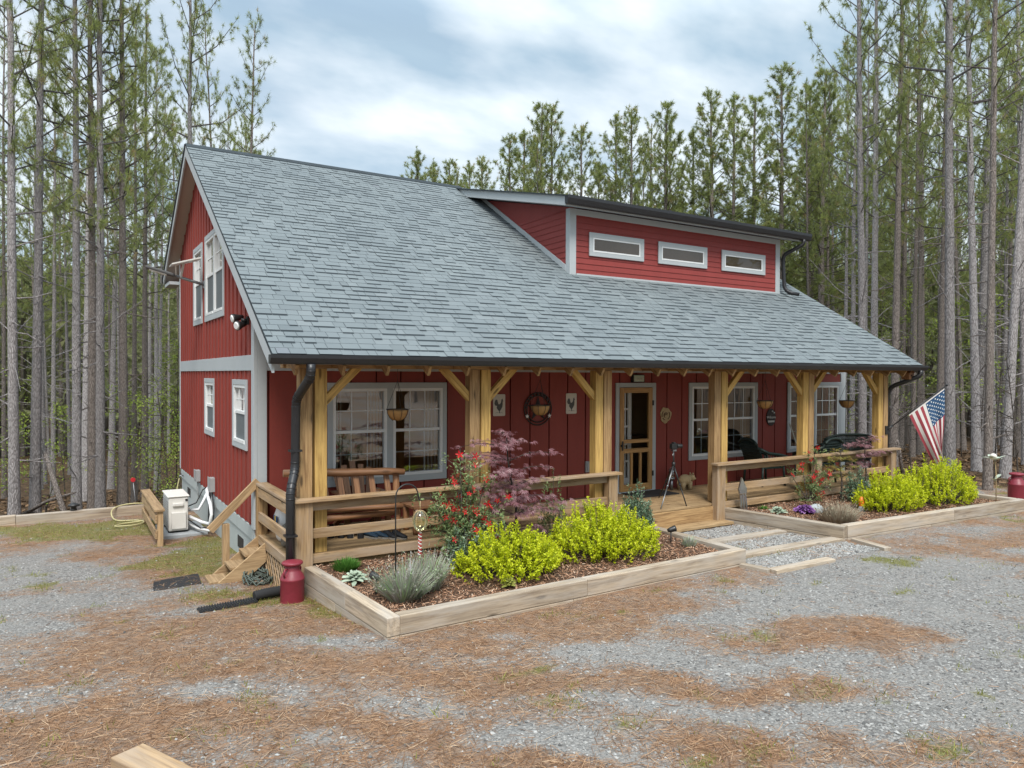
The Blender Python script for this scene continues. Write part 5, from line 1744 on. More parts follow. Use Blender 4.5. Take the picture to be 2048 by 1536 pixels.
def azalea(x, y, lab, stems, seed, fl):
    r = random.Random(seed); t = thing('red_azalea', (x, y, MZ), lab, 'azalea', 'red azaleas in the raised beds')
    L = Leaves(); fb = MB()
    for (dx, dy, h, n) in stems:
        base = V(x, y, MZ); top = V(x + dx, y + dy, MZ + h)
        P = smooth([base, base.lerp(top, .4) + V(r.uniform(-.05, .05), 0, .05), top], 5)
        L.tw.tube(P, [.012 - .008 * i / len(P) for i in range(len(P))], 5, False)
        for i in range(n):
            f = r.uniform(.3, 1); p = P[int(f * (len(P) - 1))]
            e = p + V(r.gauss(0, .13), r.gauss(0, .11), r.uniform(-.03, .14)); L.tw.tube([p, e], [.004, .002], 4, False)
            for j in range(26):
                q = e + rv(r, .035) - V(0, 0, r.uniform(0, .06)); d = (V(r.gauss(0, 1), r.gauss(0, 1), r.uniform(.0, 1.1))).normalized()
                L.leaf(q, d, (V(0, 0, 1) + rv(r, .4)).normalized(), r.uniform(.04, .065), r.uniform(.016, .024), .5 + r.gauss(0, .22))
            if r.random() < fl:
                flower(fb, e + V(0, -.02, .02), V(r.gauss(-.2, .5), -1 + r.gauss(0, .4), r.gauss(.5, .4)), r.uniform(.045, .062), r)
    L.build('foliage', M['azalea_leaf'], t); L.tw.build('stems', M['twig'], t); fb.build('blossoms', M['red_petal'], t)


azalea(2.0, -2.45, 'tall red-flowering azalea between the bench and the maple', [(-.05, -.05, 1.5, 26), (.12, 0, 1.3, 22), (.0, .1, .95, 24), (.40, .1, 1.02, 26), (-.45, .0, .95, 26), (.6, .05, .75, 22), (.3, -.1, .55, 22), (.45, -.15, .42, 16), (-.3, -.05, .75, 24), (-.15, -.1, .55, 20), (.2, .1, 1.0, 22)], 5, .30)
azalea(9.65, -1.95, 'red-flowering azalea in front of the green wicker chair', [(.1, -.05, 1.05, 10), (-.2, 0, .8, 9), (.3, .05, .75, 10), (-.55, .0, .6, 8), (.6, .0, .5, 9), (0, -.1, .45, 9), (.35, -.2, .35, 8)], 6, .38)


def maple(x, y, lab, H, spread, tiers, seed, mat='maple_leaf', stemx=0.0, dirs=None):
    r = random.Random(seed); t = thing('japanese_maple', (x, y, MZ), lab, 'maple', 'small Japanese maples against the porch')
    tw = MB(); P = []; F = []; cv = []
    top = V(x + stemx, y, MZ + H)
    tr = smooth([V(x, y, MZ), V(x + .04, y, MZ + H * .35), V(x - .02 + stemx * .5, y, MZ + H * .7), top], 6)
    tw.tube(tr, [.022 - .017 * i / len(tr) for i in range(len(tr))], 7)

    def leaf(c, d, s, k):
        nrm = (V(0, -.35, 1) + rv(r, .28)).normalized(); d = (d - nrm * d.dot(nrm)).normalized(); b = nrm.cross(d)
        for i in range(7):
            a = (i - 3) * .62; q = s * (1 - .10 * abs(i - 3)); dr = d * math.cos(a) + b * math.sin(a); sd = nrm.cross(dr)
            droop = V(0, 0, -.30 * q)
            o = len(P); P.extend([c, c + dr * q * .5 - sd * s * .075, c + dr * q + droop, c + dr * q * .5 + sd * s * .075]); F.append((o, o + 1, o + 2, o + 3)); cv.extend([k] * 4)

    for (f, L, n) in tiers:
        base = tr[int(f * (len(tr) - 1))]
        for i in range(n):
            a = r.uniform(0, 6.283) if dirs is None else r.choice(dirs) + r.gauss(0, .5)
            l = L * r.uniform(.6, 1.1); d = V(math.cos(a), math.sin(a) * .65, r.uniform(-.02, .28))
            end = base + d * l; B = smooth([base, base + d * l * .5 + V(0, 0, .04), end + V(0, 0, -.05 * l)], 5)
            tw.tube(B, [.007 - .005 * j / len(B) for j in range(len(B))], 5, False)
            for j in range(int(17 * l / .5)):
                g_ = r.uniform(.22, 1); p = B[int(g_ * (len(B) - 1))] + V(r.gauss(0, .07), r.gauss(0, .06), r.gauss(0, .014))
                leaf(p, (d + rv(r, .5)).normalized(), r.uniform(.05, .085), max(0, min(1, .45 + .25 * (g_ - .5) + r.gauss(0, .2))))
    bigmesh('foliage', np.array([tuple(p) for p in P]), np.array(F), M[mat], cv, t); tw.build('trunk', M['twig'], t)
    return t


maple(3.0, -2.1, 'purple Japanese maple in front of the porch wall star', 1.62, 1, [(.96, .40, 3), (.87, .74, 5), (.77, .90, 6), (.66, .80, 7), (.55, .70, 8), (.44, .76, 8), (.32, .82, 7), (.2, .66, 5)], 3, stemx=-.12)
maple(11.35, -2.0, 'purple Japanese maple below the far hanging basket', 1.15, 1, [(.97, .35, 5), (.85, .5, 6), (.7, .5, 6), (.55, .45, 5)], 4)
maple(10.55, -2.0, 'olive and bronze young maple beside the red azalea in the far bed', .95, 1, [(.97, .22, 4), (.82, .35, 6), (.65, .38, 6), (.45, .35, 5)], 8, 'olive_maple_leaf')


def spiky(name, x, y, lab, cat, mat, n, rad, h, seed, lean=.5, w_=.006, z0=None, tips=None, tipmat=None, group=None):
    """clump of thin upright blades"""
    r = random.Random(seed); z0 = MZ if z0 is None else z0
    t = thing(name, (x, y, z0), lab, cat, group); P = []; cv = []
    F3 = []; fb = MB()
    for i in range(n):
        a = r.uniform(0, 6.283); q = math.sqrt(r.random())
        b = V(x + rad * .45 * q * math.cos(a), y + rad * .45 * q * math.sin(a), z0)
        l = h * r.uniform(.5, 1.05) * (1 - .25 * q); d = V(math.cos(a) * q * lean + r.gauss(0, .12), math.sin(a) * q * lean + r.gauss(0, .12), 1).normalized()
        m = b + d * l * .6 + V(0, 0, 0); e = m + (d + V(math.cos(a), math.sin(a), 0) * .25 * q + rv(r, .08)).normalized() * l * .4
        s = V(-math.sin(a + .5), math.cos(a + .5), 0) * w_ * r.uniform(.6, 1.2) * .5
        k = max(0, min(1, r.gauss(.5, .24))); o = len(P)
        P += [b - s, b + s, m + s, m - s, e]; F3 += [(o, o + 1, o + 2), (o, o + 2, o + 3), (o + 3, o + 2, o + 4)]; cv += [k * .8, k * .8, k, k, min(1, k + .1)]
        if tips and r.random() < tips:
            for j in range(5):
                c = e + d * j * .012; fb.add([c + rv(r, .005), c + rv(r, .008), c + d * .016 + rv(r, .006)], [(0, 1, 2)], None, r.random())
    bigmesh('foliage', np.array([tuple(p) for p in P]), np.array(F3), M[mat], cv, t)
    if tips: fb.build('flower_spikes', M[tipmat], t)['kind'] = 'stuff'
    return t


spiky('lavender', .80, -3.40, 'grey-green lavender clump at the corner of the near bed', 'lavender', 'lavender_leaf', 750, .36, .48, 31, 1.0, .013, tips=.25, tipmat='lavender_leaf')
spiky('lavender', 1.15, -3.2, 'grey-green lavender tuft leaning behind the shepherd hook', 'lavender', 'lavender_leaf', 420, .34, .50, 35, .6, .013, tips=.3, tipmat='lavender_leaf')
spiky('dry_lavender', 8.62, -3.25, 'dry brown lavender clump in the far bed', 'lavender', 'dry_lavender_leaf', 800, .52, .38, 32, 1.0, .010, tips=.2, tipmat='dry_lavender_leaf')
spiky('dianthus', .62, -2.05, 'bright green grassy dianthus clump beside the porch corner post', 'flower', 'dianthus_leaf', 800, .22, .22, 33, .8, .012)
spiky('grass_tuft', 8.35, -1.95, 'small green grass tuft near the silver ornament', 'grass tuft', 'dianthus_leaf', 180, .14, .12, 34, .8, .010)
spiky('herb_tuft', 5.20, -3.25, 'small grey-green herb tuft beside the path light', 'herb', 'lavender_leaf', 220, .16, .20, 36, .8, .008)


def rosette(name, x, y, lab, cat, mat, n, L, W, seed, rise=.35, frill=0.0, z0=None):
    r = random.Random(seed); z0 = MZ if z0 is None else z0
    t = thing(name, (x, y, z0), lab, cat); P = []; F = []; cv = []
    for i in range(n):
        a = i * 2.399 + r.gauss(0, .1); q = i / n
        el = rise + (1 - q) * .9; l = L * (.55 + .5 * q) * r.uniform(.85, 1.1)
        d = V(math.cos(a) * math.cos(el), math.sin(a) * math.cos(el), math.sin(el)); s = V(-math.sin(a), math.cos(a), 0); u = s.cross(d) * -1
        k = max(0, min(1, r.gauss(.5, .2) + .2 * (1 - q))); c = V(x, y, z0 + .02 + .05 * (1 - q)); o = len(P); nseg = 5
        for j in range(nseg + 1):
            f = j / nseg; wdt = W * math.sin(math.pi * min(.96, .12 + f * .82)) * .5; ctr = c + d * l * f + V(0, 0, -.25 * l * f * f)
            wob = frill * math.sin(j * 2.4 + i)
            P += [ctr - s * wdt + u * wob * wdt, ctr + u * .02, ctr + s * wdt - u * wob * wdt]; cv += [min(1, k + .25 * f), k * .7, min(1, k + .25 * f)]
        for j in range(nseg):
            b = o + j * 3; F += [(b, b + 1, b + 4, b + 3), (b + 1, b + 2, b + 5, b + 4)]
    bigmesh('foliage', np.array([tuple(p) for p in P]), np.array(F), M[mat], cv, t, True)
    return t


rosette('ornamental_cabbage', 8.72, -2.55, 'purple ornamental cabbage in the far bed', 'cabbage', 'cabbage_leaf', 70, .22, .12, 41, .35, .8)
rosette('lambs_ear', .56, -2.55, 'pale green low rosette plant at the side timber of the near bed', 'plant', 'lambs_leaf', 30, .20, .06, 42, .15)
rosette('lambs_ear', 8.25, -2.35, 'pale green rosette beside the purple cabbage', 'plant', 'lambs_leaf', 34, .18, .06, 43, .3)
rosette('moss_patch', 2.0, -3.62, 'small yellow-green ground plant before the near spirea', 'plant', 'moss_green', 26, .12, .05, 44, .2)

# ------------------------------------------------------------------ garden ornaments
t = thing('shepherd_hook', (.70, -3.42, MZ), 'thin black shepherd hook standing in the near bed', 'plant hook')
mb = MB(); P = [(.70, -3.42, MZ - .1), (.70, -3.42, .98)] + [(.70 + .13 * (1 - math.cos(R(a))), -3.42, .98 + .13 * math.sin(R(a))) for a in range(20, 181, 16)] + [(.975, -3.42, .93), (1.0, -3.42, .92)]
mb.tube(P, .008, 6); mb.build('rod', M['lamp_black'], t)
t = thing('glass_globe', (.99, -3.42, .72), 'yellow glass globe with a red and white spiral tail hanging from the hook', 'ornament')
mb = MB(); mb.ball((.985, -3.42, .70), .085, .085, .115, 16, 12); mb.build('globe', M['globe_glass'], t)
mb = MB(); mb.tube([(.985, -3.42, .81), (.985, -3.42, .93)], .004, 5)
for k in range(5): mb.tube([V(.985 + .087 * math.cos(2 * math.pi * i / 16) * math.cos(k * .63), -3.42 + .087 * math.cos(2 * math.pi * i / 16) * math.sin(k * .63), .70 + .117 * math.sin(2 * math.pi * i / 16)) for i in range(17)], .0025, 4, False)
mb.build('wire_cage', M['tan_stone'], t)
mb = MB(); mb.tube([V(.985 + .018 * math.cos(i * .8), -3.42 + .018 * math.sin(i * .8), .585 - i * .0052) for i in range(50)], .004, 5); mb.build('spiral_tail', M['red_dot'], t)
mb = MB(); mb.tube([V(.985 + .018 * math.cos(i * .8 + 3.1), -3.42 + .018 * math.sin(i * .8 + 3.1), .585 - i * .0052) for i in range(50)], .004, 5); mb.build('spiral_ribbon', M['white_star'], t)


def spot(x, y, lab, rz):
    t = thing('garden_spotlight', (x, y, MZ), lab, 'garden light', 'small black garden spotlights')
    mb = MB(); mb.tube([(x, y, MZ - .08), (x, y, MZ + .18)], .010, 6); mb.build('stake', M['lamp_black'], t)
    d = V(math.cos(rz), math.sin(rz), .25).normalized(); c = V(x, y, MZ + .20)
    mb = MB(); mb.tube([c - d * .05, c - d * .02, c + d * .05, c + d * .07], [.022, .034, .044, .046], 12); l_ = mb.build('lamp_head', M['lamp_black'], t)
    mb = MB(); mb.tube([c + d * .066, c + d * .073], .036, 12); mb.build('lens', M['galvanised'], l_)
    mb = MB(); mb.box(x - .03, x + .03, y - .02, y + .02, MZ + .19, MZ + .21); mb.build('bracket', M['lamp_black'], t)


spot(5.12, -2.98, 'black garden spotlight on a stake beside the path', R(-20))
spot(.60, -3.12, 'black garden spotlight lying low by the lavender', R(120))
t = thing('rocket_ornament', (7.86, -1.90, -.1), 'silver metal rocket-shaped ornament leaning on the porch rail post', 'ornament')
mb = MB(); ax = V(.10, -.02, -1).normalized(); tp = V(7.83, -1.90, .50)
mb.prism([tp, tp + ax * .20 + V(-.10, 0, 0), tp + ax * .29 + V(-.085, 0, 0), tp + ax * .29 + V(.085, 0, 0), tp + ax * .20 + V(.10, 0, 0)], (0, -.03, 0), .5); mb.build('point', M['silver'], t)
mb = MB()
for k in range(3):
    o = (k - 1) * .055; mb.beam(tp + ax * .30 + V(o, -.015, 0), tp + ax * .60 + V(o * 1.3, -.015, 0), .038, .02, up=(0, -1, 0))
mb.build('slat_body', M['silver'], t)
t = thing('quail_stone', (8.95, -2.62, MZ), 'pale grey rock with a dark bird ornament between cabbage and dry lavender', 'rock')
mb = MB(); blob(mb, (8.93, -2.62, MZ + .07), (.15, .10, .10), 15, sq=.8); mb.build('rock', M['grey_stone'], t)
mb = MB(); mb.ball((9.06, -2.72, MZ + .06), .045, .03, .04, 10, 8); mb.ball((9.09, -2.73, MZ + .10), .02, .018, .02, 8, 6); mb.tube([(9.02, -2.71, MZ + .06), (8.99, -2.70, MZ + .02)], .012, 5); mb.build('bird', M['lamp_black'], t)
t = thing('garden_gnome', (9.75, -2.95, MZ), 'small garden figurine with an orange cap and dark boots', 'figurine')
mb = MB(); mb.lathe([(.05, .0), (.055, .03), (.05, .08), (.04, .12), (.0, .13)], (9.75, -2.95, MZ), 12); mb.build('figurine_body', M['grey_box'], t)
mb = MB(); mb.lathe([(.045, .11), (.05, .15), (.045, .22), (.02, .27), (.0, .28)], (9.75, -2.95, MZ), 12); mb.build('cap', M['orange_glaze'], t)
mb = MB(); mb.ball((9.72, -3.0, MZ + .02), .03, .045, .025, 8, 6); mb.ball((9.79, -3.0, MZ + .02), .03, .045, .025, 8, 6); mb.build('boots', M['rubber_black'], t)
t = thing('metal_magnolia', (12.85, -3.72, MZ), 'grey metal magnolia flower on a tall stake at the far bed corner', 'ornament')
mb = MB(); mb.tube([(12.85, -3.72, MZ - .1), (12.83, -3.72, .45), (12.78, -3.72, .68)], .008, 6); mb.build('stake', M['tan_stone'], t)
mb = MB(); c = V(12.77, -3.72, .70)


def petal(mb, c, d, L, W, n):
    s = d.cross(n).normalized(); P = []; F = []
    for j in range(6):
        f = j / 5; w_ = W * math.sin(math.pi * (.08 + .88 * f)) * .5; q = c + d * L * f + n * (.35 * L * (f - f * f))
        P += [q - s * w_, q - n * .01, q + s * w_]
    for j in range(5):
        b = j * 3; F += [(b, b + 1, b + 4, b + 3), (b + 1, b + 2, b + 5, b + 4)]
    mb.add(P, F, None, .5, True)


for k in range(6):
    a = k * 1.047; petal(mb, c, V(math.cos(a), math.sin(a), .25 + .25 * (k % 2)).normalized(), .20, .12, V(0, 0, 1))
mb.build('petals', M['mint_leaf'], t)
mb = MB(); mb.ball(c + V(-.05, 0, .07), .062, .062, .06, 12, 8); mb.build('centre', M['cream_sign'], t)
mb = MB(); petal(mb, V(12.81, -3.72, .34), V(.8, -.2, .5).normalized(), .16, .09, V(0, 0, 1)); petal(mb, V(12.81, -3.72, .30), V(-.9, -.1, .35).normalized(), .17, .09, V(0, 0, 1)); mb.build('leaves', M['mint_leaf'], t)

# ------------------------------------------------------------------ pines
def tube_np(pts, rs, n, Vs, Fs, Gs):
    pts = np.asarray(pts, float); k = len(pts); base = len(Vs)
    tg = np.gradient(pts, axis=0); tg /= np.linalg.norm(tg, axis=1)[:, None] + 1e-9
    ref = np.cross(tg[0], [0, 0, 1.0])
    if np.linalg.norm(ref) < .1: ref = np.cross(tg[0], [0, 1.0, 0])
    L = 0
    for i in range(k):
        ref = ref - tg[i] * ref.dot(tg[i]); ref /= np.linalg.norm(ref); b = np.cross(tg[i], ref)
        if i: L += np.linalg.norm(pts[i] - pts[i - 1])
        for j in range(n):
            a = 2 * np.pi * j / n
            o = ref * np.cos(a) + b * np.sin(a)
            Vs.append(pts[i] + o * rs[i]); Gs.append((L, np.cos(a) * rs[i], np.sin(a) * rs[i]))
    for i in range(k - 1):
        for j in range(n):
            j2 = (j + 1) % n
            Fs.append((base + i * n + j, base + i * n + j2, base + (i + 1) * n + j2, base + (i + 1) * n + j))


def pine_meshes(seed, H, r0, cb, spread, nlimb, tuft, needles, conical=.5, stub=38, sides=12, nw=.013, bark='bark_grey', nmat='needle'):
    r = np.random.default_rng(seed)
    Vs, Fs, Gs = [], [], []
    k = 26; z = np.linspace(0, H, k)
    sx = np.cumsum(r.normal(0, .018, k)) * np.linspace(0, 1, k); sy = np.cumsum(r.normal(0, .018, k)) * np.linspace(0, 1, k)
    tr = np.column_stack([sx, sy, z - .3 * (z == 0)])
    rs = r0 * (1 - .80 * (z / H) ** 1.15) * (1 + .35 * np.exp(-z / .35)) * r.uniform(.96, 1.04, k); rs[-1] = .012
    tube_np(tr, rs, sides, Vs, Fs, Gs); ntr = len(Vs)

    def at(zz):
        f = zz / H * (k - 1); i = int(min(f, k - 2)); return tr[i] + (tr[i + 1] - tr[i]) * (f - i)

    for i in range(stub):                       # dead stubs on the bare trunk
        zz = r.uniform(1.0, cb * H * 1.12); a = r.uniform(0, 2 * np.pi); l = r.choice([.15, .35, .7, 1.2, 1.9], p=[.25, .22, .2, .18, .15]) * r.uniform(.7, 1.3)
        p = at(zz); d = np.array([np.cos(a), np.sin(a), r.uniform(-.35, .55)])
        tube_np([p, p + d * l * .5, p + d * l + [0, 0, r.normal(0, .06) * l]], [.020, .014, .006], 5, Vs, Fs, Gs)
    C_ = []; A_ = []; S_ = []
    for i in range(nlimb):
        f = (i + r.random()) / nlimb; zz = H * (cb + (1 - cb) * f ** .9 * .985); a = i * 2.4 + r.normal(0, .5)
        prof = (1 - f) ** conical * (.55 + .45 * min(1, f / .15))
        l = spread * prof * r.uniform(.6, 1.2) + .25
        el = .10 + .65 * f + r.normal(0, .13)
        p = at(zz); d = np.array([np.cos(a) * np.cos(el), np.sin(a) * np.cos(el), np.sin(el)])
        mid = p + d * l * .55; end = p + d * l + np.array([0, 0, .16 * l])
        rr = .009 + .0075 * l
        tube_np([p, mid, end], [rr, rr * .65, .007], 5, Vs, Fs, Gs)
        nsub = int(3 + 3.2 * l * tuft)
        for s in range(nsub):
            g_ = r.uniform(.38 if f < .4 else .25, 1.0); q = (p + (mid - p) * g_ / .55) if g_ < .55 else (mid + (end - mid) * (g_ - .55) / .45)
            dd = d + r.normal(0, .55, 3) + [0, 0, .35]; dd /= np.linalg.norm(dd); sl = r.uniform(.15, .55) * (.5 + .3 * l)
            e = q + dd * sl
            if r.random() < .6: tube_np([q, e], [.006, .004], 3, Vs, Fs, Gs)
            C_.append(e); A_.append(dd); S_.append(r.uniform(.8, 1.15))
            if r.random() < .65: C_.append(q + dd * sl * .55 + r.normal(0, .05, 3)); A_.append(dd); S_.append(r.uniform(.7, 1))
        C_.append(end); A_.append(d); S_.append(1.1)
    for q in range(6): C_.append(tr[-1] + [0, 0, -.12 * q]); A_.append(np.array([0, 0, 1.0])); S_.append(1)
    C_ = np.array(C_); A_ = np.array(A_); S_ = np.array(S_); n = len(C_)
    D = A_[:, None, :] * .5 + r.normal(0, .55, (n, needles, 3)); D /= np.linalg.norm(D, axis=2)[..., None]
    Ln = r.uniform(.15, .25, (n, needles)) * S_[:, None]
    side = np.cross(D, r.normal(0, 1, (n, needles, 3))); side /= np.linalg.norm(side, axis=2)[..., None] + 1e-9
    b0 = C_[:, None, :] - A_[:, None, :] * r.uniform(0, .12, (n, needles, 1))
    tip = b0 + D * Ln[..., None] + np.array([0, 0, -.03])
    P = np.stack([b0 - side * nw * .5, b0 + side * nw * .5, tip], 2).reshape(-1, 3)
    cv = np.clip(np.repeat(r.normal(.5, .20, n), needles) + r.normal(0, .13, n * needles), 0, 1)
    brown = np.repeat(r.random(n) < .04, needles); cv[brown] = 1.0
    F = np.arange(len(P)).reshape(-1, 3)
    tcv = np.full(len(Vs), .5); tcv[ntr:] = .12; tcv[ntr:ntr + stub * 15] = .42
    return (np.array(Vs), np.array(Fs), np.array(Gs), P, F, np.repeat(cv, 3), tcv)


def pine_proto(idx, *a, **kw):
    bk = kw.get('bark', 'bark_grey'); nm = kw.get('nmat', 'needle')
    Vs, Fs, Gs, P, F, cv, tcv = pine_meshes(*a, **kw)
    root = bpy.data.objects.new('pine_tree', None); BASE[root.name] = V(0, 0, 0)
    trunk = bigmesh('trunk', Vs, Fs, M[bk], tcv, None, True)
    at = trunk.data.attributes.new('gc', 'FLOAT_VECTOR', 'POINT'); at.data.foreach_set('vector', Gs.astype(np.float32).ravel())
    crown = bigmesh('crown', P, F, M[nm], cv, None)
    return root, trunk, crown


PROTO = []
for i, (cb, sp, nl, con) in enumerate(((.36, 2.7, 44, .45), (.40, 2.5, 40, .5), (.44, 2.9, 40, .4), (.38, 2.4, 46, .55), (.42, 2.6, 38, .5))):
    PROTO.append(pine_proto(i, 100 + i, 17.0, .20, cb, sp, nl - 2, 1.05, 26, nw=.015, conical=con, bark='bark_grey' if i % 2 == 0 else 'bark_brown'))
for i in range(4):      # denser conical crowns of the skyline behind the roof
    PROTO.append(pine_proto(i, 200 + i, 17.0, .19, .34, 2.7, 74, 1.35, 26, conical=.7, stub=12, nw=.019, bark='bark_brown'))
for i in range(3):      # slim poles with small high crowns
    PROTO.append(pine_proto(i, 300 + i, 17.0, .15, .46, 1.8, 38, 1.1, 26, conical=.5, stub=34, bark='bark_brown' if i else 'bark_grey'))

used = set()


def plant(x, y, proto, sxy, sz, rz, lx, ly, label, group):
    root0, tr0, cr0 = PROTO[proto]
    first = proto not in used; used.add(proto)
    root = root0 if first else root0.copy()
    COL.objects.link(root)
    for ch in ((tr0, cr0) if first else (tr0.copy(), cr0.copy())):
        if not first: COL.objects.link(ch)
        ch.parent = root
    root.location = (x, y, Gz(x, y) - .05); root.rotation_euler = (lx, ly, rz); root.scale = (sxy, sxy, sz)
    root['label'] = label; root['category'] = 'pine tree'
    if group: root['group'] = group


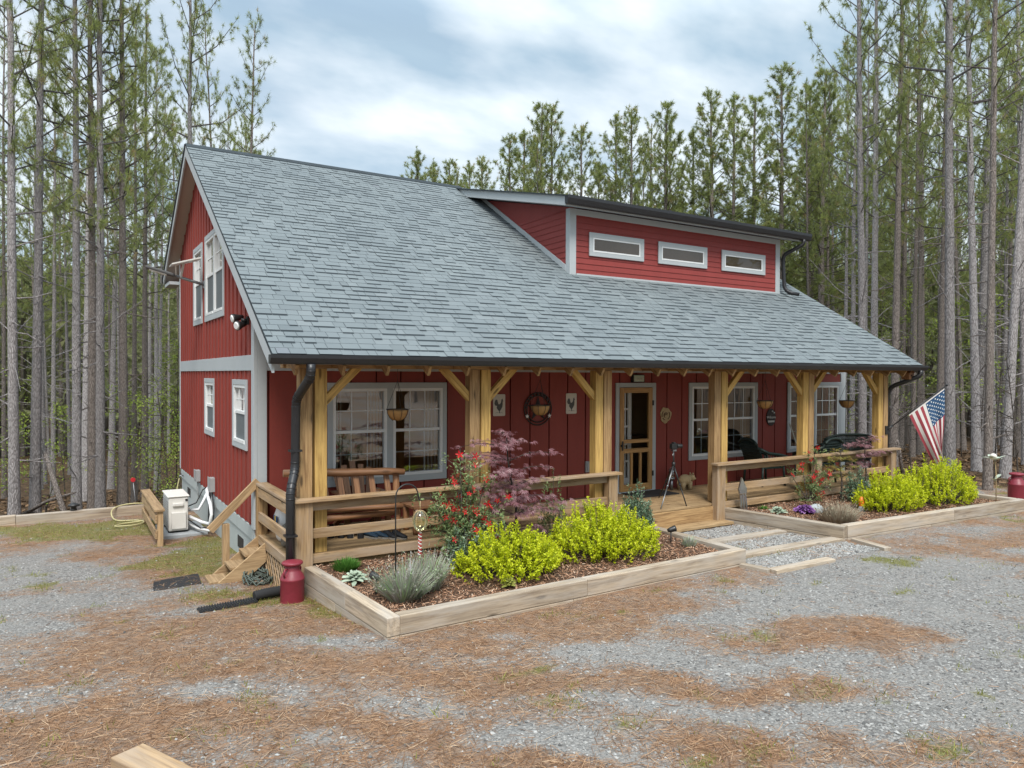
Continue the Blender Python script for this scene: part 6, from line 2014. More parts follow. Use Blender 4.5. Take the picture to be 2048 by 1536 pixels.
LAB = ['slim pine among the crowded trunks left of the house', 'pine crown showing over the roof behind the house', 'slim pine among the crowded trunks right of the house']
GRP = ['slim pines deep in the woods left of the house', 'pines rising behind the house roof', 'pines deep in the woods right of the house']
TREES = [
(-3.3,9.94,0,0.6,1.059,1.04,-0.003,-0.005,'thick grey pine at the left edge of the woods',-1),
(-2.92,10.41,2,0.6,1.118,4.33,-0.01,-0.017,'tall straight grey pine second from the left edge of the woods',-1),
(-2.67,21.3,9,0.61,1.0,3.99,-0.003,-0.005,'thin dark pine between the two leftmost thick pines and the twin pines',-1),
(-2.04,11.51,4,0.6,1.059,3.01,-0.003,-0.005,'medium grey pine just left of the twin pines',-1),
(-1.67,11.75,1,0.6,1.059,1.36,0.002,0.002,'slimmer trunk of the close pair of twin pines',-1),
(-1.52,10.72,0,0.6,1.118,4.98,-0.002,-0.002,'thicker trunk of the close pair of twin pines',-1),
(-0.96,11.43,3,0.6,1.059,5.07,-0.006,-0.01,'grey pine just right of the twin pines',-1),
(-0.34,16.34,10,0.6,0.941,3.22,0.0,0.0,'very thin pale pine between the twin pines and the gable wall',-1),
(0.15,18.39,1,0.6,1.0,3.17,-0.002,-0.004,'brown pine with dead branches behind the red reflector stake',-1),
(0.72,20.39,9,0.6,1.0,1.48,0.003,0.005,'thin brown pine nearest the gable wall',-1),
(1.05,14.31,2,0.6,1.059,0.02,0.002,0.002,'pine behind the roof peak with long boughs reaching into the sky',-1),
(17.37,1.89,0,0.6,1.118,2.33,0.007,0.012,'pale pine nearest the right roof corner',-1),
(19.53,2.91,4,0.6,1.059,3.68,0.004,0.007,'slimmer pale pine close beside the pine at the roof corner',-1),
(19.09,2.0,3,0.6,1.059,0.43,0.007,0.012,'pale pine above the flag pole bracket',-1),
(22.33,2.35,1,0.61,1.059,4.98,0.004,0.007,'grey pine just left of the thickest pine on the right',-1),
(17.44,-0.5,2,0.67,1.176,1.46,0.01,0.017,'thickest grey pine on the right,rising behind the flag',-1),
(19.64,-0.1,0,0.6,1.118,1.46,0.028,0.046,'leaning grey pine right of the flag',-1),
(18.67,-1.26,4,0.6,1.118,0.27,0.031,0.051,'leaning pale pine at the right edge of the woods',-1),
(15.58,-2.29,10,0.6,1.0,6.26,0.003,0.005,'slim pine standing behind the metal magnolia',-1),
(25.15,7.66,9,0.6,1.0,4.64,0.003,0.005,'thin pine above the right roof slope',-1),
(27.22,9.91,10,0.6,1.0,5.5,0.002,0.002,'thin pine behind the yellow-green sprig over the roof slope',-1),
(25.78,4.93,11,0.6,1.0,3.87,0.01,0.017,'thin pine between the flag bracket and the thick pines',-1),
(26.76,1.97,1,0.6,1.0,0.21,0.022,0.036,'brown pine behind the leaning pale pine at the right edge',-1),
(15.92,29.81,7,0.961,1.059,4.36,0,0,1,1),
(17.99,32.05,7,0.865,1.075,4.65,0,0,1,1),
(18.05,29.67,5,0.871,1.056,5.83,0,0,1,1),
(20.39,31.75,8,0.914,1.098,4.57,0,0,1,1),
(20.26,29.48,8,0.971,1.083,1.17,0,0,1,1),
(18.55,23.48,5,0.917,1.026,5.15,0,0,1,1),
(20.34,24.73,5,1.031,1.079,1.31,0,0,1,1),
(18.85,20.95,5,0.885,1.073,2.99,0,0,'dark pine with the highest crown in the group behind the dormer eave',-1),
(19.79,21.31,8,0.916,1.09,5.8,0,0,'dark pine touching the highest crown behind the dormer eave',-1),
(21.88,21.43,8,0.905,1.054,5.99,0,0,'bushy pine right of the highest crown behind the dormer',-1),
(23.33,21.71,8,0.818,0.947,3.04,0,0,1,1),
(22.19,18.89,7,0.833,1.034,0.59,0,0,1,1),
(21.62,16.9,8,0.806,1.007,0.44,0,0,'broad green pine above the left dormer window',-1),
(23.75,16.75,6,0.955,1.044,2.0,0,0,'pointed pine above the middle dormer window',-1),
(25.68,16.74,5,0.822,0.983,1.07,0,0,1,1),
(24.99,14.81,7,1.014,1.049,2.09,0,0,'pine with a rounded top above the right dormer window',-1),
(26.68,14.95,7,0.901,1.061,1.06,0,0,'pine with a yellow-green top above the dormer',-1),
(29.16,15.76,6,1.059,1.109,2.35,0,0,1,1),
(27.1,12.34,5,1.021,1.092,5.64,0,0,'broad tall pine above the right end of the dormer',-1),
(29.93,12.94,6,0.959,1.089,6.21,0,0,1,1),
(26.93,10.09,5,0.991,1.015,3.08,0,0,1,1),
(-5.78,37.94,2,0.643,1.089,4.66,-0.019,0.008,0,0),
(-4.2,22.04,11,0.54,1.083,0.44,-0.011,0.006,0,0),
(4.87,29.97,11,0.464,1.114,5.72,0.019,0.022,0,0),
(6.64,33.91,9,0.733,1.094,2.68,0.02,-0.018,0,0),
(5.24,38.03,9,0.573,0.955,2.4,0.02,0.025,0,0),
(1.02,22.86,9,0.585,0.945,1.62,0.016,-0.021,0,0),
(6.28,31.59,2,0.491,1.095,4.03,-0.01,0.008,0,0),
(-10.46,53.58,4,0.403,0.91,3.1,-0.017,-0.004,0,0),
(-6.47,32.06,10,0.434,0.926,3.79,-0.001,-0.034,0,0),
(3.0,37.0,0,0.476,0.896,3.56,0.013,-0.015,0,0),
(-7.17,53.35,10,0.562,1.109,1.94,0.019,0.005,0,0),
(-0.59,39.16,1,0.647,1.105,2.03,0.025,0.01,0,0),
(-5.32,42.52,9,0.478,1.029,1.26,-0.013,-0.012,0,0),
(4.81,33.02,11,0.701,1.036,3.9,0.001,-0.022,0,0),
(-1.22,37.52,10,0.413,0.974,0.26,0.029,0.005,0,0),
(-0.26,30.64,10,0.543,0.978,3.06,0.002,0.02,0,0),
(7.69,38.04,11,0.414,0.902,1.36,-0.019,0.02,0,0),
(0.82,36.51,10,0.656,1.028,5.76,-0.006,-0.014,0,0),
(0.37,34.53,0,0.49,1.076,4.5,0.012,0.039,0,0),
(-5.68,25.02,10,0.725,1.005,0.68,-0.001,-0.022,0,0),
(3.37,49.41,9,0.49,0.931,0.51,-0.011,-0.006,0,0),
(-1.68,18.48,2,0.78,1.105,4.32,-0.015,-0.001,0,0),
(-8.44,50.42,10,0.535,0.975,1.09,-0.012,-0.011,0,0),
(4.72,23.72,11,0.639,0.89,3.15,-0.001,-0.004,0,0),
(-6.7,48.9,9,0.398,0.884,2.33,0.013,-0.002,0,0),
(-5.15,18.47,10,0.59,1.017,2.53,0.012,0.004,0,0),
(-6.64,44.45,10,0.765,1.071,3.66,0.003,-0.003,0,0),
(2.95,19.08,11,0.491,1.058,3.81,0.034,0.013,0,0),
(-2.0,43.68,9,0.484,1.071,4.02,0.009,0.014,0,0),
(2.25,20.56,9,0.406,0.967,4.28,0.023,0.005,0,0),
(-8.23,48.49,9,0.529,0.907,4.57,-0.026,0.017,0,0),
(-9.29,45.22,3,0.615,1.077,3.98,-0.004,-0.027,0,0),
(-10.91,49.84,11,0.441,0.969,5.69,0.021,-0.029,0,0),
(7.17,42.48,1,0.736,1.008,5.88,-0.037,0.03,0,0),
(-11.78,54.61,10,0.473,0.965,4.7,0.019,0.003,0,0),
(-3.09,40.61,9,0.551,0.936,5.54,0.005,-0.032,0,0),
(-8.45,39.1,2,0.508,0.978,3.6,-0.019,-0.035,0,0),
(8.26,47.32,0,0.813,1.107,1.34,-0.002,-0.033,0,0),
(-5.99,56.04,11,0.501,0.92,4.72,-0.022,-0.027,0,0),
(-6.33,47.25,10,0.468,0.984,5.39,-0.006,0.001,0,0),
(2.43,25.94,11,0.647,0.961,6.24,-0.003,-0.032,0,0),
(-3.34,36.49,11,0.614,0.883,2.88,-0.011,0.036,0,0),
(5.18,35.04,11,0.637,1.013,0.83,0.044,0.008,0,0),
(-2.45,42.2,1,0.73,1.051,1.57,0.0,-0.019,0,0),
(4.85,44.02,3,0.663,1.101,4.68,-0.019,0.034,0,0),
(-7.15,33.75,4,0.461,1.059,3.23,-0.021,-0.019,0,0),
(8.1,45.11,0,0.468,1.005,4.37,0.004,0.005,0,0),
(-8.01,40.7,11,0.625,1.09,4.42,0.015,-0.0,0,0),
(2.85,15.13,10,0.601,0.916,3.23,-0.015,-0.017,0,0),
(-6.44,41.16,10,0.668,1.02,0.08,-0.007,0.01,0,0),
(1.3,29.49,0,0.529,0.953,0.99,0.001,0.003,0,0),
(-1.04,25.54,11,0.405,0.922,1.28,-0.028,0.019,0,0),
(-0.61,45.13,3,0.428,0.902,2.71,-0.014,-0.006,0,0),
(4.98,41.65,9,0.658,0.976,2.62,-0.016,-0.038,0,0),
(-10.12,47.38,10,0.551,0.977,4.89,0.028,0.007,0,0),
(-2.06,30.97,2,0.47,0.944,1.66,-0.016,0.017,0,0),
(-0.68,23.33,2,0.654,0.997,0.7,0.01,0.014,0,0),
(-2.56,45.25,9,0.612,0.937,0.67,0.011,-0.021,0,0),
(-7.76,56.67,3,0.453,1.09,2.73,-0.019,-0.02,0,0),
(-12.43,59.34,11,0.775,1.064,5.31,0.0,0.019,0,0),
(-8.41,55.26,2,0.496,0.969,0.92,0.03,-0.024,0,0),
(-3.12,27.53,4,0.733,1.03,4.81,0.014,0.056,0,0),
(-4.87,20.13,3,0.553,0.971,6.09,-0.007,-0.023,0,0),
(-3.19,25.64,0,0.6,0.915,2.97,0.005,0.008,0,0),
(6.0,39.71,10,0.688,0.951,0.03,-0.015,-0.005,0,0),
(-2.13,50.84,4,0.754,1.096,5.88,0.012,0.014,0,0),
(26.98,24.06,1,0.489,1.075,4.96,0.006,-0.001,1,1),
(27.95,33.41,7,0.531,0.892,5.32,-0.037,-0.013,1,1),
(15.41,39.19,6,0.488,0.967,2.49,-0.0,0.014,1,1),
(42.21,27.21,6,0.531,1.058,4.83,0.005,0.037,1,1),
(32.63,15.07,8,0.572,1.028,1.17,-0.012,-0.033,1,1),
(43.37,21.79,5,0.77,1.089,5.86,-0.041,-0.015,1,1),
(44.7,26.33,1,0.422,1.027,3.99,-0.004,0.01,1,1),
(11.8,41.66,8,0.383,0.89,5.42,-0.048,0.032,1,1),
(28.56,35.54,6,0.623,0.945,5.72,0.001,0.007,1,1),
(24.13,25.82,5,0.646,0.91,2.89,-0.026,-0.033,1,1),
(25.29,28.81,7,0.622,0.939,3.87,-0.007,-0.016,1,1),
(29.71,33.72,1,0.519,1.059,3.32,-0.026,-0.048,1,1),
(14.7,47.05,1,0.587,1.041,3.15,-0.013,-0.009,1,1),
(32.12,34.87,6,0.571,0.897,6.09,-0.025,-0.002,1,1),
(19.18,41.15,6,0.677,0.984,1.13,-0.022,0.017,1,1),
(26.11,19.2,6,0.651,1.045,4.18,-0.002,0.032,1,1),
(18.74,38.5,5,0.396,0.944,1.47,-0.022,-0.045,1,1),
(15.88,25.28,1,0.546,0.914,5.77,-0.01,0.022,1,1),
(46.79,24.23,8,0.567,0.917,6.05,-0.019,0.007,1,1),
(21.02,22.78,7,0.382,0.925,2.12,0.035,-0.008,1,1),
(30.86,23.2,8,0.396,0.947,3.62,0.004,-0.044,1,1),
(21.75,30.51,7,0.693,0.989,4.05,0.007,-0.02,1,1),
(17.46,33.63,1,0.756,1.052,5.61,-0.002,-0.021,1,1),
(44.8,28.12,1,0.716,1.072,2.8,0.001,-0.016,1,1),
(26.47,21.81,8,0.54,1.062,2.45,0.012,-0.017,1,1),
(11.54,38.87,6,0.665,0.929,3.33,0.009,0.027,1,1),
(31.66,38.08,1,0.705,0.998,5.95,0.024,0.014,1,1),
(43.82,24.23,6,0.458,0.927,4.59,0.003,0.012,1,1),
(20.24,17.51,5,0.35,0.791,5.19,-0.031,0.022,1,1),
(11.65,45.3,8,0.632,0.941,6.17,-0.006,0.003,1,1),
(20.14,39.56,5,0.647,0.887,1.98,-0.025,-0.009,1,1),
(35.48,29.11,7,0.742,1.096,1.99,-0.006,-0.014,1,1),
(8.02,30.07,5,0.33,0.745,2.44,-0.003,0.039,1,1),
(35.07,24.26,6,0.686,1.113,2.39,0.021,0.013,1,1),
(38.04,21.03,6,0.62,0.899,1.36,0.001,0.03,1,1),
(32.1,29.62,5,0.448,1.105,0.45,0.047,-0.006,1,1),
(25.49,31.68,6,0.744,1.033,5.43,0.01,-0.014,1,1),
(15.44,23.52,7,0.432,0.827,3.77,-0.028,0.029,1,1),
(12.13,47.82,7,0.638,1.035,4.06,-0.018,-0.01,1,1),
(12.32,31.88,5,0.336,0.815,2.66,-0.023,0.006,1,1),
(16.6,44.42,6,0.623,1.006,3.25,0.024,0.033,1,1),
(17.26,18.98,8,0.47,0.924,5.64,-0.009,0.005,1,1),
(16.07,27.81,7,0.495,0.965,1.1,-0.003,-0.018,1,1),
(25.74,35.26,1,0.65,1.046,1.53,0.01,0.025,1,1),
(39.13,24.33,7,0.631,0.901,5.4,0.012,-0.032,1,1),
(42.41,20.54,5,0.464,0.994,1.41,-0.01,0.026,1,1),
(13.75,21.74,7,0.49,0.811,0.0,0.029,0.004,1,1),
(16.5,42.34,6,0.489,1.017,6.12,-0.01,-0.019,1,1),
(15.53,40.75,5,0.397,0.93,3.85,0.018,-0.015,1,1),
(24.17,18.25,1,0.632,1.018,4.61,0.007,0.0,1,1),
(14.84,42.57,6,0.611,0.929,1.87,0.016,-0.018,1,1),
(11.1,22.72,8,0.493,0.699,4.06,-0.008,0.002,1,1),
(51.33,19.18,10,0.745,1.05,1.42,-0.004,-0.003,2,2),
(35.98,9.41,10,0.365,0.905,6.06,0.018,-0.001,2,2),
(25.54,-0.76,3,0.706,1.046,0.65,-0.012,0.018,2,2),
(35.94,13.35,3,0.586,1.054,3.2,-0.023,-0.028,2,2),
(37.78,8.1,0,0.673,0.92,1.79,-0.014,0.016,2,2),
(37.9,13.07,1,0.512,1.083,5.85,0.003,0.023,2,2),
(30.4,8.53,3,0.592,1.081,2.61,0.002,-0.021,2,2),
(46.17,17.94,4,0.539,1.012,1.0,-0.016,0.014,2,2),
(56.43,10.83,1,0.784,1.082,2.86,-0.018,0.006,2,2),
(67.02,12.71,9,0.655,1.072,4.04,-0.002,0.013,2,2),
(52.26,13.77,9,0.726,1.104,3.21,-0.017,-0.006,2,2),
(54.62,7.88,9,0.721,1.08,2.24,-0.017,-0.013,2,2),
(57.69,9.74,3,0.606,1.106,3.24,0.045,-0.002,2,2),
(62.49,14.16,3,0.458,0.929,1.55,0.009,-0.006,2,2),
(29.09,7.55,3,0.634,1.071,0.19,0.015,-0.018,2,2),
(53.89,10.05,1,0.54,0.979,1.44,-0.012,0.015,2,2),
(46.15,15.58,3,0.356,0.884,4.4,0.003,-0.012,2,2),
(39.63,8.38,3,0.674,1.056,2.0,0.008,-0.023,2,2),
(42.42,10.99,11,0.542,0.97,0.69,0.02,0.015,2,2),
(45.69,13.64,4,0.405,0.949,5.09,0.0,0.003,2,2),
(55.07,14.27,11,0.746,1.105,5.76,-0.018,0.012,2,2),
(36.52,3.38,4,0.598,1.028,1.56,-0.007,-0.005,2,2),
(29.99,2.72,11,0.523,0.981,3.22,0.014,-0.005,2,2),
(47.97,8.84,10,0.387,0.913,0.07,-0.055,0.024,2,2),
(29.45,5.11,1,0.471,1.102,0.01,-0.051,0.001,2,2),
(58.66,13.21,3,0.647,0.91,1.9,-0.004,-0.039,2,2),
(52.29,16.92,1,0.377,0.938,5.65,0.005,-0.015,2,2),
(48.3,15.14,10,0.667,0.933,2.13,0.023,-0.018,2,2),
(55.73,16.75,3,0.51,1.086,2.1,-0.004,0.007,2,2),
(46.43,21.94,11,0.727,1.098,2.87,0.001,0.017,2,2),
(49.97,22.5,9,0.575,1.112,5.41,-0.023,0.011,2,2),
(33.25,1.04,4,0.504,0.976,5.23,-0.005,0.008,2,2),
(21.87,4.72,9,0.541,0.888,5.58,-0.006,0.008,2,2),
(58.6,11.64,9,0.572,0.9,0.4,0.01,-0.007,2,2),
(49.69,7.18,3,0.502,0.896,5.77,0.027,0.011,2,2),
(41.51,7.03,4,0.435,1.0,1.26,-0.037,0.006,2,2),
(42.28,17.44,11,0.684,1.009,0.37,0.004,-0.001,2,2),
(37.42,18.3,10,0.809,1.109,3.85,0.017,0.03,2,2),
(51.27,10.59,10,0.606,1.06,3.98,-0.042,0.009,2,2),
(32.83,5.0,11,0.626,0.992,0.72,0.005,0.004,2,2),
(44.21,8.17,9,0.684,1.033,4.81,-0.006,0.006,2,2),
(34.39,2.8,3,0.705,0.963,3.64,0.017,-0.005,2,2),
(60.02,16.82,0,0.737,1.074,4.94,0.024,0.035,2,2),
(56.25,19.64,9,0.409,1.004,4.63,-0.001,0.005,2,2),
(37.96,5.95,3,0.485,1.051,2.79,-0.03,0.018,2,2),
(35.15,5.36,9,0.523,1.069,3.89,-0.018,0.018,2,2),
(64.24,14.69,11,0.669,1.11,4.52,-0.008,0.012,2,2),
(40.88,19.39,9,0.583,0.938,5.59,0.006,0.034,2,2),
(65.82,14.11,3,0.61,0.988,5.5,-0.017,0.009,2,2),
(52.94,22.27,4,0.509,1.021,0.94,0.023,-0.025,2,2),
(63.46,12.24,10,0.498,0.924,0.19,0.038,0.019,2,2),
(48.81,13.48,3,0.531,0.941,1.69,0.064,-0.016,2,2),
(57.69,18.3,11,0.611,0.96,5.96,0.017,-0.02,2,2),
(45.32,11.64,3,0.459,0.888,4.23,-0.003,0.031,2,2),
(40.77,17.85,9,0.727,1.116,4.97,-0.033,-0.005,2,2),
(54.54,19.75,10,0.424,1.02,2.12,0.008,0.014,2,2),
(33.27,12.25,3,0.756,1.056,6.08,-0.003,0.008,2,2),
(24.26,4.33,11,0.624,1.104,3.43,-0.008,0.008,2,2),
(47.67,18.61,1,0.687,0.934,5.85,0.001,-0.05,2,2),
(47.75,20.3,10,0.415,0.899,5.48,-0.007,0.019,2,2),
(26.64,7.17,11,0.554,0.931,3.26,0.03,-0.033,2,2),
(31.92,11.24,9,0.517,1.052,6.18,-0.007,0.029,2,2),
(42.96,13.27,9,0.448,0.912,0.85,0.002,0.018,2,2),
(56.13,12.96,4,0.6,0.909,6.28,0.017,-0.022,2,2),
(45.09,5.42,10,0.49,0.965,5.6,0.006,0.0,2,2),
(39.13,18.67,10,0.688,1.009,5.33,-0.012,-0.008,2,2),
(49.73,20.14,9,0.453,0.891,5.73,0.002,0.01,2,2),
(48.54,23.33,10,0.689,1.007,3.33,-0.013,-0.036,2,2),
(36.23,16.58,1,0.509,0.988,4.92,0.005,-0.022,2,2),
(39.9,13.35,9,0.708,1.049,6.07,-0.01,0.005,2,2),
(24.25,2.09,4,0.746,1.017,0.28,0.022,-0.007,2,2),
(48.13,7.14,0,0.464,0.947,6.1,-0.025,-0.01,2,2),
(37.74,16.17,3,0.443,0.906,2.71,0.003,-0.004,2,2),
(44.3,17.38,0,0.397,0.906,1.64,-0.037,0.004,2,2),
(49.92,16.86,11,0.526,1.095,0.52,-0.027,0.029,2,2),
(52.94,19.02,0,0.458,0.999,0.62,0.022,-0.014,2,2),
(61.83,11.82,3,0.406,0.899,0.2,0.019,0.011,2,2),
(35.92,6.71,9,0.396,0.931,6.24,-0.018,-0.041,2,2),
(38.11,10.65,0,0.582,0.991,2.29,-0.016,0.016,2,2),
(45.81,7.67,4,0.579,1.087,1.45,0.005,0.008,2,2),
(60.29,14.03,11,0.7,1.09,4.47,-0.013,0.003,2,2),
(40.28,5.38,9,0.508,1.064,1.08,0.004,0.023,2,2),
(31.52,2.2,9,0.729,1.081,4.64,-0.027,-0.023,2,2),
(42.38,4.19,10,0.703,1.097,5.96,0.017,-0.025,2,2),
(52.16,7.75,4,0.567,1.005,4.71,-0.011,-0.017,2,2),
(55.38,21.76,10,0.567,0.969,5.57,0.003,0.004,2,2),
(30.74,6.02,10,0.554,0.921,6.06,-0.0,-0.014,2,2),
(41.09,9.24,11,0.658,1.108,1.77,0.005,-0.015,2,2),
(34.63,15.02,10,0.655,1.076,3.58,0.017,-0.003,2,2),
(44.82,23.01,1,0.672,0.957,4.18,-0.024,-0.009,2,2),
(35.67,11.7,4,0.535,0.913,4.31,0.038,0.033,2,2),
(60.33,12.46,4,0.389,0.946,1.56,0.01,0.01,2,2),
(61.55,17.75,10,0.433,0.893,4.97,0.027,-0.016,2,2),
(31.38,14.14,11,0.501,1.056,0.76,0.035,-0.015,2,2),
(58.65,15.83,10,0.72,1.008,4.81,0.026,0.0,2,2),
(48.04,12.09,10,0.496,1.06,0.54,0.024,-0.029,2,2),
(42.79,14.81,9,0.728,1.095,1.13,-0.008,-0.018,2,2),
(49.61,9.74,10,0.713,0.985,4.39,-0.006,-0.005,2,2),
(56.27,15.21,0,0.366,0.884,5.06,-0.002,-0.03,2,2),
(23.12,0.15,9,0.705,1.11,1.05,-0.049,-0.023,2,2),
(39.66,15.3,10,0.6,1.066,1.51,-0.001,0.012,2,2),
(29.83,0.58,10,0.534,0.892,2.84,-0.0,0.004,2,2),
(46.15,19.83,3,0.388,0.908,2.54,-0.023,0.029,2,2),
(37.94,3.91,10,0.516,1.062,1.46,-0.011,-0.0,2,2),
(43.52,18.77,10,0.58,0.921,1.27,0.003,-0.02,2,2),
(23.33,7.95,10,0.469,0.873,4.85,-0.002,-0.019,2,2),
(27.75,3.2,9,0.663,0.997,3.13,0.025,-0.0,2,2),
(39.43,6.85,4,0.488,1.078,0.56,0.001,0.032,2,2),
(50.47,13.56,9,0.443,1.022,3.25,0.003,-0.028,2,2),
(23.58,6.32,0,0.537,0.951,3.17,0.006,-0.016,2,2),
(52.49,15.29,9,0.385,0.903,0.02,-0.004,-0.017,2,2),
(32.76,9.14,9,0.665,0.971,2.86,0.027,-0.007,2,2),
(53.92,11.84,9,0.386,0.934,1.7,-0.021,-0.025,2,2),
(27.41,5.67,3,0.408,0.929,1.2,-0.006,0.013,2,2),
(29.02,9.49,11,0.627,0.889,3.91,-0.008,0.005,2,2),
(51.59,20.99,0,0.696,1.087,1.27,-0.014,-0.005,2,2),
(55.56,18.27,3,0.73,1.061,0.41,-0.038,-0.014,2,2),
(29.51,11.15,9,0.663,1.032,4.42,0.015,-0.001,2,2),
(44.2,20.36,11,0.557,0.951,5.5,0.023,-0.014,2,2),
(40.29,10.83,0,0.534,0.989,4.06,0.022,0.018,2,2),
(30.97,4.31,0,0.545,0.947,1.5,0.005,-0.002,2,2),
(65.49,11.99,0,0.516,1.016,2.74,-0.049,-0.013,2,2),
(60.11,18.4,10,0.501,1.052,0.58,0.026,-0.038,2,2),
(56.24,8.53,9,0.524,1.116,4.75,-0.01,0.041,2,2),
(51.76,23.32,0,0.49,1.002,5.18,0.011,-0.028,2,2),
(43.85,6.48,3,0.628,0.917,2.84,-0.034,0.009,2,2),
]


for (x, y, p, sx, sz, rz, lx, ly, lab, grp) in TREES:
    plant(x, y, p, sx, sz, rz, lx, ly, LAB[lab] if isinstance(lab, int) else lab, GRP[grp] if grp >= 0 else None)
for root, tr, cr in PROTO:
    if root.name not in COL.objects:
        for o in (tr, cr): bpy.data.objects.remove(o)


# far mass of pines that closes the woods
def far_forest():
    r = np.random.default_rng(77); P = []; F = []; cv = []; mats = []
    TP = []; TF = []; Tn = 0; NP = []; NC = []
    for i in range(1100):
        az = r.uniform(-np.pi, np.pi) if i % 4 == 0 else R(31.7) + r.uniform(-R(44), R(44)); d = r.uniform(50, 120) if i % 4 else r.uniform(45, 110)
        x = CAM.x + d * np.sin(az); y = CAM.y + d * np.cos(az); z0 = Gz(x, y); h = r.uniform(12, 17)
        k = d * np.cos(az - R(31.67))
        if -np.pi / 4 < az - R(31.67) < np.pi / 4:
            px = 1024 + 1452 * np.tan(az - R(31.67))
            h = min(h, 2.3 + (749 - (390 if 480 < px < 1050 else 350 if 1050 < px < 1600 else 540)) / 1453 * k - z0 + r.uniform(-1, .6))
            if h < 5: continue
        rr = r.uniform(.12, .2)
        for j in range(5):
            a = 2 * np.pi * j / 5; TP.append((x + rr * np.cos(a), y + rr * np.sin(a), z0 - .5))
        for j in range(5):
            a = 2 * np.pi * j / 5; TP.append((x + .03 * np.cos(a), y + .03 * np.sin(a), z0 + h))
        b = len(TP) - 10
        for j in range(5): TF.append((b + j, b + (j + 1) % 5, b + 5 + (j + 1) % 5, b + 5 + j))
        m = 330; f = r.random(m) ** .8; zz = z0 + h * (.20 + .82 * f); q = 2.4 * (1 - f) ** .6 * np.sqrt(r.random(m)) + .1; aa = r.uniform(0, 6.283, m)
        C_ = np.column_stack([x + q * np.cos(aa), y + q * np.sin(aa), zz])
        D1 = r.normal(0, .28, (m, 3)); D2 = r.normal(0, .28, (m, 3))
        NP.append(np.stack([C_, C_ + D1, C_ + D2], 1).reshape(-1, 3)); NC.append(np.repeat(np.clip(r.normal(.5, .22, m), 0, 1), 3))
    o = bigmesh('far_pine_woods', np.array(TP), np.array(TF), M['bark_brown'], np.full(len(TP), .5), None, True)
    tag(o, 'dense mass of distant pines closing the woods', 'woods', kind='stuff')
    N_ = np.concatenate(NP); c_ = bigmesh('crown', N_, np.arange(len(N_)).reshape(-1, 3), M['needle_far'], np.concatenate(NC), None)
    c_.parent = o; c_['kind'] = 'stuff'


far_forest()


# ------------------------------------------------------------------ understory
def sapling(x, y, h, lab, seed, leaves=260, mat='sapling_leaf', lean=(0, 0), group=None, ls=.06, bare=False):
    r = random.Random(seed); z0 = Gz(x, y); t = thing('bare_sapling' if bare else 'leafy_sapling', (x, y, z0), lab, 'sapling', group)
    L = Leaves(); P = smooth([V(x, y, z0 - .05), V(x + lean[0] * .4, y + lean[1] * .4, z0 + h * .5), V(x + lean[0], y + lean[1], z0 + h)], 6)
    L.tw.tube(P, [.022 - .016 * i / len(P) for i in range(len(P))], 6)
    nb = 16
    for i in range(nb):
        f = .25 + .75 * i / nb; b = P[int(f * (len(P) - 1))]; a = r.uniform(0, 6.283); l = h * .32 * (1.15 - f) + .25
        e = b + V(math.cos(a) * l, math.sin(a) * l, r.uniform(.0, .5) * l); B = smooth([b, b.lerp(e, .5) + rv(r, .05), e], 4)
        L.tw.tube(B, [.010 - .007 * j / len(B) for j in range(len(B))], 4, False)
        if bare:
            for q in range(3):
                s = B[r.randrange(2, len(B))]; L.tw.tube([s, s + rv(r, .25) + V(0, 0, .15)], [.005, .002], 3, False)
            continue
        for j in range(leaves // nb):
            p = B[r.randrange(1, len(B))] + rv(r, .10); L.leaf(p, rv(r, 1).normalized(), (V(0, 0, 1) + rv(r, .45)).normalized(), ls * r.uniform(.7, 1.4), ls * .6, .5 + r.gauss(0, .22))
    if not bare: L.build('foliage', M[mat], t)
    L.tw.build('stem', M['twig'], t)


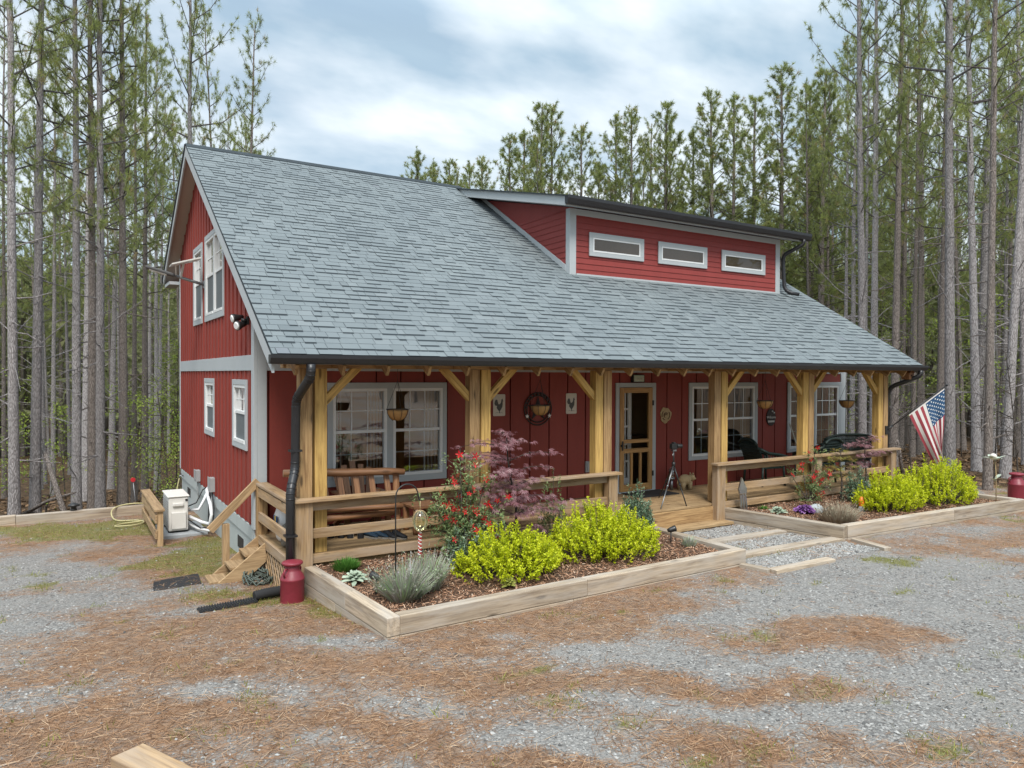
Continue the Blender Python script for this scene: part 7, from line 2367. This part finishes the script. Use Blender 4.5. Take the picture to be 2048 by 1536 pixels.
SAP = [
(-0.01, 9.67, 3.2, 'leafy light green sapling at the gable corner', 1, 1100, (-0.3, 0), False, 0.06),
(-0.17, 11.54, 2.2, 'leafy light green sapling behind the yellow hose', 2, 700, (0.2, 0.1), False, 0.06),
(-0.9, 15.51, 3.8, 'leafy light green sapling behind the twin pines', 3, 800, (0.3, 0.1), False, 0.07),
(-3.66, 13.69, 4.2, 'leafy light green sapling at the left picture edge of the woods', 4, 260, (0.3, 0.1), False, 0.07),
(-2.76, 10.78, 1.2, 'small pale sapling with a few leaves behind the timber border', 5, 70, (0.3, 0.1), False, 0.06),
(18.96, 4.44, 3.4, 'bright yellow-green sapling peeking over the right roof slope', 6, 260, (0.6, 0.1), False, 0.08),
(22.56, 4.57, 6.2, 'pale leafy sapling between the far post and the roof corner pine', 7, 600, (0.3, 0.1), False, 0.06),
(24.44, 1.05, 6.5, 'leafy green sapling among the trunks at the right edge', 8, 1100, (0.3, 0.1), False, 0.09),
(26.12, 3.54, 6.0, 'leafy green sapling deep behind the leaning pine', 9, 1000, (-0.3, 0.1), False, 0.09),
(-3.82, 18.49, 3.0, 'low leafy sapling deep behind the two leftmost thick pines', 21, 700, (0.3, 0.1), False, 0.08),
(-2.27, 19.88, 3.4, 'leafy sapling deep behind the medium grey pine', 22, 800, (-0.3, 0.1), False, 0.08),
(0.02, 19.64, 4.2, 'leafy sapling behind the brown pine and the red reflector', 23, 900, (0.2, 0.1), False, 0.08),
(1.11, 17.8, 5.5, 'tall leafy sapling rising beside the rear gable corner', 24, 1000, (0.1, 0.1), False, 0.08),
(27.26, 6.36, 7.0, 'tall leafy sapling behind the flag pole', 25, 900, (0.2, 0.1), False, 0.1),
(32.53, 4.29, 7.5, 'tall leafy sapling behind the far milk can brush', 26, 1000, (-0.2, 0.1), False, 0.1),
(17.3, -2.18, 3.2, 'bare brown brush behind the far milk can', 10, 0, (-0.5, 0.1), True, 0.06),
(17.88, -1.36, 2.6, 'bare brown brush between the flag and the metal magnolia', 11, 0, (0.5, 0.1), True, 0.06),
(16.09, -0.26, 2.0, 'bare grey sapling beside the far porch post', 12, 0, (-0.3, 0), True, 0.06),
(21.31, 0.64, 3.5, 'tall bare sapling behind the far spirea', 13, 0, (0.4, 0), True, 0.06),
]
for (x, y, h, lab, sd_, lv, ln, br, ls) in SAP: sapling(x, y, h, lab, sd_, lv, lean=ln, bare=br, ls=ls)
LOGS = [((-2.28, 8.68, -1.0), (-3.04, 12.12, 1.18), .07, "dead pole leaning against the pines behind the timber border"), ((-3.17, 10.4, -1.14), (-2.09, 9.16, -0.51), .05, "thin fallen pole lying before the left pines"), ((16.36, 0.13, -0.3), (16.25, 0.21, 0.62), .05, "pale broken stub of a trunk below the flag")]


for (a, b, r0, lab) in LOGS:
    t = thing('fallen_log', (a[0], a[1], a[2]), lab, 'fallen log')
    mb = MB(); mb.tube([V(*a), V(*a).lerp(V(*b), .5) + V(0, 0, .08), V(*b)], [r0, r0 * .8, r0 * .45], 8); mb.build('trunk', M['bark_brown'], t)

# ------------------------------------------------------------------ litter on the ground
r = np.random.default_rng(5)


def blocked(x, y):
    h = (x > -.02) & (x < 13.7) & (y > -1.72) & (y < 7.7)
    b1 = (x > .22 + (y + 1.9) * -.07) & (x < 5.56) & (y > -4.1) & (y < -1.5)
    b2 = (x > 7.55 + (y + 1.7) * -.2) & (x < 13.25) & (y > -4.07) & (y < -1.5)
    return h | b1 | b2


def ground_z(x, y):
    return G(x, y) + ((fbm(x, y, .8, 5, 3) - .44) * .05 + (fbm(x, y, 4.0, 8, 2) - .37) * .018)


def candidates(n, p=1.5):
    x = r.uniform(-7, 17, n); y = r.uniform(-10, 6, n)
    d = np.hypot(x - CAM.x, y - CAM.y); k = (r.random(n) < np.clip((4.2 / d) ** p, 0, 1)) & ~blocked(x, y)
    return x[k], y[k]


x, y = candidates(820000)
m = straw_mask(x, y); k = r.random(len(x)) < np.clip(m * .95 + .035, 0, 1); x, y = x[k], y[k]
chips('pine_straw', np.column_stack([x, y, ground_z(x, y) + r.uniform(.002, .014, len(x))]), r, (.06, .145), (.0020, .0042), M['straw'], 'brown pine straw scattered over the gravel drive', .10)


def stones(name, x, y, size, lab, zoff=0.0, level=False, cvm=(.5, .27)):
    n = len(x); s = r.uniform(*size, n) * np.where(r.random(n) < .03, 1.6, 1); z = (G(x, y) if level else ground_z(x, y)) + zoff
    base = np.array([(1, 0, 0), (-1, 0, 0), (0, 1, 0), (0, -1, 0), (0, 0, 1), (0, 0, -.4)], float)
    a = r.uniform(0, 6.283, n); ca, sa = np.cos(a), np.sin(a)
    B = np.repeat(base[None], n, 0) * (s[:, None, None] * r.uniform(.6, 1.3, (n, 1, 3)) * np.array([1, 1, .55])) + r.normal(0, .14, (n, 6, 3)) * s[:, None, None]
    X_ = B[..., 0] * ca[:, None] - B[..., 1] * sa[:, None]; Y_ = B[..., 0] * sa[:, None] + B[..., 1] * ca[:, None]
    P = np.stack([X_ + x[:, None], Y_ + y[:, None], B[..., 2] + z[:, None] + s[:, None] * .15], 2).reshape(-1, 3)
    f = np.array([(0, 2, 4), (2, 1, 4), (1, 3, 4), (3, 0, 4), (2, 0, 5), (1, 2, 5), (3, 1, 5), (0, 3, 5)])
    F = (f[None] + (np.arange(n) * 6)[:, None, None]).reshape(-1, 3)
    o = bigmesh(name, P, F, M['stone'], np.repeat(np.clip(r.normal(*cvm, n), 0, .93), 6))
    tag(o, lab, 'gravel', kind='stuff')


x, y = candidates(330000, 1.4)
m = straw_mask(x, y) + .6 * moss_mask(x, y); k = r.random(len(x)) < np.clip(1 - m * .93, 0.05, 1); x, y = x[k], y[k]
stones('drive_gravel', x, y, (.006, .017), 'loose grey gravel on the driveway')
x = r.uniform(5.55, 7.95, 15000); y = r.uniform(-4.4, -2.02, 15000)
k = (x < 7.64 - (y + 1.72) * .19) & ~((np.abs(y + 2.82) < .11) | (np.abs(y + 3.66) < .12)); x, y = x[k], y[k]
stones('path_gravel', x, y, (.010, .022), 'pale crushed stone between the path boards', .0, True, (.62, .25))
# moss and small grass
x, y = candidates(420000, 1.0)
m = moss_mask(x, y); k = r.random(len(x)) < m * .9; x, y = x[k], y[k]; n = len(x)
z = ground_z(x, y); h = r.uniform(.012, .05, n) * r.choice([1, 1, 1.6], n); a = r.uniform(0, 6.283, n); w_ = r.uniform(.003, .006, n)
b0 = np.column_stack([x - np.cos(a) * w_, y - np.sin(a) * w_, z]); b1 = np.column_stack([x + np.cos(a) * w_, y + np.sin(a) * w_, z])
tp = np.column_stack([x + r.normal(0, .4, n) * h, y + r.normal(0, .4, n) * h, z + h])
P = np.stack([b0, b1, tp], 1).reshape(-1, 3)
tag(bigmesh('mossy_grass', P, np.arange(n * 3).reshape(-1, 3), M['moss_green'], np.repeat(np.clip(r.normal(.45, .22, n), 0, 1), 3)), 'short mossy grass between the drive and the timber border', 'grass', kind='stuff')
# forest litter
xl = np.concatenate([r.uniform(-14, 1, 9000), r.uniform(14.5, 34, 16000)]); yl = np.concatenate([r.uniform(6.4, 22, 9000), r.uniform(-9, 18, 16000)])
k = ~((xl > 14) & (xl + .25 * yl < 15.2)); xl, yl = xl[k], yl[k]
chips('leaf_litter', np.column_stack([xl, yl, ground_z(xl, yl) + r.uniform(.01, .04, len(xl))]), r, (.08, .22), (.03, .07), M['leaf_litter'], 'brown leaf litter on the forest floor', .3)
